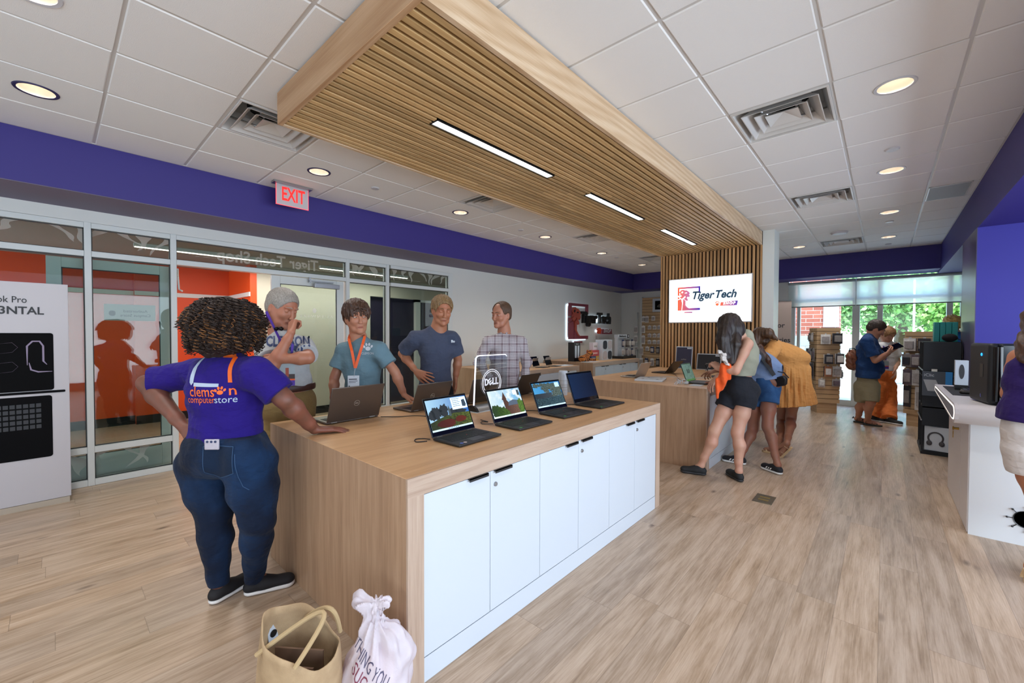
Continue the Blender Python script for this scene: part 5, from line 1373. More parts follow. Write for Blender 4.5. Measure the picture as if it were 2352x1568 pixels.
def person(label, loc, head, hyaw, neck, pel, che, shL, shR, fwd, sk, w=1.0, hs=1.0, arms=None, legs=None, vox=.0048, fem=0, belly=0, chest=0, hip=1.0, iris='#3c2c20', brow='#3a2a1e', gaze=(0, 0), closed=0, lip='#a8605a', glasses=False, face=True, mouth=0, ears=True, armS=1.0, legS=1.0, neckr=.052, jaw=1.0):
    o = empty('person', label, 'person', (loc[0], loc[1], 0))
    B = Field(vox); ax = head_axes(*hyaw); fw = unit(hd(fwd)) if isinstance(fwd, (int, float)) else unit(fwd)
    torso(B, pel, che, shL, shR, fw, w, -.008, belly, chest, hip)
    q, R = add_head(B, head, ax, hs, fem, mouth, jaw)
    B.cone(q(-.022, 0, -.06), neck, neckr * hs, (neckr + .008) * hs, .03)
    B.cone(neck, lerp(neck, che, .3), neckr * hs, .07, .04)
    for sh, el, wr, hand in (arms or []):
        arm_skin(B, sh, el, wr, armS)
        if hand: add_hand(B, lerp(wr, el, -.02), s=hand.pop('s', 1.0), **hand)
    for lg in (legs or []):
        hp, kn, an, tdir = lg; leg_skin(B, hp, kn, an, legS, -fw)
        tp = A(an) + unit(A((tdir[0], tdir[1], 0))) * .09; tp[2] = max(.045, an[2] - .06); B.cone(an, tp, .032 * legS ** .5, .024, .02)
    body, geo = field_obj(B, 'body', sk, o, 1)
    if face: face_parts(body, q, R, hs, iris, brow, gaze, closed, lip, sk, glasses, mouth)
    return o, body, ax, q

def shirt_mesh(name, mat, o, J, sleeves, hem, infl=.012, w=1.0, belly=0, chest=0, hip=1.0, vox=.0048, amp=.0035, neckcut=None, extra=None, hemn=(0, 0, -1), sl_r=(.062, .066), wr_dirs=None, necks=(.062, .05), torso_scale=1):
    F = Field(vox)
    for sh, el, t, r0, r1 in sleeves:
        end = lerp(sh, el, t); d = unit(A(el) - A(sh)); far = end + d * .05
        F.cone(sh, far, r0, r1 + (r1 - r0) * .3, .02, clip=(end, d))
    torso(F, J['pel'], J['che'], J['shL'], J['shR'], J['fw'], w, infl, belly, chest, hip)
    if extra: extra(F)
    F.disp(wrinkles(amp, wr_dirs or [(30, 10, 45, 0), (-12, 34, 30, 1.7), (8, -20, 60, 3.1), (40, 22, 12, .8)]))
    F.plane(hem, hemn)
    n = A(J['neck']); up = unit(n - A(J['che']))
    F.ell(n + up * .045 + J['fw'] * .02, (necks[0], necks[0], necks[1]), None, .006, '-')
    return field_obj(F, name, mat, o, 1)
def pants_mesh(name, mat, o, legs, pel, R, top, vox=.005, w=1.0, hip=1.0, amp=.003, seat=None, topn=(0, 0, 1), k=.035, pw=.165):
    F = Field(vox)
    for pts, rs, cut in legs:
        d = unit(A(pts[-1]) - A(pts[-2]))
        for i in range(len(pts) - 1):
            last = i == len(pts) - 2
            F.cone(pts[i], A(pts[i + 1]) + (d * .04 if last else 0), rs[i], rs[i + 1], .03, clip=(A(pts[-1]), d) if last else None)
    F.ell(pel, (.118 * w * hip, pw * w * hip, .13), R, k)
    F.ell(A(pel) + V3(0, 0, .06), (.112 * w * hip, pw * .93 * w * hip, .14), R, k)
    if seat:
        for c, r in seat: F.ell(c, r, None, .03)
    F.disp(wrinkles(amp, [(20, 14, 55, 0), (-18, 22, 40, 2.), (34, 5, 20, 1)]))
    F.plane(top, topn)
    return field_obj(F, name, mat, o, 1)

# ---- 1. woman in the purple staff shirt, seen from behind
sk1 = skin('skin_deep', '#6b4434')
fw = hd(132)
shL, shR = P(446, 858, 2.42), P(592, 858, 2.24)
pel, che = P(520, 1030, 2.32), P(520, 893, 2.33); neck = P(518, 812, 2.34); head = P(520, 752, 2.37)
elL, wrL = P(337, 880, 2.42), P(424, 982, 2.30)
elR = P(655, 918, 2.26); wrR = P(722, 985, 2.44)
kL, kR = P(492, 1182, 2.33), P(592, 1190, 2.26)
tL, tR = A(on_z(565, 1335, 0)) - A(on_z(478, 1388, 0)), A(on_z(668, 1335, 0)) - A(on_z(552, 1365, 0))
aL, aR = A(on_z(478, 1394, 0)) + unit(tL) * .06 + V3(0, 0, .10), A(on_z(556, 1370, 0)) + unit(tR) * .06 + V3(0, 0, .10)
J1 = dict(pel=pel, che=che, shL=shL, shR=shR, fw=fw, neck=neck)
o1, b1, ax1, q1 = person('woman in purple staff shirt and blue jeans seen from behind, hand on the counter', (pel.x, pel.y), head, (125, -8, 0), neck, pel, che, shL, shR, 132, sk1, w=1.22, hip=1.1, face=False, armS=1.28, legS=1.0, chest=.02,
    arms=[(shL, elL, wrL, dict(d=A(P(452, 1020, 2.24)) - A(wrL), n=A((.6, -.75, .2)), th=(0, 0, 1), curl=(20, 25, 20), thumb=(30, 10))),
          (shR, elR, wrR, dict(d=A(on_z(775, 990, .905)) - A(on_z(722, 992, .915)), n=(0, 0, 1), th=A((-.6, .4, 0)), curl=(8, 8, 6), spread=5, s=1.05))],
    legs=[(P(470, 1060, 2.36), kL, aL, tL), (P(572, 1060, 2.28), kR, aR, tR)])
m_staff = cloth('staff_purple', '#231170', .05, .6, folds=.014)
def bust(F): F.ell(A(che) + A(fw) * .06 - V3(0, 0, .03), (.09, .15, .1), None, .05)
sh1, g1 = shirt_mesh('shirt', m_staff, o1, J1, [(shL, elL, .80, .082, .084), (shR, elR, .78, .084, .086)], P(520, 1010, 2.3), infl=.016, w=1.22, chest=.02, hip=1.10, extra=bust, hemn=(0, .05, -1), amp=.005)
den = cloth('denim_blue', '#0b192f', .18, .8, weave=.03, mottled='#143052', folds=.012)
R1 = np.stack([fw, unit(np.cross(V3(0, 0, 1), fw)), V3(0, 0, 1)])
hl, hr = A(P(468, 1062, 2.37)), A(P(574, 1062, 2.28))
mid = lambda a, b, t: lerp(a, b, t)
j1, gj1 = pants_mesh('jeans', den, o1, [([hl, mid(hl, kL, .5), A(kL), mid(kL, aL, .35), A(aL) - V3(0, 0, .01)], [.138, .118, .084, .080, .046], True), ([hr, mid(hr, kR, .5), A(kR), mid(kR, aR, .35), A(aR) - V3(0, 0, .01)], [.138, .120, .084, .078, .046], True)],
    A(pel) + V3(0, 0, -.03), R1, P(520, 996, 2.3), w=1.2, hip=1.16, seat=[(A(P(480, 1045, 2.30)), (.10, .10, .13)), (A(P(562, 1045, 2.23)), (.10, .10, .13))], amp=.003)
lk = hd(132 + 180)
bv = A(P(485, 1045, 2.1))
decal_text(*gj1, '', A(P(503, 1062, 2.15)), hd(52), (0, 0, 1), hd(-35), 0, cloth('denim_pocket', '#0e2139', .12, .5, weave=.03, folds=.004), j1, 'pocket', polys=[[(-.085, .08), (.075, .085), (.08, -.05), (-.0, -.085), (-.08, -.055)]], lift=.003, maxd=.3)
m_st = plain('denim_stitch', '#2f4f72', .8)
def stitch(pts, org, w=.003):
    pl = []
    for (a, b), (c, d) in zip(pts[:-1], pts[1:]):
        L = math.hypot(c - a, d - b); nx, ny = -(d - b) / L * w / 2, (c - a) / L * w / 2; pl.append([(a + nx, b + ny), (a - nx, b - ny), (c - nx, d - ny), (c + nx, d + ny)])
    decal_text(*gj1, '', org, hd(52), (0, 0, 1), hd(-35), 0, m_st, j1, 'stitching', polys=pl, lift=.005, maxd=.3)
stitch([(-.085, .08), (-.08, -.055), (.0, -.085), (.08, -.05), (.075, .085), (-.085, .08)], A(P(503, 1062, 2.15)))
stitch([(-.005, .1), (.0, .04), (.01, -.02), (.03, -.07), (.06, -.09)], A(P(545, 1085, 2.15)))
ph = empty('smartphone', 'phone in a floral case tucked in the back pocket of the jeans', 'phone', tuple(P(487, 1012, 2.16)))
mb = MB(); mb.M = frame_mat(P(487, 1019, 2.145), hd(45), (0.0, 0.0, 1)); mb.box(-.036, .036, -.03, .024, -.006, .006); mb.build('case', plain('phone_case', '#b5b0ba', .5, var=.2, vscale=60), ph, bevel=.004)
mb = MB(); mb.M = frame_mat(P(487, 1019, 2.145), hd(45), (0, 0, 1))
for k in range(3): mb.lathe([(0, .0075), (.006, .0075), (.007, .005)], (-.02 + .02 * k, .012, 0), 12)
mb.build('camera_bump', plain('phone_lens', '#2c3a5c', .2), ph)
# shirt print: broken screen outline, words and paw
pn = hd(-38); pu = hd(52); oc = A(P(474, 868, 2.13))
m_pw, m_po = plain('print_pale', '#aebdd0', .6), plain('print_orange', '#ee6a1f', .6)
S_ = dict(maxd=.3)
decal_text(*g1, '', oc, pu, (0, 0, 1), pn, 0, m_pw, sh1, 'print_outline', polys=[[(-.105, .095), (-.082, .10), (-.10, .05), (-.098, -.03), (-.11, -.045), (-.122, -.03), (-.125, .04)], [(-.07, .112), (-.005, .115), (-.005, .10), (-.07, .095)], [(-.095, -.03), (.035, -.035), (.035, -.052), (-.095, -.05)]], **S_)
decal_text(*g1, '', oc, pu, (0, 0, 1), pn, 0, m_po, sh1, 'print_corner', polys=[[(.025, .116), (.095, .116), (.10, .10), (.10, -.03), (.078, -.03), (.076, .098), (.025, .10)]], **S_)
decal_text(*g1, 'clems', A(P(452, 903, 2.13)), pu, (0, 0, 1), pn, .078, m_po, sh1, 'print_words', bold=.0006, width=.135, **S_)
decal_text(*g1, 'n', A(P(518, 901, 2.13)), pu, (0, 0, 1), pn, .078, m_po, sh1, 'print_words', bold=.0006, **S_)
decal_text(*g1, '', A(P(494, 901, 2.13)), pu, (0, 0, 1), pn, 0, m_po, sh1, 'print_paw', polys=paw_polys(.028), **S_)
decal_text(*g1, 'computer', A(P(448, 922, 2.13)), pu, (0, 0, 1), pn, .052, m_po, sh1, 'print_words', width=.15, **S_)
decal_text(*g1, 'store', A(P(504, 922, 2.13)), pu, (0, 0, 1), pn, .052, m_pw, sh1, 'print_words', width=.10, **S_)
sneaker(b1, (aL[0], aL[1], 0), tL, .27, upper='#141317', laces=False); sneaker(b1, (aR[0], aR[1], 0), tR, .28, upper='#141317', laces=False)
# curly hair: many small corkscrews hanging from a domed core
H = Field(.006); hc = A(P(517, 737, 2.34))
H.ell(hc, (.165, .165, .135), None, .05).ell(hc - V3(0, 0, .06), (.172, .172, .10), None, .05).ell(hc - V3(-.03, .02, .13), (.12, .12, .08), None, .05)
H.disp(lambda X, Y, Z: .006 * np.sin(60 * X + 9 * Z) * np.sin(60 * Y + 5) + .005 * np.sin(45 * Z + 30 * X))
m_curl = hairm('hair_curly', '#150c08', '#38200f', (25, 25, 25), .65); m_curl2 = plain('hair_curly_light', '#7a4f28', .7)
hr1, gh = field_obj(H, 'hair', m_curl, b1, 1)
r_ = random.Random(11)
for nm, mt, N_ in (('curls', m_curl, 950), ('highlight_curls', m_curl2, 120)):
    mb = MB()
    for k in range(N_):
        a = r_.uniform(0, 2 * PI); z = r_.uniform(-.55, .95) if nm == 'curls' else r_.uniform(-.5, .7); rr = math.sqrt(max(0, 1 - z * z * .9))
        p = hc + V3(.168 * rr * math.cos(a), .168 * rr * math.sin(a), .135 * z - (.03 if z < 0 else 0))
        L = r_.uniform(.05, .10); pts = []; R0 = r_.uniform(.006, .014); turns = L / r_.uniform(.016, .026); outd = V3(math.cos(a), math.sin(a), 0)
        sag = r_.uniform(.1, .45); t1 = V3(-outd[1], outd[0], 0)
        n_ = int(turns * 7) + 2; fly = r_.uniform(-.004, .018) * (1 if r_.random() < .6 else .2); drift = r_.uniform(-.04, .04)
        for i in range(n_):
            t = i / n_; base = p + outd * (.006 + sag * L * t * (1 - .9 * t) * .6 + .0 * t) - V3(0, 0, 1) * L * t * (.75 + .25 * (z < .6)) + outd * (z > .3) * L * t * .5
            ang = 2 * PI * turns * t + k; pts.append(base + outd * (math.cos(ang) * R0 + fly) + t1 * (math.sin(ang) * R0 + drift * t))
        mb.tube(pts, [.0036 * (1 - .5 * i / n_) for i in range(n_)], 4, cap=False)
    mb.build(nm, mt, hr1, smooth=True)

# ---- 2. older man, grey shirt, hand at his mouth
sk2 = skin('skin_ruddy', '#a86f55'); fw = hd(8)
head = P(648, 706, 3.22); neck = P(640, 762, 3.28); che = P(654, 832, 3.26); pel = P(662, 925, 3.27)
shL, shR = P(700, 797, 3.24), P(608, 797, 3.22)        # his left is to the right of the picture
elR, wrR = P(628, 838, 2.98), P(668, 765, 3.02); elL, wrL = P(708, 822, 3.05), P(640, 824, 2.98)
J2 = dict(pel=pel, che=che, shL=shL, shR=shR, fw=fw, neck=neck)
hpR, hpL = P(640, 955, 3.27), P(690, 955, 3.3); knR, knL = A(hpR) + V3(.05, -.02, -.42), A(hpL) + V3(.05, .02, -.42)
anR, anL = A((knR[0] - .03, knR[1], .09)), A((knL[0] - .03, knL[1], .09))
o2, b2, ax2, q2 = person('older man with short grey hair in a grey lettered shirt, fist held to his mouth', (pel.x, pel.y), head, (22, -22, 4), neck, pel, che, shL, shR, 8, sk2, w=1.08, belly=.03, hs=1.2, brow='#9a8678', closed=.8, lip='#985c4c', armS=1.14,
    arms=[(shR, elR, wrR, dict(d=A(P(672, 742, 3.06)) - A(wrR), n=A((.3, -1, 0)), th=A(P(655, 745, 3.0)) - A(P(672, 750, 3.0)), curl=(75, 85, 45), spread=2, thumb=(25, 35), s=1.05)),
          (shL, elL, wrL, dict(d=A(P(615, 830, 2.97)) - A(wrL), n=A((.5, -.6, .3)), th=(0, 0, 1), curl=(20, 25, 15), spread=3))],
    legs=[(hpR, knR, anR, (1, -.1)), (hpL, knL, anL, (1, .2))])
m_gry = cloth('grey_marl', '#a9abac', .1, .5, folds=.013)
s2, g2 = shirt_mesh('shirt', m_gry, o2, J2, [(shR, elR, .68, .074, .078), (shL, elL, .70, .074, .08)], P(660, 899, 3.2), infl=.018, w=1.08, belly=.03, amp=.005)
n2 = hd(-19); u2 = hd(71)
m_nv = plain('print_navy', '#2e3f66', .6)
decal_text(*g2, 'CLEMSON', A(P(662, 785, 3.08)), u2, (0, 0, 1), n2, .105, m_nv, s2, 'print_words', width=.29, bold=.004, maxd=.3)
decal_text(*g2, '', A(P(680, 800, 3.08)), u2, (0, 0, 1), n2, 0, m_nv, s2, 'print_emblem', polys=[[(-.02, .02), (.02, .02), (.02, -.01), (0, -.03), (-.02, -.01)], [(.03, .02), (.045, .0), (.04, -.02), (.032, -.02)], [(-.03, .02), (-.045, .0), (-.04, -.02), (-.032, -.02)]], maxd=.3)
m_kh = cloth('khaki', '#8c7348', .1, .6, folds=.014)
R2 = np.stack([fw, unit(np.cross(V3(0, 0, 1), fw)), V3(0, 0, 1)])
p2_, _ = pants_mesh('trousers', m_kh, o2, [([A(hpR), A(knR), A(anR) + V3(0, 0, -.03)], [.105, .085, .075], True), ([A(hpL), A(knL), A(anL) + V3(0, 0, -.03)], [.105, .085, .075], True)], A(pel) - V3(0, 0, .03), R2, P(660, 880, 3.26), w=1.14, hip=1.16)
F = Field(.005); F.ell(A(P(660, 889, 3.26)), (.165, .214, .12), R2, .01); F.plane(A(P(660, 881, 3.26)), (0, 0, 1)); F.plane(A(P(660, 896, 3.26)), (0, 0, -1)); field_obj(F, 'belt', plain('brown_leather', '#3b1f16', .4), p2_)
for an, td in ((anR, (1, -.1)), (anL, (1, .2))): sneaker(b2, (an[0], an[1], 0), td, .29, upper='#3a2c24')
short_hair(ax2, head, 1.2, hairm('hair_grey', '#7a726a', '#aba49b', (70, 70, 40)), b2, h=.008, nape=-.05, brow=.055, seed=2, amp=.0018)
def lanyard(o, neckp, fw, tip, color, r=.008, label=None, sides=None, w=.018):
    """flat strap round the neck meeting at tip"""
    l = unit(np.cross(V3(0, 0, 1), fw)); mb = MB(); c = A(neckp)
    for e in (1, -1):
        pts = [c - fw * .07 + V3(0, 0, .03), c + l * e * .065 - fw * .02 + V3(0, 0, .035), c + l * e * .085 + fw * .05 - V3(0, 0, .0), c + l * e * .07 + fw * .115 - V3(0, 0, .08), lerp(c + l * e * .06 + fw * .12, tip, .6), A(tip)]
        if sides: pts = pts[:2] + [A(x) for x in sides[0 if e == 1 else 1]] + [A(tip)]
        nrm = fw
        for i in range(len(pts) - 1):
            a, b = pts[i], pts[i + 1]; d = unit(b - a); sd = unit(np.cross(d, nrm)) * w / 2
            mb.add([a - sd, a + sd, b + sd, b - sd], [(0, 1, 2, 3)])
    lo = mb.build('strap', color, o); m = lo.modifiers.new('thick', 'SOLIDIFY'); m.thickness = .0015
    return lo
def badge(name, label, centre, u, n, w, h, base, blocks, hang=None):
    o = empty(name, label, 'name badge', tuple(centre)); M = frame_mat(centre, u, (0, 0, 1), n)
    mb = MB(); mb.M = M; mb.box(-w / 2, w / 2, -h / 2, h / 2, -.001, .001); mb.build('card', base, o)
    for k, (a, b, c, d, m) in enumerate(blocks):
        mb = MB(); mb.M = M; mb.add([(a * w, c * h, .0016 + .0003 * k), (b * w, c * h, .0016 + .0003 * k), (b * w, d * h, .0016 + .0003 * k), (a * w, d * h, .0016 + .0003 * k)], [(0, 1, 2, 3)]); mb.build('print', m, o)
    return o
m_lp, m_lo = plain('lanyard_purple', '#4c2f96', .6), plain('lanyard_orange', '#e2591f', .6)
bd = badge('name_badge', 'large badge with tower picture hanging from the purple lanyard', A(P(660, 860, 3.02)), hd(66), hd(-24), .098, .165, plain('badge_grey', '#9ba6a8', .4),
    [(-.5, .5, -.5, -.26, m_lp), (-.5, .5, -.26, -.19, m_lo), (-.5, .5, -.19, .02, plain('badge_dark', '#3c2d28', .5)), (-.12, .1, -.1, .3, plain('badge_tower', '#9c4a34', .5)), (-.2, .25, -.35, -.32, m_door)])
lanyard(bd, A(neck) - V3(0, 0, .0), fw, A(P(662, 843, 3.03)), m_lp, sides=((P(672, 790, 3.06), P(670, 815, 3.05)), (P(612, 715, 3.12), P(648, 790, 3.06))))
sg_ = empty('sunglasses', 'dark sunglasses hooked on the collar of the grey shirt', 'sunglasses', tuple(P(641, 755, 3.1)))
mb = MB()
for dx in (-6, 5): mb.ball(tuple(P(641 + dx, 755, 3.085)), (.017, .017, .015), 12, 8)
mb.build('lens', m_glassblk, sg_); MB().tube([tuple(P(634, 751, 3.08)), tuple(P(648, 750, 3.08))], .002, 6).build('bridge', m_black, sg_)

# ---- 3. teenager in a light blue shirt with orange lanyard
sk3 = skin('skin_light', '#b37d62'); fw = hd(-18)
head = P(819, 728, 3.60); neck = P(823, 778, 3.62); che = P(832, 838, 3.62); pel = P(833, 925, 3.63)
shL, shR = P(872, 806, 3.58), P(791, 806, 3.62)
elR, wrR = P(768, 868, 3.6), P(766, 925, 3.52); elL, wrL = P(908, 855, 3.58), P(928, 906, 3.60)
hpR, hpL = P(806, 960, 3.65), P(858, 960, 3.65); knR, knL = A(hpR) + V3(.03, -.02, -.42), A(hpL) + V3(.03, .02, -.42); anR, anL = A((knR[0] - .03, knR[1], .09)), A((knL[0] - .03, knL[1], .09))
J3 = dict(pel=pel, che=che, shL=shL, shR=shR, fw=fw, neck=neck)
o3, b3, ax3, q3 = person('teenage boy with brown fringe, light blue shirt and orange lanyard, hand on the counter', (pel.x, pel.y), head, (-12, -4, -3), neck, pel, che, shL, shR, -18, sk3, w=.94, hs=1.16, brow='#3a2418', gaze=(.35, -.1), closed=.1, lip='#a46454', armS=1.0, jaw=.9,
    arms=[(shR, elR, wrR, dict(d=(.1, .0, -1), n=A((-.3, -.9, 0)), th=A((.9, -.1, 0)), curl=(18, 22, 15))), (shL, elL, wrL, dict(d=A(on_z(945, 924, .905)) - A(on_z(927, 918, .93)) + V3(0, 0, -.01), n=(0, 0, 1), th=A((.5, -.8, 0)), curl=(8, 10, 8), spread=9))],
    legs=[(hpR, knR, anR, (1, -.2)), (hpL, knL, anL, (1, .1))])
m_teal = cloth('washed_teal', '#66828e', .07, .5, folds=.012)
s3, g3 = shirt_mesh('shirt', m_teal, o3, J3, [(shR, elR, .62, .07, .078), (shL, elL, .62, .07, .076)], P(835, 935, 3.6), infl=.016, w=.94, amp=.004)
n3 = hd(-28); u3 = hd(62)
decal_text(*g3, '', A(P(845, 797, 3.55)), u3, (0, 0, 1), n3, 0, m_door, s3, 'print_paw', polys=paw_polys(.042), maxd=.3)
decal_text(*g3, 'CLEMSON', A(P(844, 811, 3.55)), u3, (0, 0, 1), n3, .026, m_door, s3, 'print_words', width=.095, maxd=.3)
pants_mesh('trousers', m_kh, o3, [([A(hpR), A(knR), A(anR)], [.09, .07, .06], True), ([A(hpL), A(knL), A(anL)], [.09, .07, .06], True)], A(pel) - V3(0, 0, .03), np.stack([fw, unit(np.cross(V3(0, 0, 1), fw)), V3(0, 0, 1)]), P(833, 915, 3.6), w=.95)
for an, td in ((anR, (1, -.2)), (anL, (1, .1))): sneaker(b3, (an[0], an[1], 0), td, .27, upper='#2c2c30')
short_hair(ax3, head, 1.16, hairm('hair_brown', '#2e1d14', '#5a3a26', (60, 60, 14)), b3, h=.022, fringe=.075, nape=-.055, brow=.05, seed=5, amp=.006)
bd = badge('name_badge', 'white badge with small print hanging from the orange lanyard', A(P(812, 878, 3.45)), hd(60), hd(-30), .09, .115, m_door, [(-.4, .3, .2, .27, plain('badge_ink', '#3a3c46', .5)), (-.4, .35, .08, .12, MATS['badge_ink']), (-.4, .2, -.02, .01, MATS['badge_ink']), (-.42, -.32, -.3, -.22, MATS['badge_ink']), (-.5, .5, -.5, -.42, m_lp)])
lanyard(bd, A(neck), fw, A(P(816, 845, 3.455)), m_lo, sides=((P(838, 772, 3.52), P(833, 790, 3.47)), (P(801, 778, 3.52), P(808, 805, 3.47))), w=.022)
MB().tube([tuple(P(816, 845, 3.455)), tuple(P(814, 855, 3.45)), tuple(P(813, 865, 3.45))], .0022, 6).build('clip', m_chrome, bd)

# ---- 4. young man in a navy shirt, hand on hip
sk4 = skin('skin_tan', '#ac7354'); fw = hd(-20)
head = P(1015, 712, 4.24); neck = P(1008, 753, 4.27); che = P(1002, 800, 4.27); pel = P(1000, 880, 4.28)
shR, shL = P(951, 779, 4.22), P(1040, 779, 4.32)
elR, wrR = P(924, 812, 4.33), P(956, 853, 4.16); elL, wrL = P(1052, 826, 4.40), P(1046, 868, 4.40)
hpR, hpL = P(978, 905, 4.28), P(1022, 905, 4.32); knR, knL = A(hpR) + V3(.03, -.02, -.43), A(hpL) + V3(.03, .02, -.43); anR, anL = A((knR[0] - .03, knR[1], .09)), A((knL[0] - .03, knL[1], .09))
J4 = dict(pel=pel, che=che, shL=shL, shR=shR, fw=fw, neck=neck)
o4, b4, ax4, q4 = person('young man with short fair hair in a navy shirt, right hand on his hip', (pel.x, pel.y), head, (-22, -14, 2), neck, pel, che, shL, shR, -20, sk4, w=1.0, hs=1.2, brow='#6a4c30', closed=.75, gaze=(0, -.3), lip='#9e5e4a', armS=1.08, neckr=.057,
    arms=[(shR, elR, wrR, dict(d=A(P(985, 866, 4.10)) - A(wrR), n=A((.6, -.8, .25)), th=A((0, 0, -.9)) + 0, curl=(14, 16, 14), spread=9, s=1.05)), (shL, elL, wrL, dict(d=(0, -.1, -1), n=A((.2, .9, 0)), th=A((.9, -.2, 0)), curl=(18, 22, 15)))],
    legs=[(hpR, knR, anR, (1, -.2)), (hpL, knL, anL, (1, .1))])
m_navy = cloth('washed_navy', '#454c60', .08, .5, folds=.013)
s4, g4 = shirt_mesh('shirt', m_navy, o4, J4, [(shR, elR, .74, .074, .084), (shL, elL, .72, .074, .082)], P(1000, 890, 4.25), infl=.02, w=1.0, amp=.005)
n4 = hd(-36); u4 = hd(54)
decal_text(*g4, '', A(P(1040, 780, 4.2)), u4, (0, 0, 1), n4, 0, cloth('navy_pocket', '#3f465a', .08, .3), s4, 'pocket', polys=[[(-.05, .035), (.03, .035), (.03, -.05), (-.01, -.06), (-.05, -.05)]], maxd=.35)
decal_text(*g4, 'Bo', A(P(1041, 784, 4.2)), u4, (0, 0, 1), n4, .034, m_door, s4, 'print_words', lift=.004, bold=.002, maxd=.35)
m_blkp = cloth('black_trousers', '#17171b', .1, .5)
pants_mesh('trousers', m_blkp, o4, [([A(hpR), A(knR), A(anR)], [.095, .075, .06], True), ([A(hpL), A(knL), A(anL)], [.095, .075, .06], True)], A(pel) - V3(0, 0, .03), np.stack([fw, unit(np.cross(V3(0, 0, 1), fw)), V3(0, 0, 1)]), P(1000, 872, 4.25), w=1.02)
for an, td in ((anR, (1, -.2)), (anL, (1, .1))): sneaker(b4, (an[0], an[1], 0), td, .28, upper='#2c2c30')
short_hair(ax4, head, 1.2, hairm('hair_fair', '#5a4228', '#a8875a', (60, 60, 24)), b4, h=.014, nape=-.045, brow=.06, seed=7, amp=.005)

# ---- 5. man in the checked shirt
sk5 = skin('skin_pink', '#b47c62'); fw = hd(-50)
head = P(1152, 722, 4.88); neck = P(1158, 760, 4.93); che = P(1160, 806, 4.93); pel = P(1158, 882, 4.93)
shR, shL = P(1118, 789, 4.85), P(1198, 788, 5.0)
elR, wrR = P(1100, 832, 4.80), P(1128, 872, 4.66); elL, wrL = P(1210, 833, 4.95), P(1204, 878, 4.84)
hpR, hpL = P(1138, 905, 4.93), P(1178, 905, 4.97); knR, knL = A(hpR) + V3(.03, -.02, -.43), A(hpL) + V3(.03, .02, -.43); anR, anL = A((knR[0] - .03, knR[1], .09)), A((knL[0] - .03, knL[1], .09))
J5 = dict(pel=pel, che=che, shL=shL, shR=shR, fw=fw, neck=neck)
o5, b5, ax5, q5 = person('man with receding hair in a dark checked long sleeved shirt, talking and looking left', (pel.x, pel.y), head, (-88, -8, 2), neck, pel, che, shL, shR, -50, sk5, w=1.06, hs=1.24, brow='#5a4030', closed=.3, mouth=1.6, lip='#9c5c4c', belly=.02, armS=1.0,
    arms=[(shR, elR, wrR, dict(d=A((.45, -.1, -.8)), n=A((0, -1, 0)), th=A((.9, 0, 0)), curl=(25, 30, 20))), (shL, elL, wrL, dict(d=A((.3, -.2, -.9)), n=A((.3, .9, 0)), th=A((.8, -.4, 0)), curl=(20, 25, 20)))],
    legs=[(hpR, knR, anR, (1, -.3)), (hpL, knL, anL, (1, .1))])
t = NT('checked_cotton'); t.set(Roughness=.8)
uv = t.n('VectorRotate', rotation_type='Z_AXIS'); uv.inputs['Angle'].default_value = math.radians(50 - 90); t.l(t.coord(), uv.inputs[0]); sp = t.n('SeparateXYZ'); t.l(uv.outputs[0], sp.inputs[0])
def linef(a, period, wd): return t.math('LESS_THAN', t.math('FRACT', t.math('DIVIDE', t.math('ADD', a, 20.0), period)), wd)
wob = t.math('MULTIPLY', t.noise(t.coord(), 6, 2), .012)
xx, zz = t.math('ADD', sp.outputs[0], wob), t.math('ADD', sp.outputs[2], wob)
f1 = t.math('ADD', linef(xx, .017, .36), linef(zz, .0185, .36)); f2 = t.math('ADD', linef(xx, .085, .25), linef(zz, .0925, .25))
c = t.mix(t.math('MULTIPLY', f1, .5), '#d9d2d6', '#30202e'); c = t.mix(t.math('MULTIPLY', f2, .35), c, '#5a3040')
t.l(c, t.b.inputs['Base Color']); t.bump(t.noise(t.mapping(t.coord(), (7, 7, 3.5)), 1.6, 3), .5, .02); m_chk = t.m
def sleeves5(F):
    for a, b, c_ in ((shR, elR, wrR), (shL, elL, wrL)): F.cone(a, b, .066, .056, .03).cone(b, c_, .056, .043, .03)
s5, g5 = shirt_mesh('shirt', m_chk, o5, J5, [], P(1160, 893, 4.9), infl=.022, w=1.06, amp=.006, belly=.02, extra=sleeves5, wr_dirs=[(30, 10, 35, 0), (-22, 34, 20, 1.7), (8, -20, 50, 3.1)])
F = Field(.004)
for e in (1, -1):
    l5 = unit(np.cross(V3(0, 0, 1), fw)); F.cone(A(neck) + l5 * e * .055 + V3(0, 0, .02), A(neck) + fw * .075 + l5 * e * .03 - V3(0, 0, .03), .013, .012, .01); F.cone(A(neck) + l5 * e * .055 + V3(0, 0, .02), A(neck) - fw * .05 + V3(0, 0, .035), .013, .013, .01)
field_obj(F, 'collar', m_chk, s5)
pants_mesh('trousers', m_kh, o5, [([A(hpR), A(knR), A(anR)], [.1, .08, .065], True), ([A(hpL), A(knL), A(anL)], [.1, .08, .065], True)], A(pel) - V3(0, 0, .03), np.stack([fw, unit(np.cross(V3(0, 0, 1), fw)), V3(0, 0, 1)]), P(1160, 884, 4.9), w=1.05)
for an, td in ((anR, (1, -.3)), (anL, (1, .1))): sneaker(b5, (an[0], an[1], 0), td, .28, upper='#3a2c24')
short_hair(ax5, head, 1.24, hairm('hair_brown_short', '#3c2a1e', '#6a4e38', (70, 70, 40)), b5, h=.006, nape=-.05, brow=.085, recede=.012, seed=9, amp=.002)
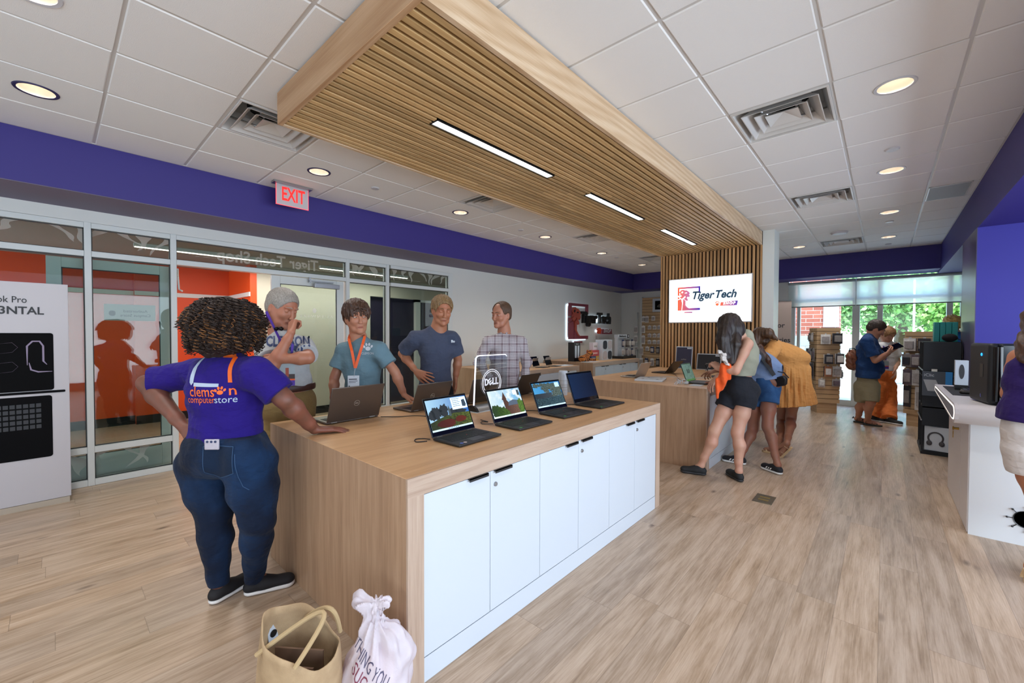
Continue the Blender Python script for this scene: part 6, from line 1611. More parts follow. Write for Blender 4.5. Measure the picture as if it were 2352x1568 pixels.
def long_hair(name, body, pts, rs, mat, amp=.004, vox=.0055, head=None, ax=None, s=1.0, face_cut=True):
    """hair as a cap plus falling locks (lists of points)"""
    F = Field(vox)
    if head is not None:
        f, l, u = ax; q = lambda a, b, d: A(head) + s * (f * a + l * b + u * d); R = np.stack([f, l, u])
        F.ell(q(-.016, 0, .036), s * V3(.112, .092, .098), R, .01); F.ell(q(-.045, 0, -.03), s * V3(.075, .088, .10), R, .02)
        if face_cut: F.ell(q(.105, 0, -.04), s * V3(.07, .07, .09), R, .012, '-')
    for P_, r_s in zip(pts, rs): limb(F, P_, r_s, .02)
    c = A(head) if head is not None else A(pts[0][0])
    F.disp(lambda X, Y, Z: amp * (np.sin(170 * (X - c[0]) + 5 * Z) + np.sin(150 * (Y - c[1]) + 9 * Z) + .6 * np.sin(90 * X - 70 * Y + 12 * Z)) / 2)
    return field_obj(F, name, mat, body, 0)[0]
def rframe(fw): return np.stack([fw, unit(np.cross(V3(0, 0, 1), fw)), V3(0, 0, 1)])

# ---- 6. girl in the tank top
sk6 = skin('skin_fair', '#c79a83'); fw = unit(hd(172) - V3(0, 0, .05))
head = P(1676, 752, 4.28); neck = P(1697, 775, 4.30); che = P(1714, 812, 4.32); pel = P(1700, 890, 4.34)
shL, shR = P(1718, 790, 4.17), P(1698, 782, 4.46)
elL, wrL = P(1690, 852, 4.08), P(1650, 846, 4.22); elR, wrR = P(1672, 850, 4.52), P(1645, 868, 4.42)
hA, hB = P(1678, 912, 4.40), P(1712, 912, 4.28); kA, kB = P(1640, 992, 4.36), P(1693, 996, 4.24)
fA, fB = on_z(1610, 1090, 0), on_z(1697, 1104, 0); aA, aB = A((fA[0] - .0, fA[1], .10)), A((fB[0], fB[1], .10)); dA = A(on_z(1560, 1087, 0)) - A(on_z(1620, 1096, 0)); dB = A(on_z(1662, 1080, 0)) - A(on_z(1704, 1106, 0))
o6, b6, ax6, q6 = person('long haired girl in a sage tank top and black shorts leaning at the second counter', (pel.x, pel.y), head, (168, -38, 0), neck, pel, che, shL, shR, fw, sk6, w=.86, hs=1.06, face=False, fem=1, armS=.98, legS=1.0, neckr=.045,
    arms=[(shL, elL, wrL, dict(d=A(P(1640, 835, 4.28)) - A(wrL), n=A((.3, -.6, .6)), th=(0, 0, 1), curl=(40, 50, 30), s=.92)), (shR, elR, wrR, dict(d=A(P(1635, 880, 4.4)) - A(wrR), n=(0, 0, 1), th=A((0, -1, 0)), curl=(20, 20, 15), s=.92))],
    legs=[(hA, kA, aA, dA), (hB, kB, aB, dB)])
m_sage = cloth('sage_rib', '#9a9c8a', .06, .35, folds=.008)
F = Field(.0048); torso(F, pel, che, lerp(A(che) + V3(0, 0, .12), shL, .55), lerp(A(che) + V3(0, 0, .12), shR, .55), fw, .9, .010, 0, .02); F.disp(wrinkles(.0025, [(30, 10, 45, 0), (-12, 34, 30, 1.7)]))
F.plane(P(1700, 862, 4.3), (0, 0, -1)); F.ell(A(shL) + V3(0, 0, .0), (.075, .075, .085), None, .01, '-'); F.ell(A(shR), (.075, .075, .085), None, .01, '-'); F.ell(A(neck) + fw * .04 + V3(0, 0, .02), (.075, .075, .05), None, .01, '-')
s6, _ = field_obj(F, 'tank_top', m_sage, o6, 1)
m_bd = cloth('black_denim', '#20232a', .16, .6, weave=.04, folds=.008)
sh6, g6 = pants_mesh('shorts', m_bd, o6, [([hA, lerp(hA, kA, .30)], [.118, .108], True), ([hB, lerp(hB, kB, .27)], [.118, .108], True)], A(pel) - V3(0, 0, .02), rframe(unit(hd(172))), P(1700, 857, 4.3), hip=1.08, w=.95, seat=[(A(P(1722, 895, 4.30)), (.10, .10, .10))])
for an, td in ((aA, dA), (aB, dB)): sneaker(b6, (an[0], an[1], 0), td, .28, upper='#1b1c1e', sole='#26272a')
m_h6 = hairm('hair_dark', '#120c0a', '#33221a', (50, 50, 4), .38)
hq = lambda *p: A(P(*p))
long_hair('hair', b6, [[hq(1672, 735, 4.24), hq(1662, 775, 4.18), hq(1668, 820, 4.15), hq(1678, 855, 4.17)], [hq(1668, 735, 4.3), hq(1656, 780, 4.28), hq(1662, 830, 4.27)], [hq(1690, 745, 4.25), hq(1690, 790, 4.14), hq(1686, 835, 4.12)], [hq(1690, 740, 4.38), hq(1704, 765, 4.42), hq(1712, 785, 4.44)]], [[.07, .062, .05, .02], [.06, .05, .02], [.06, .045, .015], [.05, .035, .015]], m_h6, head=head, ax=ax6, s=1.08)
oc_ = empty('orange_garment', 'bright orange cloth hanging from the forearm of the girl in the tank top', 'cloth', tuple(P(1662, 870, 4.2)))
F = Field(.006); F.cone(P(1664, 838, 4.14), P(1660, 872, 4.16), .03, .045, .03).cone(P(1660, 870, 4.16), P(1650, 905, 4.2), .045, .012, .03).cone(P(1672, 842, 4.12), P(1672, 868, 4.13), .03, .02, .02).cone(P(1652, 870, 4.17), P(1648, 912, 4.18), .028, .008, .02)
F.disp(lambda X, Y, Z: .009 * np.sin(70 * X + 50 * Y + 14 * Z)); field_obj(F, 'cloth', cloth('orange_cloth', '#f0632e', .06, .6), oc_, 1)
wr_ = empty('clear_wrapper', 'crumpled clear plastic wrapper held above the orange cloth', 'wrapper', tuple(P(1660, 815, 4.1)))
F = Field(.005); F.ell(P(1662, 818, 4.12), (.028, .03, .035), None, .01).ell(P(1653, 808, 4.12), (.018, .02, .022), None, .01).cone(P(1662, 825, 4.1), P(1672, 836, 4.08), .02, .014, .01)
F.disp(lambda X, Y, Z: .008 * np.sin(120 * X + 60 * Z) * np.sin(130 * Y - 90 * Z))
field_obj(F, 'film', plain('wrapper_film', '#c9c4c0', .15, spec=.9, var=.15, vscale=60), wr_, 0)

# ---- 7. girl in denim shorts, bent over the counter
sk7 = skin('skin_brown', '#8d5f4a'); fw = unit(hd(172) * .6 - V3(0, 0, .75))
head = P(1700, 812, 4.82); neck = P(1722, 806, 4.80); che = P(1742, 822, 4.82); pel = P(1756, 886, 4.80)
shL, shR = P(1733, 822, 4.64), P(1722, 806, 4.96)
elL, wrL = P(1700, 880, 4.62), P(1648, 888, 4.72); elR, wrR = P(1690, 868, 4.95), P(1640, 876, 4.92)
hA, hB = P(1736, 905, 4.86), P(1766, 905, 4.74); kA, kB = P(1729, 985, 4.90), P(1763, 982, 4.66)
fA, fB = on_z(1702, 1066, 0), on_z(1786, 1088, 0); aA, aB = A((fA[0], fA[1], .10)), A((fB[0], fB[1], .10)); dA = A(on_z(1650, 1060, 0)) - A(on_z(1708, 1072, 0)); dB = A(on_z(1745, 1072, 0)) - A(on_z(1792, 1090, 0))
o7, b7, ax7, q7 = person('girl in denim shorts and light blue top bent over the counter between the other two', (pel.x, pel.y), head, (175, -60, 0), neck, pel, che, shL, shR, fw, sk7, w=.84, hs=.95, face=False, fem=1, armS=.95, legS=.98, neckr=.045,
    arms=[(shL, elL, wrL, dict(d=A(P(1612, 890, 4.78)) - A(wrL), n=(0, 0, 1), th=A((0, 1, 0)), curl=(10, 12, 10), s=.92)), (shR, elR, wrR, dict(d=A(P(1618, 880, 4.95)) - A(wrR), n=(0, 0, 1), th=A((0, -1, 0)), curl=(20, 25, 15), s=.92))],
    legs=[(hA, kA, aA, dA), (hB, kB, aB, dB)])
m_lb = cloth('light_blue_top', '#7a90b4', .05, .4, folds=.01)
F = Field(.0048); torso(F, lerp(pel, che, .1), che, shL, shR, fw, .88, .010, 0, .02); F.cone(shL, lerp(shL, elL, .3), .062, .066, .02).cone(shR, lerp(shR, elR, .3), .062, .066, .02); F.disp(wrinkles(.003, [(30, 10, 45, 0), (-12, 34, 30, 1.7)]))
upv = unit(A(che) - A(pel)); F.plane(P(1758, 870, 4.8), tuple(-upv)); field_obj(F, 'shirt', m_lb, o7, 1)
m_dn7 = cloth('mid_denim', '#22426a', .18, .6, weave=.05, mottled='#335c8a', folds=.008)
pants_mesh('shorts', m_dn7, o7, [([hA, lerp(hA, kA, .30)], [.112, .104], True), ([hB, lerp(hB, kB, .27)], [.112, .104], True)], A(pel), rframe(unit(hd(172))), P(1756, 866, 4.75), hip=1.05, w=.92, seat=[(A(P(1772, 890, 4.78)), (.10, .10, .10))], topn=tuple(unit(upv + V3(0, 0, .6))))
for an, td in ((aA, dA), (aB, dB)): sneaker(b7, (an[0], an[1], 0), td, .275, upper='#15151a', sole='#e4e2dd', stripes=True)
m_h7 = hairm('hair_chestnut', '#24150e', '#5a3620', (50, 50, 6), .4)
long_hair('hair', b7, [[hq(1712, 800, 4.78), hq(1740, 800, 4.66), hq(1762, 825, 4.62), hq(1774, 855, 4.66)], [hq(1700, 800, 4.75), hq(1690, 830, 4.7), hq(1680, 860, 4.75)]], [[.07, .05, .035, .012], [.06, .05, .02]], m_h7, head=head, ax=ax7)
bg = empty('crossbody_bag', 'small black patterned bag slung on a strap behind the denim shorts', 'handbag', tuple(P(1790, 876, 4.7)))
mb = MB(); mb.M = frame_mat(P(1790, 876, 4.66), A(P(1806, 866, 4.6)) - A(P(1775, 872, 4.72)), V3(-.1, -.2, 1)); mb.prism([(-.07, -.05), (.07, -.055), (.085, .02), (.06, .055), (-.06, .06), (-.075, .01)], 'z', -.03, .03)
mb.build('pouch', plain('bag_leather', '#141416', .4, var=.4, vscale=40), bg, bevel=.01)
mb = MB()
for i in range(4): mb.disc((0, 0, 0), .0001, 3)
MB().tube([tuple(P(1812, 868, 4.62)), tuple(P(1800, 855, 4.63)), tuple(P(1786, 853, 4.63))], .006, 6).build('handle', m_black, bg)
def strap(o, pts, w, mat, name='strap', n=None):
    mb = MB(); pts = [A(p) for p in pts]
    for i in range(len(pts) - 1):
        a, b = pts[i], pts[i + 1]; sd = unit(np.cross(unit(b - a), n)) * w / 2; mb.add([a - sd, a + sd, b + sd, b - sd], [(0, 1, 2, 3)])
    x = mb.build(name, mat, o); m = x.modifiers.new('t', 'SOLIDIFY'); m.thickness = .003; return x
strap(bg, [P(1734, 796, 4.62), P(1742, 808, 4.60), P(1754, 826, 4.60), P(1768, 846, 4.62), P(1778, 862, 4.62)], .045, plain('strap_black', '#17171a', .6, var=.5, vscale=50), n=hd(-60) + V3(0, 0, .3))

# ---- 8. woman in the orange dress
sk8 = skin('skin_olive', '#9a6a50'); fw = unit(hd(178) * .5 - V3(0, 0, .85))
head = P(1745, 785, 5.35); neck = P(1768, 790, 5.30); che = P(1795, 806, 5.32); pel = P(1815, 872, 5.36)
shL, shR = P(1780, 800, 5.14), P(1772, 790, 5.48); elL, wrL = P(1735, 852, 5.05), P(1645, 851, 5.02); elR, wrR = P(1735, 852, 5.5), P(1690, 868, 5.4)
hA, hB = P(1798, 890, 5.45), P(1824, 890, 5.30); kA, kB = P(1796, 965, 5.62), P(1816, 962, 5.44)
fA, fB = on_z(1788, 1044, 0), on_z(1802, 1050, 0); aA, aB = A((fA[0], fA[1], .09)), A((fB[0] + .02, fB[1], .17))
o8, b8, ax8, q8 = person('woman in an orange tiered dress bending over to point at the laptop', (pel.x, pel.y), head, (178, -50, 0), neck, pel, che, shL, shR, fw, sk8, w=.92, hs=.96, face=False, fem=1, armS=1.0, legS=1.05, neckr=.048,
    arms=[(shL, elL, wrL, dict(d=A(P(1612, 862, 5.0)) - A(wrL), n=(0, -.3, 1), th=A((0, 1, 0)), curl=([12, 18, 12], [30, 40, 30], [40, 50, 30], [40, 50, 30]), s=.95)), (shR, elR, wrR, None)],
    legs=[(hA, kA, aA, (-1, .2)), (hB, kB, aB, (-1, 0))])
m_or = cloth('apricot_cotton', '#d79a58', .06, .9, folds=.014)
F = Field(.006); torso(F, lerp(pel, che, .35), che, shL, shR, fw, .98, .018, 0, .02); F.cone(shL, lerp(shL, elL, .35), .072, .085, .02).cone(shR, lerp(shR, elR, .35), .072, .085, .02)
w0 = A(P(1812, 836, 5.34)); F.cone(A(P(1806, 832, 5.34)), A(P(1812, 872, 5.37)), .155, .22, .05).cone(A(P(1812, 872, 5.37)), A(P(1815, 945, 5.40)), .22, .31, .04)
def pleat(X, Y, Z):
    a = np.arctan2(Y - w0[1], X - w0[0]); return np.clip((w0[2] - Z) / .25, 0, 1) * (.014 * np.sin(17 * a + 6 * Z) + .007 * np.sin(41 * a))
F.disp(pleat); F.disp(wrinkles(.003, [(20, 10, 30, 0), (-12, 24, 20, 1.7)])); F.plane(A(P(1815, 930, 5.38)), tuple(unit(V3(.15, .0, -1))))
F.ell(A(P(1815, 958, 5.38)), (.27, .27, .17), None, .005, '-')
field_obj(F, 'dress', m_or, o8, 1)
long_hair('hair', b8, [[hq(1745, 765, 5.3), hq(1765, 765, 5.2), hq(1785, 780, 5.15)], [hq(1740, 775, 5.3), hq(1728, 800, 5.3), hq(1722, 830, 5.3)]], [[.08, .06, .015], [.07, .05, .02]], hairm('hair_ash', '#2c1c12', '#6b4a2e', (40, 40, 8), .45), head=head, ax=ax8)
m_sand = plain('sandal_tan', '#c7a77c', .6)
def sandal(body, fx, fy, z, d, up, col=m_sand, L=.25):
    d = unit(d); up = unit(A(up) - d * (A(up) @ d)); l = np.cross(up, d); M = Matrix([[d[0], l[0], up[0], fx], [d[1], l[1], up[1], fy], [d[2], l[2], up[2], z], [0, 0, 0, 1]])
    mb = MB(); mb.M = M; mb.prism([(-.06, 0), (-.05, -.03), (.03, -.03), (.10, -.042), (.16, -.04), (.19, 0), (.16, .036), (.10, .036), (.03, .028), (-.05, .03)], 'z', 0, .026); s_ = mb.build('sandal_sole', col, body, bevel=.004)
    mb = MB(); mb.M = M
    for x0, h in ((.12, .05), (.06, .065), (-.02, .09)): mb.tube([(x0, -.042, .02), (x0 + .004, -.032, h * .8), (x0, 0, h), (x0 + .004, .03, h * .8), (x0, .04, .02)], .009, 6, flat=.35)
    mb.tube([(-.055, -.03, .09), (-.07, 0, .07), (-.055, .03, .09)], .007, 6)
    mb.build('sandal_straps', col, s_)
    F = Field(.005); q = lambda a, b, c: A(M @ Vector((a, b, c))); F.cone(q(-.02, 0, .06), q(.08, 0, .048), .032, .03, .02).cone(q(.08, 0, .045), q(.14, 0, .038), .034, .026, .02)
    for k in range(5): F.cone(q(.13, -.026 + .013 * k, .036), q(.175 - .006 * k, -.030 + .014 * k, .034), .010 if k else .012, .008, .004)
    field_obj(F, 'foot', body.data.materials[0], body)
sandal(b8, aA[0], aA[1], .0, (-1, .15, 0), (0, 0, 1)); sandal(b8, aB[0] + .03, aB[1], .085, (-.55, -.05, -.75), (-.6, 0, .6))

# ---- 9. man in the blue shirt and khaki shorts
sk9 = skin('skin_ruddy2', '#b8836a'); fw = hd(22)
head = P(2012, 755, 6.72); neck = P(2003, 772, 6.76); che = P(1994, 808, 6.76); pel = P(1992, 868, 6.76)
shR, shL = P(1990, 786, 6.56), P(2000, 784, 6.94); elR, wrR = P(2010, 828, 6.52), P(2036, 812, 6.42); elL, wrL = P(2020, 825, 6.9), P(2044, 808, 6.7)
hA, hB = P(1982, 888, 6.8), P(2000, 888, 6.7); kA, kB = P(1981, 925, 6.82), P(2000, 925, 6.66)
fA, fB = on_z(1970, 970, 0), on_z(1992, 976, 0); aA, aB = A((fA[0], fA[1], .08)), A((fB[0], fB[1], .08))
o9, b9, ax9, q9 = person('man in a dark blue short sleeved shirt and khaki shorts looking down at a tablet', (pel.x, pel.y), head, (5, -34, 0), neck, pel, che, shL, shR, 22, sk9, w=1.12, hs=1.14, closed=.8, belly=.04, vox=.007, armS=1.1, legS=1.1,
    arms=[(shR, elR, wrR, dict(d=A(P(2052, 803, 6.45)) - A(wrR), n=A((.2, -.6, -.6)), th=(0, 0, 1), curl=(30, 40, 30), s=1.05)), (shL, elL, wrL, dict(d=A(P(2056, 800, 6.7)) - A(wrL), n=(0, 0, -1), th=A((0, -1, 0)), curl=(30, 40, 30), s=1.05))],
    legs=[(hA, kA, aA, (1, .2)), (hB, kB, aB, (1, 0))])
J9 = dict(pel=pel, che=che, shL=shL, shR=shR, fw=fw, neck=neck)
shirt_mesh('shirt', cloth('navy_shirt', '#1d3c6b', .07, .7), o9, J9, [(shR, elR, .72, .082, .09), (shL, elL, .72, .082, .09)], P(1995, 868, 6.7), infl=.03, w=1.12, belly=.045, vox=.007, amp=.006)
pants_mesh('shorts', cloth('khaki_short', '#8a8066', .08, .6), o9, [([hA, A(kA) - V3(0, 0, -.02)], [.125, .105], True), ([hB, A(kB) - V3(0, 0, -.02)], [.125, .105], True)], A(pel) - V3(0, 0, .04), rframe(fw), P(1992, 862, 6.7), w=1.05, vox=.007)
m_sd = plain('sandal_dark', '#3b3a34', .7)
sandal(b9, aA[0], aA[1], 0, (1, .2, 0), (0, 0, 1), m_sd, .28); sandal(b9, aB[0], aB[1], 0, (1, -.05, 0), (0, 0, 1), m_sd, .28)
short_hair(ax9, head, 1.14, hairm('hair_dkbrown', '#1d1410', '#46301f', (60, 60, 30)), b9, h=.012, nape=-.06, brow=.06, seed=12, vox=.006)
tb = empty('tablet', 'dark tablet held up by the man in the dark blue shirt', 'tablet', tuple(P(2048, 797, 6.5)))
mb = MB(); mb.M = frame_mat(P(2049, 798, 6.52), V3(.75, .2, .35), V3(-.3, .9, .3)); mb.box(-.12, .12, -.09, .09, -.005, .005); mb.build('body', m_glassblk, tb, bevel=.003)

# ---- 10. woman in white with orange trousers
sk10 = skin('skin_fair2', '#c99a80'); fw = hd(300)
head = P(2037, 768, 7.15); neck = P(2038, 786, 7.2); che = P(2038, 815, 7.2); pel = P(2034, 862, 7.2)
shR, shL = P(2022, 797, 7.15), P(2054, 797, 7.2); elR, wrR = P(2018, 828, 7.1), P(2030, 815, 6.95); elL, wrL = P(2062, 830, 7.15), P(2056, 848, 7.05)
hA, hB = P(2025, 885, 7.2), P(2043, 885, 7.2); kA, kB = P(2020, 920, 7.2), P(2044, 920, 7.2); fA, fB = on_z(2005, 966, 0), on_z(2042, 972, 0); aA, aB = A((fA[0], fA[1], .08)), A((fB[0], fB[1], .08))
o10, b10, ax10, q10 = person('woman in a white shirt and orange trousers behind the man in blue', (pel.x, pel.y), head, (320, -30, 0), neck, pel, che, shL, shR, 300, sk10, w=.9, hs=1.08, closed=.8, fem=1, vox=.007,
    arms=[(shR, elR, wrR, dict(d=(0, -.3, .3), n=(1, 0, 0), th=(0, 0, 1), curl=(30, 40, 30))), (shL, elL, wrL, dict(d=(0, -.3, -.6), n=(1, 0, 0), th=(0, -1, 0), curl=(20, 20, 20)))], legs=[(hA, kA, aA, (1, -.5)), (hB, kB, aB, (1, -.5))])
J10 = dict(pel=pel, che=che, shL=shL, shR=shR, fw=fw, neck=neck)
shirt_mesh('shirt', cloth('white_tee', '#d9d9dc', .04, .5), o10, J10, [(shR, elR, .6, .07, .075), (shL, elL, .6, .07, .075)], P(2036, 852, 7.1), infl=.016, w=.92, vox=.007)
pants_mesh('trousers', cloth('orange_linen', '#e0793c', .05, .8, folds=.016), o10, [([hA, A(kA), A(aA)], [.10, .095, .105], True), ([hB, A(kB), A(aB)], [.10, .095, .105], True)], A(pel), rframe(fw), P(2036, 850, 7.1), w=.95, vox=.007)
for an in (aA, aB): sneaker(b10, (an[0], an[1], 0), (1, -.5), .25, upper='#20201f', laces=False)
short_hair(ax10, head, 1.08, hairm('hair_sandy', '#7a5636', '#b98c5c', (40, 40, 20)), b10, h=.02, nape=-.09, brow=.05, seed=13, vox=.006)
bd = badge('name_badge', 'badge on a purple lanyard worn over the white shirt', A(P(2034, 838, 6.98)), hd(25), hd(-65), .09, .13, plain('badge_grey', '#9ba6a8', .4), [(-.5, .5, -.5, -.2, m_lp), (-.5, .5, -.2, -.1, m_lo)])
lanyard(bd, neck, fw, A(P(2034, 826, 7.0)), m_lp, sides=((P(2041, 795, 7.06), P(2038, 812, 7.03)), (P(2030, 795, 7.06), P(2032, 812, 7.03))))
hb = empty('carry_bag', 'brown and silver bag hanging behind the man in the blue shirt', 'bag', tuple(P(1957, 825, 6.9)))
F = Field(.008); F.cone(P(1958, 812, 6.9), P(1958, 838, 6.9), .07, .085, .04).cone(P(1951, 818, 6.88), P(1953, 832, 6.88), .05, .05, .03); F.disp(lambda X, Y, Z: .012 * np.sin(60 * X + 40 * Z) * np.sin(50 * Y - 30 * Z)); field_obj(F, 'bag_body', plain('bag_brown', '#7c4a34', .35, var=.4, vscale=14), hb, 1)
MB().tube([tuple(P(1951, 808, 6.86)), tuple(P(1952, 800, 6.86)), tuple(P(1962, 800, 6.86)), tuple(P(1968, 806, 6.86))], .008, 6).build('handle', m_black, hb)

# ---- 11. fair curly haired person beyond the shelf
sk11 = skin('skin_fair2', '#c99a80'); fw = hd(150)
head = P(2186, 742, 7.22); neck = P(2192, 760, 7.26); che = P(2196, 795, 7.26); pel = P(2196, 850, 7.26)
shL, shR = P(2176, 776, 7.30), P(2212, 776, 7.2); elL, wrL = P(2170, 806, 7.30), P(2172, 830, 7.26); elR, wrR = P(2215, 806, 7.16), P(2210, 830, 7.2)
hA, hB = P(2187, 870, 7.26), P(2205, 870, 7.22); kA, kB = A(hA) - V3(0, 0, .42), A(hB) - V3(0, 0, .42); aA, aB = A((kA[0], kA[1], .09)), A((kB[0], kB[1], .09))
o11, b11, ax11, q11 = person('person with fair curly hair and glasses in a blue shirt standing beyond the black shelf', (pel.x, pel.y), head, (175, -8, 0), neck, pel, che, shL, shR, 150, sk11, w=.95, vox=.008, glasses=True,
    arms=[(shL, elL, wrL, dict(d=(0, 0, -1), n=(-1, 0, 0), th=(0, 1, 0))), (shR, elR, wrR, dict(d=(0, 0, -1), n=(1, 0, 0), th=(0, 1, 0)))], legs=[(hA, kA, aA, (-1, .5)), (hB, kB, aB, (-1, .5))])
J11 = dict(pel=pel, che=che, shL=shL, shR=shR, fw=fw, neck=neck)
shirt_mesh('shirt', cloth('royal_tee', '#1f5a9c', .06, .5), o11, J11, [(shL, elL, .7, .07, .075), (shR, elR, .7, .07, .075)], P(2196, 845, 7.26), infl=.016, w=.96, vox=.008)
pants_mesh('trousers', cloth('pale_denim', '#7090b8', .1, .5), o11, [([hA, kA, aA], [.1, .08, .065], True), ([hB, kB, aB], [.1, .08, .065], True)], A(pel), rframe(fw), P(2196, 840, 7.26), vox=.008)
for an in (aA, aB): sneaker(b11, (an[0], an[1], 0), (-1, .5), .27, upper='#2c2c30', laces=False)
F = Field(.008); hh = A(head); F.ell(hh + V3(.01, 0, .035), (.125, .125, .115), None, .02).ell(hh + V3(.03, -.0, -.03), (.10, .11, .08), None, .02); F.ell(hh + A(ax11[0]) * .12 - V3(0, 0, .06), (.08, .09, .09), None, .01, '-')
F.disp(lambda X, Y, Z: .010 * np.sin(85 * X + 30 * Z) * np.sin(80 * Y - 25 * Z + 1) + .006 * np.sin(150 * Z + 90 * X)); field_obj(F, 'hair', hairm('hair_blond', '#8a6a34', '#d6b674', (30, 30, 30)), b11, 0)

# ---- 12. woman at the right edge of the picture
sk12 = skin('skin_tan2', '#b97a5a'); fw = hd(95)
D = 2.62
head = P(2418, 742, D); neck = P(2412, 792, D); che = P(2404, 868, D); pel = P(2392, 985, D)
shL, shR = P(2345, 822, D + .1), P(2468, 826, D - .1); elL, wrL = P(2322, 905, D + .12), P(2376, 918, D + .36); elR, wrR = P(2490, 905, D), P(2440, 930, D + .3)
hA, hB = P(2366, 1030, D + .04), P(2425, 1030, D - .02); kA, kB = P(2396, 1180, D + .02), P(2440, 1190, D); fA = on_z(2372, 1338, 0); fB = on_z(2420, 1345, 0); aA, aB = A((fA[0], fA[1], .09)), A((fB[0], fB[1], .09))
o12, b12, ax12, q12 = person('woman in a sleeveless purple top and white shorts cut by the right picture edge', (pel.x, pel.y), head, (110, -15, 0), neck, pel, che, shL, shR, 95, sk12, w=1.0, face=False, fem=1, armS=1.22, legS=1.05,
    arms=[(shL, elL, wrL, dict(d=(.5, .8, 0), n=(0, 0, 1), th=(1, 0, 0), curl=(20, 20, 20))), (shR, elR, wrR, dict(d=(-.3, .8, 0), n=(0, 0, 1), th=(-1, 0, 0), curl=(20, 20, 20)))], legs=[(hA, kA, aA, (.3, 1)), (hB, kB, aB, (.3, 1))])
F = Field(.006); torso(F, pel, che, lerp(A(che) + V3(0, 0, .1), shL, .62), lerp(A(che) + V3(0, 0, .1), shR, .62), fw, 1.02, .022, .01, .02); F.disp(wrinkles(.004, [(30, 10, 45, 0), (-12, 34, 30, 1.7)]))
F.cone(A(pel) + V3(0, 0, .08), A(pel) - V3(0, 0, .02), .18, .20, .05); F.plane(P(2340, 968, D), (0, 0, -1)); F.ell(A(shL) + V3(0, 0, .01), (.085, .085, .11), None, .01, '-'); F.ell(A(shR), (.085, .085, .11), None, .01, '-')
field_obj(F, 'top', cloth('deep_purple_top', '#2b1a58', .06, .5), o12, 1)
pants_mesh('shorts', cloth('white_shorts', '#d8cfc8', .04, .6), o12, [([hA, lerp(hA, kA, .36)], [.13, .12], True), ([hB, lerp(hB, kB, .36)], [.13, .12], True)], A(pel) - V3(0, 0, .02), rframe(fw), P(2340, 950, D), w=1.05)
sandal(b12, aA[0], aA[1], 0, (.3, 1, 0), (0, 0, 1)); sandal(b12, aB[0], aB[1], 0, (.3, 1, 0), (0, 0, 1))
F = Field(.007); hh = A(head); F.ell(hh + V3(0, 0, .03), (.13, .13, .125), None, .03); limb(F, [hh, A(P(2372, 790, D)), A(P(2352, 822, D - .02))], [.11, .07, .03], .03); limb(F, [hh, A(P(2400, 830, D - .08))], [.11, .06], .03)
F.disp(lambda X, Y, Z: .009 * np.sin(60 * X + 40 * Z) * np.sin(55 * Y - 35 * Z)); field_obj(F, 'hair', hairm('hair_chestnut', '#24150e', '#5a3620', (50, 50, 6), .4), b12, 0)
# ================================================================== STANDS, BAGS, DESK, SHELVES
# ---- product poster stand on the left
ps = empty('poster_stand', 'tall white poster stand with a dark laptop picture, at the left picture edge', 'display stand', (-5.4, -.75, 0))
m_ps = plain('stand_white', '#b5b1b5', .4)
MB().box(-5.47, -5.352, -1.55, .10, .05, 1.915).build('panel', m_ps, ps, bevel=.002)
MB().box(-5.46, -5.345, -1.54, .09, 0, .048).build('plinth', plain('stand_base', '#a89c8c', .5), ps)
mb = MB(); add_text(mb, 'MacBook Pro', (-5.349, -.297, 1.765), (0, 1, 0), (0, 0, 1), .075, width=.32, n=(1, 0, 0), bold=.0005)
add_text(mb, 'MON3NTAL', (-5.349, -.262, 1.675), (0, 1, 0), (0, 0, 1), .088, width=.436, n=(1, 0, 0), bold=.002)
mb.build('lettering', plain('stand_ink', '#17171a', .5), ps)
def rrect(y0, y1, z0, z1, r, n=6):
    out = []
    for cy_, cz_, a0 in ((y1 - r, z1 - r, 0), (y0 + r, z1 - r, 90), (y0 + r, z0 + r, 180), (y1 - r, z0 + r, 270)):
        for k in range(n + 1): a = math.radians(a0 + 90 * k / n); out.append((cy_ + r * math.cos(a), cz_ + r * math.sin(a)))
    return out
m_pb = plain('picture_black', '#050507', .7, spec=.1); m_pg = plain('picture_glow', '#8b7f98', .7)
MB().prism(rrect(-1.25, .009, 1.0, 1.49, .02), 'x', -5.351, -5.3495).build('picture_screen', m_pb, ps)
MB().prism(rrect(-1.25, .075, .975, .995, .008), 'x', -5.351, -5.348).build('picture_hinge', m_pb, ps)
MB().prism(rrect(-1.25, -.004, .425, .955, .02), 'x', -5.351, -5.3495).build('picture_base', m_pb, ps)
mb = MB()
for pts in ([(-.30, 1.40), (-.22, 1.41), (-.19, 1.37), (-.22, 1.33), (-.30, 1.32)], [(-.30, 1.24), (-.22, 1.25), (-.19, 1.21), (-.22, 1.17), (-.30, 1.16)], [(-.14, 1.22), (-.14, 1.38), (-.11, 1.42), (-.07, 1.42), (-.05, 1.38), (-.05, 1.25), (-.03, 1.22)], [(-.13, 1.24), (-.12, 1.18), (-.08, 1.16), (.0, 1.16)]):
    mb.tube([(-5.3495, a, b) for a, b in pts], [.002] + [.006] * (len(pts) - 2) + [.002], 8, flat=.15)
mb.build('picture_curves', m_pg, ps, smooth=True)
mb = MB()
for r in range(5):
    for k in range(10): mb.box(-5.3496, -5.3492, -.42 + k * .036, -.392 + k * .036, .86 - r * .045, .892 - r * .045)
mb.build('picture_keys', plain('picture_key', '#15151a', .5), ps)

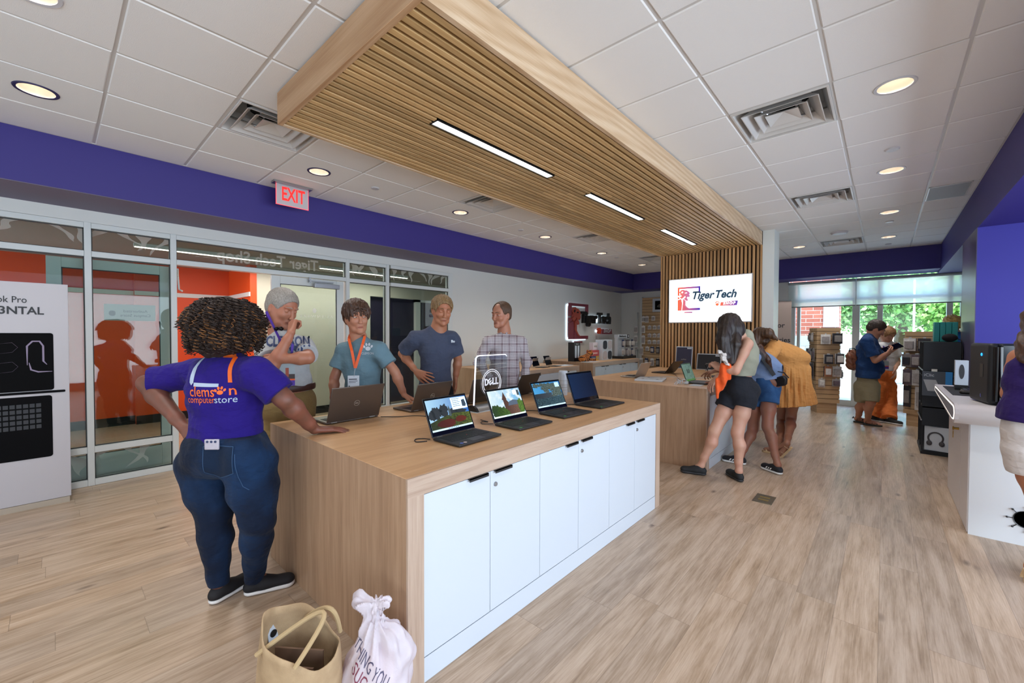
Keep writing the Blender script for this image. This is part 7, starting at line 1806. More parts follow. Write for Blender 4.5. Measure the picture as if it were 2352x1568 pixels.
# ---- shopping bags on the floor by the counter end
cb = empty('canvas_tote', 'tan canvas tote bag with rope handles standing on the floor', 'tote bag', (-1.62, .62, 0), math.radians(0))
m_can = NT('canvas'); m_can.set(Roughness=.9)
m_can.l(m_can.ramp(m_can.noise(m_can.coord(), 12, 4), [(.3, '#a58a68'), (.7, '#c0a580')]), m_can.b.inputs['Base Color']); m_can.bump(m_can.noise(m_can.coord(), 300, 2), .4, .002); m_can = m_can.m
def tote(o, bx, by, rz, w, d, h, seed, mat, drop):
    r = random.Random(seed); M = Matrix.Translation((bx, by, 0)) @ Matrix.Rotation(rz, 4, 'Z'); nz = 14; per = []
    n = 48
    def ring(t):
        out = []
        for k in range(n):
            a = 2 * PI * k / n; c, s_ = math.cos(a), math.sin(a); e = 3.2 - 1.2 * t; q = (abs(c) ** e + abs(s_) ** e) ** (-1 / e)
            bulge = 1 + .06 * math.sin(PI * t) + .035 * math.sin(3 * a + 4 * t + seed) * t + .015 * math.sin(9 * a + 7 * t)
            x, y = w / 2 * c * q * bulge * (1 + .04 * t), d / 2 * s_ * q * bulge * (1 - .1 * t + .1 * t * t)
            z = t * h
            if t > .6: z += drop(a) * (t - .6) / .4
            out.append((x, y, z))
        return out
    vs = [p for i in range(nz + 1) for p in ring(i / nz)]; fs = [(i * n + k, i * n + (k + 1) % n, (i + 1) * n + (k + 1) % n, (i + 1) * n + k) for i in range(nz) for k in range(n)]
    fs.append(tuple(range(n))[::-1]); mb = MB(); mb.M = M; mb.add(vs, fs); x = mb.build('bag_body', mat, o, smooth=True, angle=80)
    m = x.modifiers.new('t', 'SOLIDIFY'); m.thickness = .004; m.offset = -1
    return x, M
tb_, TM = tote(cb, -1.63, .615, math.radians(20), .30, .22, .36, 2, m_can, lambda a: .055 * math.cos(a - 2.6) - .05 * math.sin(a * 1.0 + .4) * .6 + .012 * math.sin(4 * a))
for k, (s0, s1) in enumerate((((.10, .10), (-.09, .10)), ((.09, -.10), (-.09, -.11)))):
    pts = []
    for i in range(15):
        t = i / 14; x = s0[0] * (1 - t) + s1[0] * t; y = s0[1] * (1 - t) + s1[1] * t; z = .33 + .13 * math.sin(PI * t); y2 = y - (.06 if k == 0 else -.12) * math.sin(PI * t)
        x2 = x + .10 * math.sin(PI * t)
        pts.append(TM @ Vector((x2, y2, z)))
    MB().tube(pts, .0085, 8).build('rope_handle', plain('rope', '#b39a72', .9), cb, smooth=True)
mb = MB(); mb.M = TM; mb.add([(-.155, .035, .27), (-.155, -.01, .27), (-.165, -.01, .36), (-.165, .035, .36)], [(0, 1, 2, 3)])
x = mb.build('label_tab', m_door, cb); x.modifiers.new('t', 'SOLIDIFY').thickness = .002
mb = MB(); mb.M = TM @ Matrix.Translation((-.157, .012, .31)) @ Matrix.Rotation(PI / 2, 4, 'Y'); mb.lathe([(0, .003), (.014, .003), (.014, 0)], (0, 0, 0), 18); mb.build('label_mark', m_black, cb)
it = empty('folded_card', 'brown folded cardboard piece inside the canvas tote', 'packaging', tuple(TM @ Vector((0, 0, .2))))
mb = MB(); mb.M = TM @ Matrix.Rotation(.3, 4, 'Z'); mb.box(-.10, .09, .0, .008, .02, .30).box(-.06, .08, -.05, -.042, .02, .27); mb.build('sheets', plain('card_brown', '#6b5240', .7), it)
it = MB(); it.M = TM; it.ball((.04, -.04, .2), (.05, .045, .06), 16, 10); it = it.build('green_item', plain('moss_green', '#4f6a1e', .8, var=.3, vscale=60), smooth=True); tag(it, 'small green round thing lying inside the canvas tote', 'item')

pb_ = empty('plastic_bag', 'crumpled white thank-you carrier bag beside the counter end', 'plastic bag', (-1.42, .82, 0))
t = NT('thin_plastic'); t.set(Roughness=.28); t.b.inputs['Base Color'].default_value = lin('#efeaf1'); t.bump(t.noise(t.coord(), 16, 5, .6), .6, .012)
tr = t.n('BsdfTransparent'); tl = t.n('BsdfTranslucent'); tl.inputs[0].default_value = lin('#f0e2e4'); m1 = t.n('MixShader'); m1.inputs[0].default_value = .35; t.l(t.b.outputs[0], m1.inputs[1]); t.l(tl.outputs[0], m1.inputs[2])
m2 = t.n('MixShader'); m2.inputs[0].default_value = .12; t.l(m1.outputs[0], m2.inputs[1]); t.l(tr.outputs[0], m2.inputs[2]); t.l(m2.outputs[0], t.out.inputs[0]); m_thin = t.m
bc = V3(-1.475, .845, 0)
F = Field(.0055); F.ell(bc + V3(0, 0, .14), (.14, .11, .145), None, .04).cone(bc + V3(0, 0, .16), bc + V3(-.01, .0, .31), .13, .05, .05).cone(bc + V3(-.01, 0, .30), bc + V3(-.035, -.01, .42), .04, .022, .03)
F.cone(bc + V3(-.03, 0, .40), bc + V3(-.085, -.03, .42), .02, .032, .02).cone(bc + V3(-.03, .0, .41), bc + V3(.02, .03, .435), .02, .018, .02).cone(bc + V3(.05, .04, .3), bc + V3(.08, .06, .24), .05, .05, .04)
def crum(X, Y, Z):
    a = np.arctan2(Y - bc[1], X - bc[0]); return .006 * np.sin(9 * a + 14 * Z) * np.clip(Z / .3, .2, 1.3) + .004 * np.sin(70 * X + 55 * Z) * np.sin(60 * Y - 50 * Z) + .004 * np.sin(19 * a - 20 * Z) * np.clip((Z - .15) / .2, 0, 1.2)
F.disp(crum); F.plane((0, 0, .002), (0, 0, -1))
bagb, gb_ = field_obj(F, 'bag_body', m_thin, pb_, 0)
nb, ub = hd(-42), hd(48)
for k, (tx, c_, wd, dz) in enumerate((('THING YOU', '#4a4660', .17, .27), ('SUCCEED', '#7a2c44', .16, .215))):
    decal_text(*gb_, tx, bc + V3(-.01, 0, dz - .02), unit(ub + V3(0, 0, -.75)), unit(V3(0, 0, 1) + ub * .6), nb, .052, plain('bag_ink_%d' % k, c_, .5), bagb, 'print_words', width=wd, maxd=.4)
cx_ = empty('pink_contents', 'pink boxed goods showing through the carrier bag', 'box', (-1.5, .825, .02)); MB().cbox((-1.475, .845, .14), (.11, .10, .2)).build('box', plain('pink_card', '#d89a9a', .6), cx_, bevel=.006)

# ---- brass floor box
fb = empty('floor_outlet', 'small bronze floor outlet cover set in the planks', 'floor outlet', (-.79, 4.31, 0))
MB().box(-.866, -.714, 4.2, 4.425, 0, .006).build('cover', plain('bronze_cover', '#6f6858', .4, metal=.6, var=.15, vscale=30), fb, bevel=.002)
MB().box(-.83, -.75, 4.26, 4.29, .006, .0085).box(-.83, -.75, 4.33, 4.36, .006, .0085).build('lid_latch', plain('bronze_light', '#9a8552', .4, metal=.6), fb)

# ---- white display desk on the right
dk = empty('white_desk', 'white display desk with a rolled front edge and glowing side inset', 'desk', (1.2, 5.4, 0))
m_wd = plain('desk_white', '#d9d4d4', .3)
prof = [(4.60, .98), (4.57, .979), (4.53, .968), (4.505, .945), (4.50, .91), (4.505, .87), (4.53, .845), (4.57, .832), (4.62, .83), (4.64, .83)]
MB().prism([(y, z) for y, z in prof[::-1]] + [(4.64, .98)][::-1], 'x', .42, 2.4).build('front_roll', m_wd, dk, smooth=True, angle=50)
MB().box(.42, 2.4, 4.64, 6.20, .955, .98).build('worktop', m_wd, dk)
pts = [(4.52, .965), (6.2, .98), (6.2, .905), (4.56, .833), (4.515, .86), (4.50, .91)]
MB().prism([(4.60, .98), (6.2, .98), (6.2, .915), (4.62, .83), (4.57, .832), (4.53, .845), (4.505, .87), (4.50, .91), (4.505, .945), (4.53, .968)], 'x', .40, .42).build('side_cheek', m_wd, dk)
MB().prism([(4.60, .962), (6.12, .966), (6.12, .928), (4.63, .852), (4.56, .862), (4.535, .91), (4.56, .952)], 'x', .3975, .40).build('led_rim', glow('rim_glow', '#fff6ee', 1.0), dk)
MB().prism([(4.62, .953), (6.08, .958), (6.08, .934), (4.64, .862), (4.575, .872), (4.555, .91), (4.575, .942)], 'x', .396, .3975).build('speaker_inset', plain('inset_grey', '#77777f', .7), dk)
body_ = MB().box(.49, 2.3, 4.60, 5.9, .0, .86); body_.build('cabinet', plain('desk_cab', '#dfe3e6', .35), dk)
MB().box(.484, .49, 5.02, 5.88, .01, .83).build('door', m_wd, dk); MB().box(.484, .49, 4.62, 5.012, .01, .83).build('door', m_wd, dk)
kx = .484
ky = empty('key_pair', 'pair of brass keys hanging in the lock of the white desk', 'keys', (.47, 5.20, .70))
MB().lathe([(0, -.03), (.009, -.03), (.011, 0)], (.484, 5.16, .70), 14, 'x').build('lock_barrel', plain('brass', '#a8843a', .3, metal=.8), ky)
MB().tube([(.45 , 5.16 + .014 * math.cos(a), .70 + .014 * math.sin(a)) for a in np.linspace(0, 2 * PI, 12, endpoint=False)], .004, 6, closed=True).box(.448, .452, 5.155, 5.165, .62, .68).lathe([(0, .002), (.014, .002), (.014, -.002), (0, -.002)], (.45, 5.16, .66), 14, 'x').build('key', MATS['brass'], ky)
MB().lathe([(0, .0), (.055, .0), (.06, -.004), (.06, 0)][::-1], (.765, 4.6, .19), 28, 'y').build('cable_port', m_black, dk)
for k in range(8):
    a = k * PI / 4; MB().tube([(0.765 + .06 * math.cos(a), 4.592, .19 + .06 * math.sin(a)), (.765 + .082 * math.cos(a), 4.592, .19 + .082 * math.sin(a))], .003, 6).ball((.765 + .088 * math.cos(a), 4.592, .19 + .088 * math.sin(a)), .007, 8, 6).build('port_spoke', m_black, dk)

# ---- black computer tower on the desk
A1, B1 = on_z(2224, 916, .981), on_z(2272, 931, .981); du = (B1 - A1); W_ = du.length; du.normalize(); dv = Vector((-du.y, du.x, 0));
if dv.x < 0: dv = -dv
tw = empty('computer_tower', 'black computer tower with a small blue lit button on the white desk', 'computer', tuple((A1 + B1) / 2 + dv * .2))
TMt = Matrix([[du.x, dv.x, 0, A1.x], [du.y, dv.y, 0, A1.y], [0, 0, 1, .981], [0, 0, 0, 1]])
def tbx(name, mat, a, par=tw, **k): mb = MB(); mb.M = TMt; mb.box(*a); return mb.build(name, mat, par, **k)
m_tw = plain('tower_black', '#131417', .55)
tbx('front_shell', m_tw, (0, W_ - .02, .0, .06, .004, .455), bevel=.025, seg=4)
tbx('side_panel', plain('tower_side', '#1d262c', .25), (W_ - .07, W_ - .002, .055, .42, .006, .45), bevel=.01)
tbx('case_body', m_tw, (.02, W_ - .04, .06, .42, .006, .452))
mb = MB(); mb.M = TMt; mb.tube([(W_ - .012, .045, .03), (W_ - .012, .045, .43)], .026, 14); mb.build('front_groove', plain('groove_black', '#050506', .15), tw, smooth=True)
fz = lambda t: t
mb = MB(); mb.M = TMt @ Matrix.Translation((W_ * .62, -.001, .37)) @ Matrix.Rotation(PI / 2, 4, 'X'); mb.lathe([(0, .003), (.011, .003), (.012, 0)], (0, 0, 0), 20); mb.build('power_button', glow('button_blue', '#1f8cd8', 1.6), tw)
tbx('front_slot', plain('slot_black', '#030304', .3), (W_ * .55, W_ * .70, -.002, .0, .20, .30), bevel=.008)
mb = MB(); mb.M = TMt @ Matrix.Translation((W_ * .62, -.002, .06)) @ Matrix.Rotation(PI / 2, 4, 'X'); mb.box(-.008, .008, -.012, -.008, 0, .001).box(-.008, .0, -.006, .012, 0, .001); mb.build('maker_mark', plain('mark_violet', '#5a63b8', .4), tw)
ms = empty('mouse_box', 'white retail box with a dark mouse picture standing behind the tower', 'box', (.53, 5.72, .98))
MB().box(.50, .585, 5.68, 5.76, 1.03, 1.26).build('carton', m_door, ms); MB().box(.50, .585, 5.68, 5.76, .98, 1.03).build('dark_foot', m_black, ms)
MB().prism([(.542 + .018 * math.cos(a), 1.155 + .068 * math.sin(a)) for a in np.linspace(0, 2 * PI, 24, endpoint=False)], 'y', 5.678, 5.68).build('mouse_picture', plain('mouse_grey', '#3e3f42', .4), ms)
mp_ = empty('mouse_pad', 'black desk mat under the keyboard on the white desk', 'mat', (.56, 5.6, .98)); MB().box(.445, .80, 5.18, 6.02, .9805, .984).build('mat', plain('mat_black', '#17191f', .8), mp_)
kb = empty('keyboard', 'black keyboard on the dark desk mat', 'keyboard', (.6, 5.8, .984))
MB().box(.53, .70, 5.45, 5.92, .985, 1.0).build('case', m_lapblk, kb, bevel=.003); mb = MB()
for r in range(5):
    for c_ in range(15): mb.box(.538 + .031 * r, .564 + .031 * r, 5.46 + .0302 * c_, 5.486 + .0302 * c_, 1.0, 1.008)
mb.build('keycaps', m_key, kb)
mo = empty('computer_mouse', 'dark curved mouse at the near end of the desk mat', 'mouse', (.56, 5.33, .984))
F = Field(.004); F.cone((.52, 5.33, 1.0), (.60, 5.33, .997), .026, .028, .02, flat=((0, 0, 1), .8)); F.plane((0, 0, .985), (0, 0, -1)); field_obj(F, 'shell', plain('mouse_dark', '#2d2a29', .35), mo)

# ---- black shelf unit behind the desk
bs = empty('shelf_unit', 'black open shelf unit with boxes, between the desk and the slat display', 'shelf', (.65, 7.65, 0))
m_sh = plain('shelf_black', '#0e1218', .6)
SX0, SX1, SY0, SY1, SH = .37, .69, 7.33, 8.05, 1.41
MB().box(SX0, SX1, SY1 - .02, SY1, 0.03, SH).build('back', m_sh, bs)
for z in (.05, .60, .98): MB().box(SX0, SX1, SY0, SY1, z - .015, z).build('shelf_board', m_sh, bs)
MB().box(SX0 - .01, SX1, SY0 - .01, SY1, .0, .035).build('plinth', m_sh, bs)
MB().box(SX0, SX1, SY0 - .004, SY0 + .01, 1.05, SH).build('front_panel', plain('panel_black', '#151b22', .5), bs); MB().box(SX0, SX1, SY0, SY0 + .012, .36, .74).build('front_panel', MATS['panel_black'], bs)
MB().box(SX1 - .02, SX1, SY0, SY1, .03, SH).build('side', m_sh, bs); MB().box(SX0, SX1, SY0, SY1, SH - .015, SH).build('top', m_sh, bs)
for z in (.42, 1.05): MB().box(SX0 - .014, SX0 - .004, SY0 - .004, SY1, z, z + .012).build('edge_strip', m_chrome, bs)
for y in (SY0 + .02, SY0 + .35, SY1 - .02): MB().box(SX0 - .004, SX0 + .012, y - .01, y + .01, .03, SH).build('post', m_sh, bs)
hbx = empty('headphone_box', 'white box with grey headphones picture on the lowest shelf', 'box', (.50, 7.40, .05), math.radians(-8))
MB().box(-.10, .14, -.05, .05, 0, .30).build('carton', m_door, hbx, world=False, bevel=.002)
mb = MB(); mb.tube([(.0 + .065 * math.cos(a), -.053, .16 + .07 * math.sin(a)) for a in np.linspace(-.6, PI + .6, 22)], .009, 8); mb.ball((-.055, -.058, .095), (.026, .012, .032), 14, 8).ball((.055, -.058, .095), (.026, .012, .032), 14, 8); mb.build('headphone_picture', plain('phones_grey', '#4a494d', .5), hbx, world=False, smooth=True)
MB().box(.0, .05, -.003, .003, .30, .33).build('hang_tab', m_door, hbx, world=False)
kbx = empty('keyboard_box', 'grey and blue boxed keyboard on the middle shelf', 'box', (.46, 7.28, .745), math.radians(-4))
MB().box(-.10, .10, -.03, .03, 0, .30).build('carton', plain('carton_grey', '#3e4650', .4), kbx, world=False); MB().box(.10, .16, -.028, .03, 0, .30).build('blue_side', plain('carton_blue', '#1c84cc', .4), kbx, world=False)
MB().add([(-.09, -.0315, .20), (.02, -.0315, .20), (.07, -.0315, .06), (-.05, -.0315, .06)], [(0, 3, 2, 1)]).build('product_picture', plain('pic_grey', '#a9adb0', .4), kbx, world=False)
mb = MB(); add_text(mb, 'iClic', (-.04, -.0318, .255), (1, 0, 0), (0, 0, 1), .05, n=(0, -1, 0)); mb.build('print', m_door, kbx, world=False); MB().box(-.02, .03, -.003, .003, .30, .33).build('hang_tab', m_logo, kbx, world=False)
m_teal_b = plain('teal_board', '#1f8a88', .5)
for k in range(4):
    x0 = .475 + k * .054; o = MB().box(x0, x0 + .05, 7.62, 7.80, 1.411, 1.66).build('teal_box', m_teal_b, bevel=.004); tag(o, ['leftmost teal box standing in a row on the black shelf', 'second teal box from the window side on the black shelf', 'third teal box from the window side on the black shelf', 'teal box at the column end of the row on the black shelf'][k], 'box', 'teal boxes on top of the black shelf')
hs_ = empty('black_speaker', 'rounded black speaker with a cable on top of the black shelf', 'speaker', (.60, 7.45, 1.41)); MB().ball((.60, 7.42, 1.463), (.07, .05, .05), 20, 12).build('shell', plain('fabric_black', '#17151a', .9), hs_, smooth=True)
MB().tube([(.66, 7.44, 1.46), (.695, 7.36, 1.43), (.70, 7.31, 1.30), (.70, 7.31, 1.05)], .004, 6).build('cable', m_black, hs_, smooth=True)

# ---- slatwall display towers
m_sl = wood('maple_slatwall', '#b08d66', '#c5a47c', '#d6b990', 'x', 1, .5)
pk_cols = ['#d8d5d2', '#8c8784', '#3a3a40', '#c4bdb8', '#6a5f68', '#e6e4e0', '#544f52', '#a8a2a0', '#2a3a60', '#b07a5a']
for i, c_ in enumerate(pk_cols): plain('pack_%d' % i, c_, .35, var=.35, vscale=38)
m_bl = glass_mat('blister', '#e8ecee', .12)
def package(loc, rz, w, h, d, ci, label, group, hook=.05):
    o = empty('hanging_package', label, 'package', loc, rz, group=group)
    MB().box(-w / 2, w / 2, 0, .004, -h, 0).build('card', MATS['pack_%d' % ci], o, world=False)
    MB().box(-w * .36, w * .36, -d, 0, -h * .82, -h * .22).build('blister_content', MATS['pack_%d' % {0: 7, 5: 7, 1: 2, 7: 4, 3: 0, 2: 1, 6: 0, 8: 3, 4: 7, 9: 0}[ci]], o, world=False, bevel=.006)
    MB().box(-.012, .012, .001, .003, 0, .018).build('hang_tab', m_door, o, world=False)
    MB().tube([(0, -.004, .010), (0, hook, .010)], .003, 5).build('hook', m_chrome, o, world=False)
    return o
CN = ['white', 'grey', 'black', 'beige', 'plum', 'bright white', 'charcoal', 'silver', 'navy', 'copper']
def slat_tower(name_label, cx, cyy, rz, H, packs, group, where):
    o = empty('slatwall_tower', name_label, 'display stand', (cx, cyy, 0), rz); R = .19
    MB().box(-R + .03, R - .03, -R + .03, R - .03, 0, .2).build('plinth', m_sl, o, world=False)
    mb = MB(); n = int((H - .2) / .085)
    for k in range(n + 1):
        z0 = .2 + k * .085; z1 = min(z0 + .077, H); mb.box(-R, R, -R, -R + .012, z0, z1).box(-R, R, R - .012, R, z0, z1).box(-R, -R + .012, -R + .012, R - .012, z0, z1).box(R - .012, R, -R + .012, R - .012, z0, z1)
    mb.build('slat_boards', m_sl, o, world=False); MB().box(-R + .012, R - .012, -R + .012, R - .012, .2, H - .004).build('core', plain('groove_brown', '#3a2818', .8), o, world=False)
    W = Matrix.Translation((cx, cyy, 0)) @ Matrix.Rotation(rz, 4, 'Z'); r = random.Random(int(cx * 100) + 5); used = {}
    for (face, u, z, w, h, dd, ci, cnt) in packs:
        for q in range(cnt):
            off = R + .035 + .03 * q; lx, ly, a = (u, -off, 0) if face == 0 else ((-off, -u, -PI / 2) if face == 1 else (off, u, PI / 2))
            p = W @ Vector((lx, ly, z)); row = 'top' if z > 1.25 else ('second' if z > .98 else ('third' if z > .72 else 'lowest')); side = 'front' if face == 0 else ('left side' if face == 1 else 'right side')
            c_ = (ci + q) % 10; pos = 'left' if u < -.04 else ('right' if u > .04 else 'middle')
            lb = '%s package, %s row, %s %s of %s' % (CN[c_], row, pos, side, where)
            if q: lb = '%s package %s on its hook, %s row, %s %s of %s' % (CN[c_], ('second', 'third', 'fourth')[q - 1], row, pos, side, where)
            package(p, rz + a, w * 1.2, h * 1.15, dd, c_, lb, group, .037 + .03 * q)
        hk = W @ Vector((0, 0, 0))
    return o
slat_tower('free standing maple slat tower hung with packages, left of the men at the window', -.86, 9.99, math.radians(24), 1.62,
  [(0, -.06, 1.50, .13, .16, .02, 5, 1), (0, .12, 1.52, .13, .17, .03, 1, 2), (1, -.08, 1.52, .08, .14, .02, 2, 1), (1, .06, 1.52, .09, .14, .02, 3, 1),
   (0, -.02, 1.12, .11, .15, .02, 0, 3), (0, .15, 1.14, .11, .17, .03, 4, 3), (1, -.1, 1.22, .09, .2, .02, 1, 2), (1, .02, 1.22, .09, .2, .02, 6, 2), (1, .13, 1.22, .09, .2, .02, 7, 1),
   (0, -.02, .90, .10, .17, .02, 8, 2), (0, .13, .90, .12, .17, .02, 0, 1), (2, .0, .82, .08, .14, .02, 4, 3), (1, -.12, .94, .08, .24, .02, 9, 2), (1, -.02, .94, .08, .25, .02, 3, 2), (1, .1, .94, .08, .26, .02, 1, 2),
   (0, -.11, .66, .09, .14, .02, 3, 1), (0, .12, .66, .11, .12, .04, 7, 1)], 'packages hanging on the left slat tower', 'left slat tower')
slat_tower('second maple slat tower hung with packages, right of the woman in orange trousers', .50, 9.55, math.radians(-24), 1.55,
  [(0, -.1, 1.44, .13, .18, .03, 4, 2), (0, .08, 1.44, .13, .18, .03, 1, 2), (0, -.12, 1.18, .10, .18, .03, 9, 3), (0, .0, 1.18, .10, .18, .03, 2, 3), (0, .12, 1.18, .10, .18, .03, 7, 3),
   (0, -.12, .93, .10, .22, .02, 3, 2), (0, .0, .93, .10, .22, .02, 9, 2), (0, .12, .93, .10, .22, .02, 7, 2), (0, -.13, .66, .08, .30, .02, 2, 1), (0, .06, .66, .15, .33, .03, 0, 1), (1, .0, 1.2, .1, .2, .02, 0, 2)], 'packages hanging on the right slat tower', 'right slat tower')

# ---- banner behind the white column
bn = empty('roll_up_banner', 'beige upright banner partly hidden behind the white column', 'banner', (-1.62, 9.5, 0))
MB().box(-1.95, -1.335, 9.495, 9.505, .02, 2.15).build('sheet', plain('banner_beige', '#b6a49b', .6), bn); MB().box(-1.95, -1.33, 9.46, 9.54, 0, .04).build('foot', m_alu, bn); MB().box(-1.95, -1.335, 9.488, 9.512, 2.14, 2.16).build('top_rail', m_chrome, bn)
mb = MB(); add_text(mb, 'or', (-1.50, 9.493, 1.67), (1, 0, 0), (0, 0, 1), .13, n=(0, -1, 0), bold=.002); add_text(mb, 'ories', (-1.475, 9.493, 1.385), (1, 0, 0), (0, 0, 1), .13, n=(0, -1, 0), bold=.002); mb.build('lettering', plain('banner_ink', '#26272b', .5), bn)

# ---- peg wall in the far corner, with small packets
pg = empty('slatwall_display', 'beige slat wall board with hanging packets in the far left corner', 'display panel', (-4.6, 11.1, 1.6))
MB().box(-5.06, -3.2, 11.08, 11.15, .3, 2.50).build('board', m_sl, pg); mb = MB()
for k in range(26): mb.box(-5.06, -3.2, 11.076, 11.08, .35 + k * .083, .357 + k * .083)
mb.build('grooves', MATS['groove_brown'], pg); MB().box(-5.1, -5.06, 11.06, 11.15, .3, 2.52).box(-5.225, -5.20, 11.06, 11.15, .3, 2.1).build('edge_rail', m_alu, pg)
pic = empty('framed_router_picture', 'white framed picture of dark arcs at the top of the slat wall panel', 'picture', (-4.6, 11.07, 2.3)); MB().box(-4.75, -4.2, 11.05, 11.075, 2.10, 2.46).build('frame', m_door, pic); MB().box(-4.68, -4.27, 11.045, 11.05, 2.16, 2.40).build('photo', m_pb, pic)
mb = MB()
for R_ in (.04, .07, .1): mb.tube([(-4.52 + R_ * math.cos(a), 11.043, 2.2 + R_ * math.sin(a)) for a in np.linspace(.3, PI - .3, 10)], .004, 5)
mb.build('arcs', m_logo, pic)
r_ = random.Random(21); k = 0
rows = [(1.98, [(-5.0, .16, 5), (-4.90, .17, 0), (-4.72, .12, 5)]), (1.72, [(-5.22, .2, 0), (-5.0, .2, 5), (-4.82, .1, 0), (-4.68, .1, 5), (-4.55, .1, 0)]), (1.50, [(-4.82, .1, 0), (-4.68, .1, 5), (-4.55, .1, 0)]), (1.45, [(-5.22, .2, 5), (-5.0, .24, 0)]), (1.32, [(-4.82, .1, 0), (-4.68, .1, 5), (-4.55, .1, 0)]), (1.14, [(-5.2, .08, 5), (-5.05, .24, 0), (-4.88, .11, 5), (-4.74, .16, 8), (-4.58, .18, 2)]), (.82, [(-5.2, .18, 0), (-5.06, .2, 5), (-4.9, .2, 8), (-4.74, .2, 0), (-4.58, .2, 2)]), (.52, [(-4.8, .18, 8), (-4.68, .18, 8)])]
words_row = ['top', 'second', 'third', 'fourth', 'fifth', 'sixth', 'seventh', 'bottom']
for ri, (z, lst) in enumerate(rows):
    for ci_, (x, h, c_) in enumerate(lst):
        package((x, 11.03, z), 0, .105, h, .03, c_, '%s packet, %s of the %s row on the corner slat wall' % (CN[c_], ('first', 'second', 'third', 'fourth', 'fifth')[ci_], words_row[ri]), 'packets on the corner slat wall board', .06)

# ---- goods on the far corner counter and wall counter
bx = empty('card_box_stand', 'tall black boxed stand with two columns of white printed cards on the corner counter', 'box', (-4.95, 7.29 + .2, .9))
MB().box(-5.05, -4.9, 7.42, 7.66, .9, 1.31).build('carton', m_black, bx)
mb = MB().box(-4.9, -4.898, 7.46, 7.52, .98, 1.24).box(-4.9, -4.898, 7.56, 7.62, .98, 1.24); mb.build('card_column', m_door, bx); mb = MB(); add_text(mb, 'dbrand', (-4.897, 7.54, 1.275), (0, 1, 0), (0, 0, 1), .035, n=(1, 0, 0)); mb.build('print', m_door, bx)
# toy tiger lying down
ty = empty('toy_tiger', 'orange striped plush tiger lying on the corner counter', 'soft toy', (-4.8, 7.75, .9))
t = NT('tiger_fur'); t.set(Roughness=.9); w_ = t.n('TexWave', wave_type='BANDS'); t.l(t.mapping(t.coord(), (3, 26, 9), rot=(0, 0, .2)), w_.inputs[0]); w_.inputs['Scale'].default_value = 1.1; w_.inputs['Distortion'].default_value = 5
t.l(t.mix(t.ramp(w_.outputs[1], [(.55, 0.0), (.7, 1.0)]), '#b4692a', '#20130c'), t.b.inputs['Base Color'])
F = Field(.006); F.cone((-4.8, 7.55, .96), (-4.8, 7.75, .99), .065, .065, .03).cone((-4.8, 7.75, .99), (-4.8, 7.84, 1.04), .06, .05, .03).ell((-4.79, 7.88, 1.075), (.06, .062, .058), None, .02).ell((-4.78, 7.935, 1.055), (.032, .035, .028), None, .015)
F.cone((-4.84, 7.86, 1.125), (-4.845, 7.86, 1.135), .016, .012, .008).cone((-4.75, 7.86, 1.125), (-4.745, 7.86, 1.135), .016, .012, .008)
F.cone((-4.75, 7.80, .935), (-4.72, 7.98, .925), .032, .026, .02).cone((-4.86, 7.80, .935), (-4.88, 7.98, .925), .032, .026, .02).cone((-4.74, 7.55, .94), (-4.70, 7.66, .925), .04, .028, .02).cone((-4.82, 7.50, .95), (-4.72, 7.42, .915), .018, .012, .01)
F.plane((0, 0, .902), (0, 0, -1)); tg, _ = field_obj(F, 'body', t.m, ty)
MB().ball((-4.772, 7.952, 1.045), (.022, .018, .017), 12, 8).build('muzzle', plain('fur_white', '#d9d2c4', .9), tg, smooth=True); MB().ball((-4.76, 7.926, 1.09), .007, 8, 6).ball((-4.81, 7.93, 1.09), .007, 8, 6).build('eyes', m_black, tg)
o = MB().cbox((-4.62, 7.62, .904), (.22, .42, .008)).build('paper_sheet', m_door); tag(o, 'white sheets lying in front of the toy tiger', 'papers')
for nm, (x, y, z, dx, dy, dz), c_, lb in (('red_box', (-4.85, 8.10, 1.065, .12, .34, .13), '#b43a3c', 'red product box stacked over the blue and yellow ones'), ('blue_box', (-4.85, 8.03, .95, .12, .2, .1), '#28406c', 'dark blue box under the red box beside the toy tiger'), ('yellow_box', (-4.85, 8.21, .95, .12, .12, .1), '#d8a63c', 'yellow box under the red box'), ('white_box', (-4.88, 8.18, 1.215, .1, .2, .17), '#d8cdd0', 'small pale box on top of the red box')):
    o = empty(nm, lb, 'box', (x, y, z - dz / 2)); MB().cbox((x, y, z), (dx, dy, dz)).build('carton', plain('c_' + nm, c_, .4), o, bevel=.003)
    MB().box(x + dx / 2, x + dx / 2 + .002, y - dy * .3, y + dy * .3, z - dz * .12, z + dz * .12).build('print', plain('c_lt', '#d9b3ae', .5) if nm == 'red_box' else m_logo, o)
sb = empty('speaker_box', 'tall white box printed with four speakers on the corner counter', 'box', (-4.75, 8.5, .9)); MB().box(-4.9, -4.72, 8.30, 8.74, .9, 1.36).build('carton', m_door, sb)
for a, b, c_ in ((8.41, 1.245, '#2c3038'), (8.63, 1.245, '#b8b0b2'), (8.41, 1.01, '#b8b0b2'), (8.63, 1.01, '#2c3038')):
    MB().prism(rrect(a - .085, a + .085, b - .095, b + .095, .06), 'x', -4.72, -4.712).build('speaker_picture', plain('spk_' + c_[1:], c_, .8), sb)
er = empty('earphone_rack', 'countertop rack of boxed earphones with a skull mark header', 'display rack', (-4.8, 9.4, .9))
MB().box(-4.95, -4.6, 9.05, 9.75, .9, .96).build('base', m_black, er); MB().box(-4.86, -4.78, 9.12, 9.45, .96, 1.44).build('back_panel', m_door, er); MB().box(-4.86, -4.76, 9.10, 9.68, 1.40, 1.48).build('header', m_door, er)
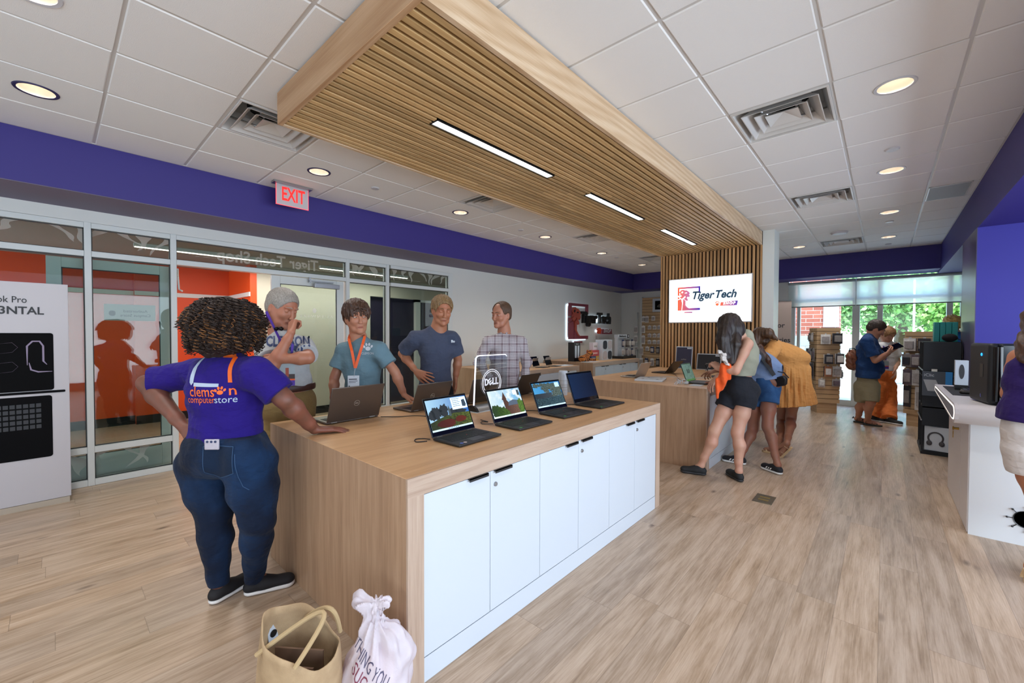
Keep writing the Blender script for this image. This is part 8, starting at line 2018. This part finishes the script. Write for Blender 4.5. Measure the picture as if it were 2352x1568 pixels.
mb = MB(); add_text(mb, 'Skullcandy', (-4.757, 9.34, 1.44), (0, 1, 0), (0, 0, 1), .06, width=.36, n=(1, 0, 0), bold=.002); mb.build('header_print', m_black, er); MB().box(-4.76, -4.755, 9.57, 9.68, 1.40, 1.48).build('mark_square', m_black, er); MB().box(-4.755, -4.752, 9.60, 9.65, 1.42, 1.465).build('skull_mark', m_door, er)
for i in range(4):
    for j in range(2):
        package((-4.68 + .02 * (i % 2), 9.20 + i * .15, 1.36 - j * .22), PI / 2, .11, .18, .05, (8, 2, 6, 8, 5, 4, 0, 8)[i + 4 * j], '%s earphone pack, %s column, %s row of the countertop rack' % (CN[(8, 2, 6, 8, 5, 4, 0, 8)[i + 4 * j]], ('first', 'second', 'third', 'last')[i], ('upper', 'lower')[j]), 'earphone packs on the countertop rack', .10)
for k, (y, lb) in enumerate(((5.78, 'black tablet on a stand, nearer the plaid shirt man'), (6.16, 'black tablet on a stand, nearer the counter end'))):
    o = empty('tablet', lb, 'tablet', (-4.6, y, .9), .15, group='tablets on the wall counter'); mb = MB(); mb.M = Matrix.Rotation(-.4, 4, 'Y'); mb.box(-.004, .004, -.115, .115, .02, .20); mb.build('body', m_glassblk, o, world=False, bevel=.003)
    mb = MB(); mb.M = Matrix.Rotation(.35, 4, 'Y'); mb.box(-.08, -.076, -.1, .1, .03, .14); mb.build('kickstand', m_chrome, o, world=False); MB().box(.03, .2, -.115, .115, .001, .007).build('keyboard_cover', m_key, o, world=False)
o = MB().cbox((-4.45, 6.42, .905), (.2, .3, .008)).build('white_tray', m_door); tag(o, 'thin white tray beside the black tablets on the wall counter', 'tray')
o = empty('acrylic_notice', 'clear acrylic notice holder with a tiny red mark on the wall counter', 'sign', (-5.2, 4.95, .9)); MB().box(-5.2, -5.194, 4.83, 5.12, .9, 1.16).build('panel', veil_mat('notice_clear', '#f4f2f0', .45), o); MB().box(-5.193, -5.19, 4.95, 5.03, 1.06, 1.10).build('mark', plain('mark_red', '#8a2f28', .5), o)
for k, y in enumerate((4.95, 5.9)):
    pass
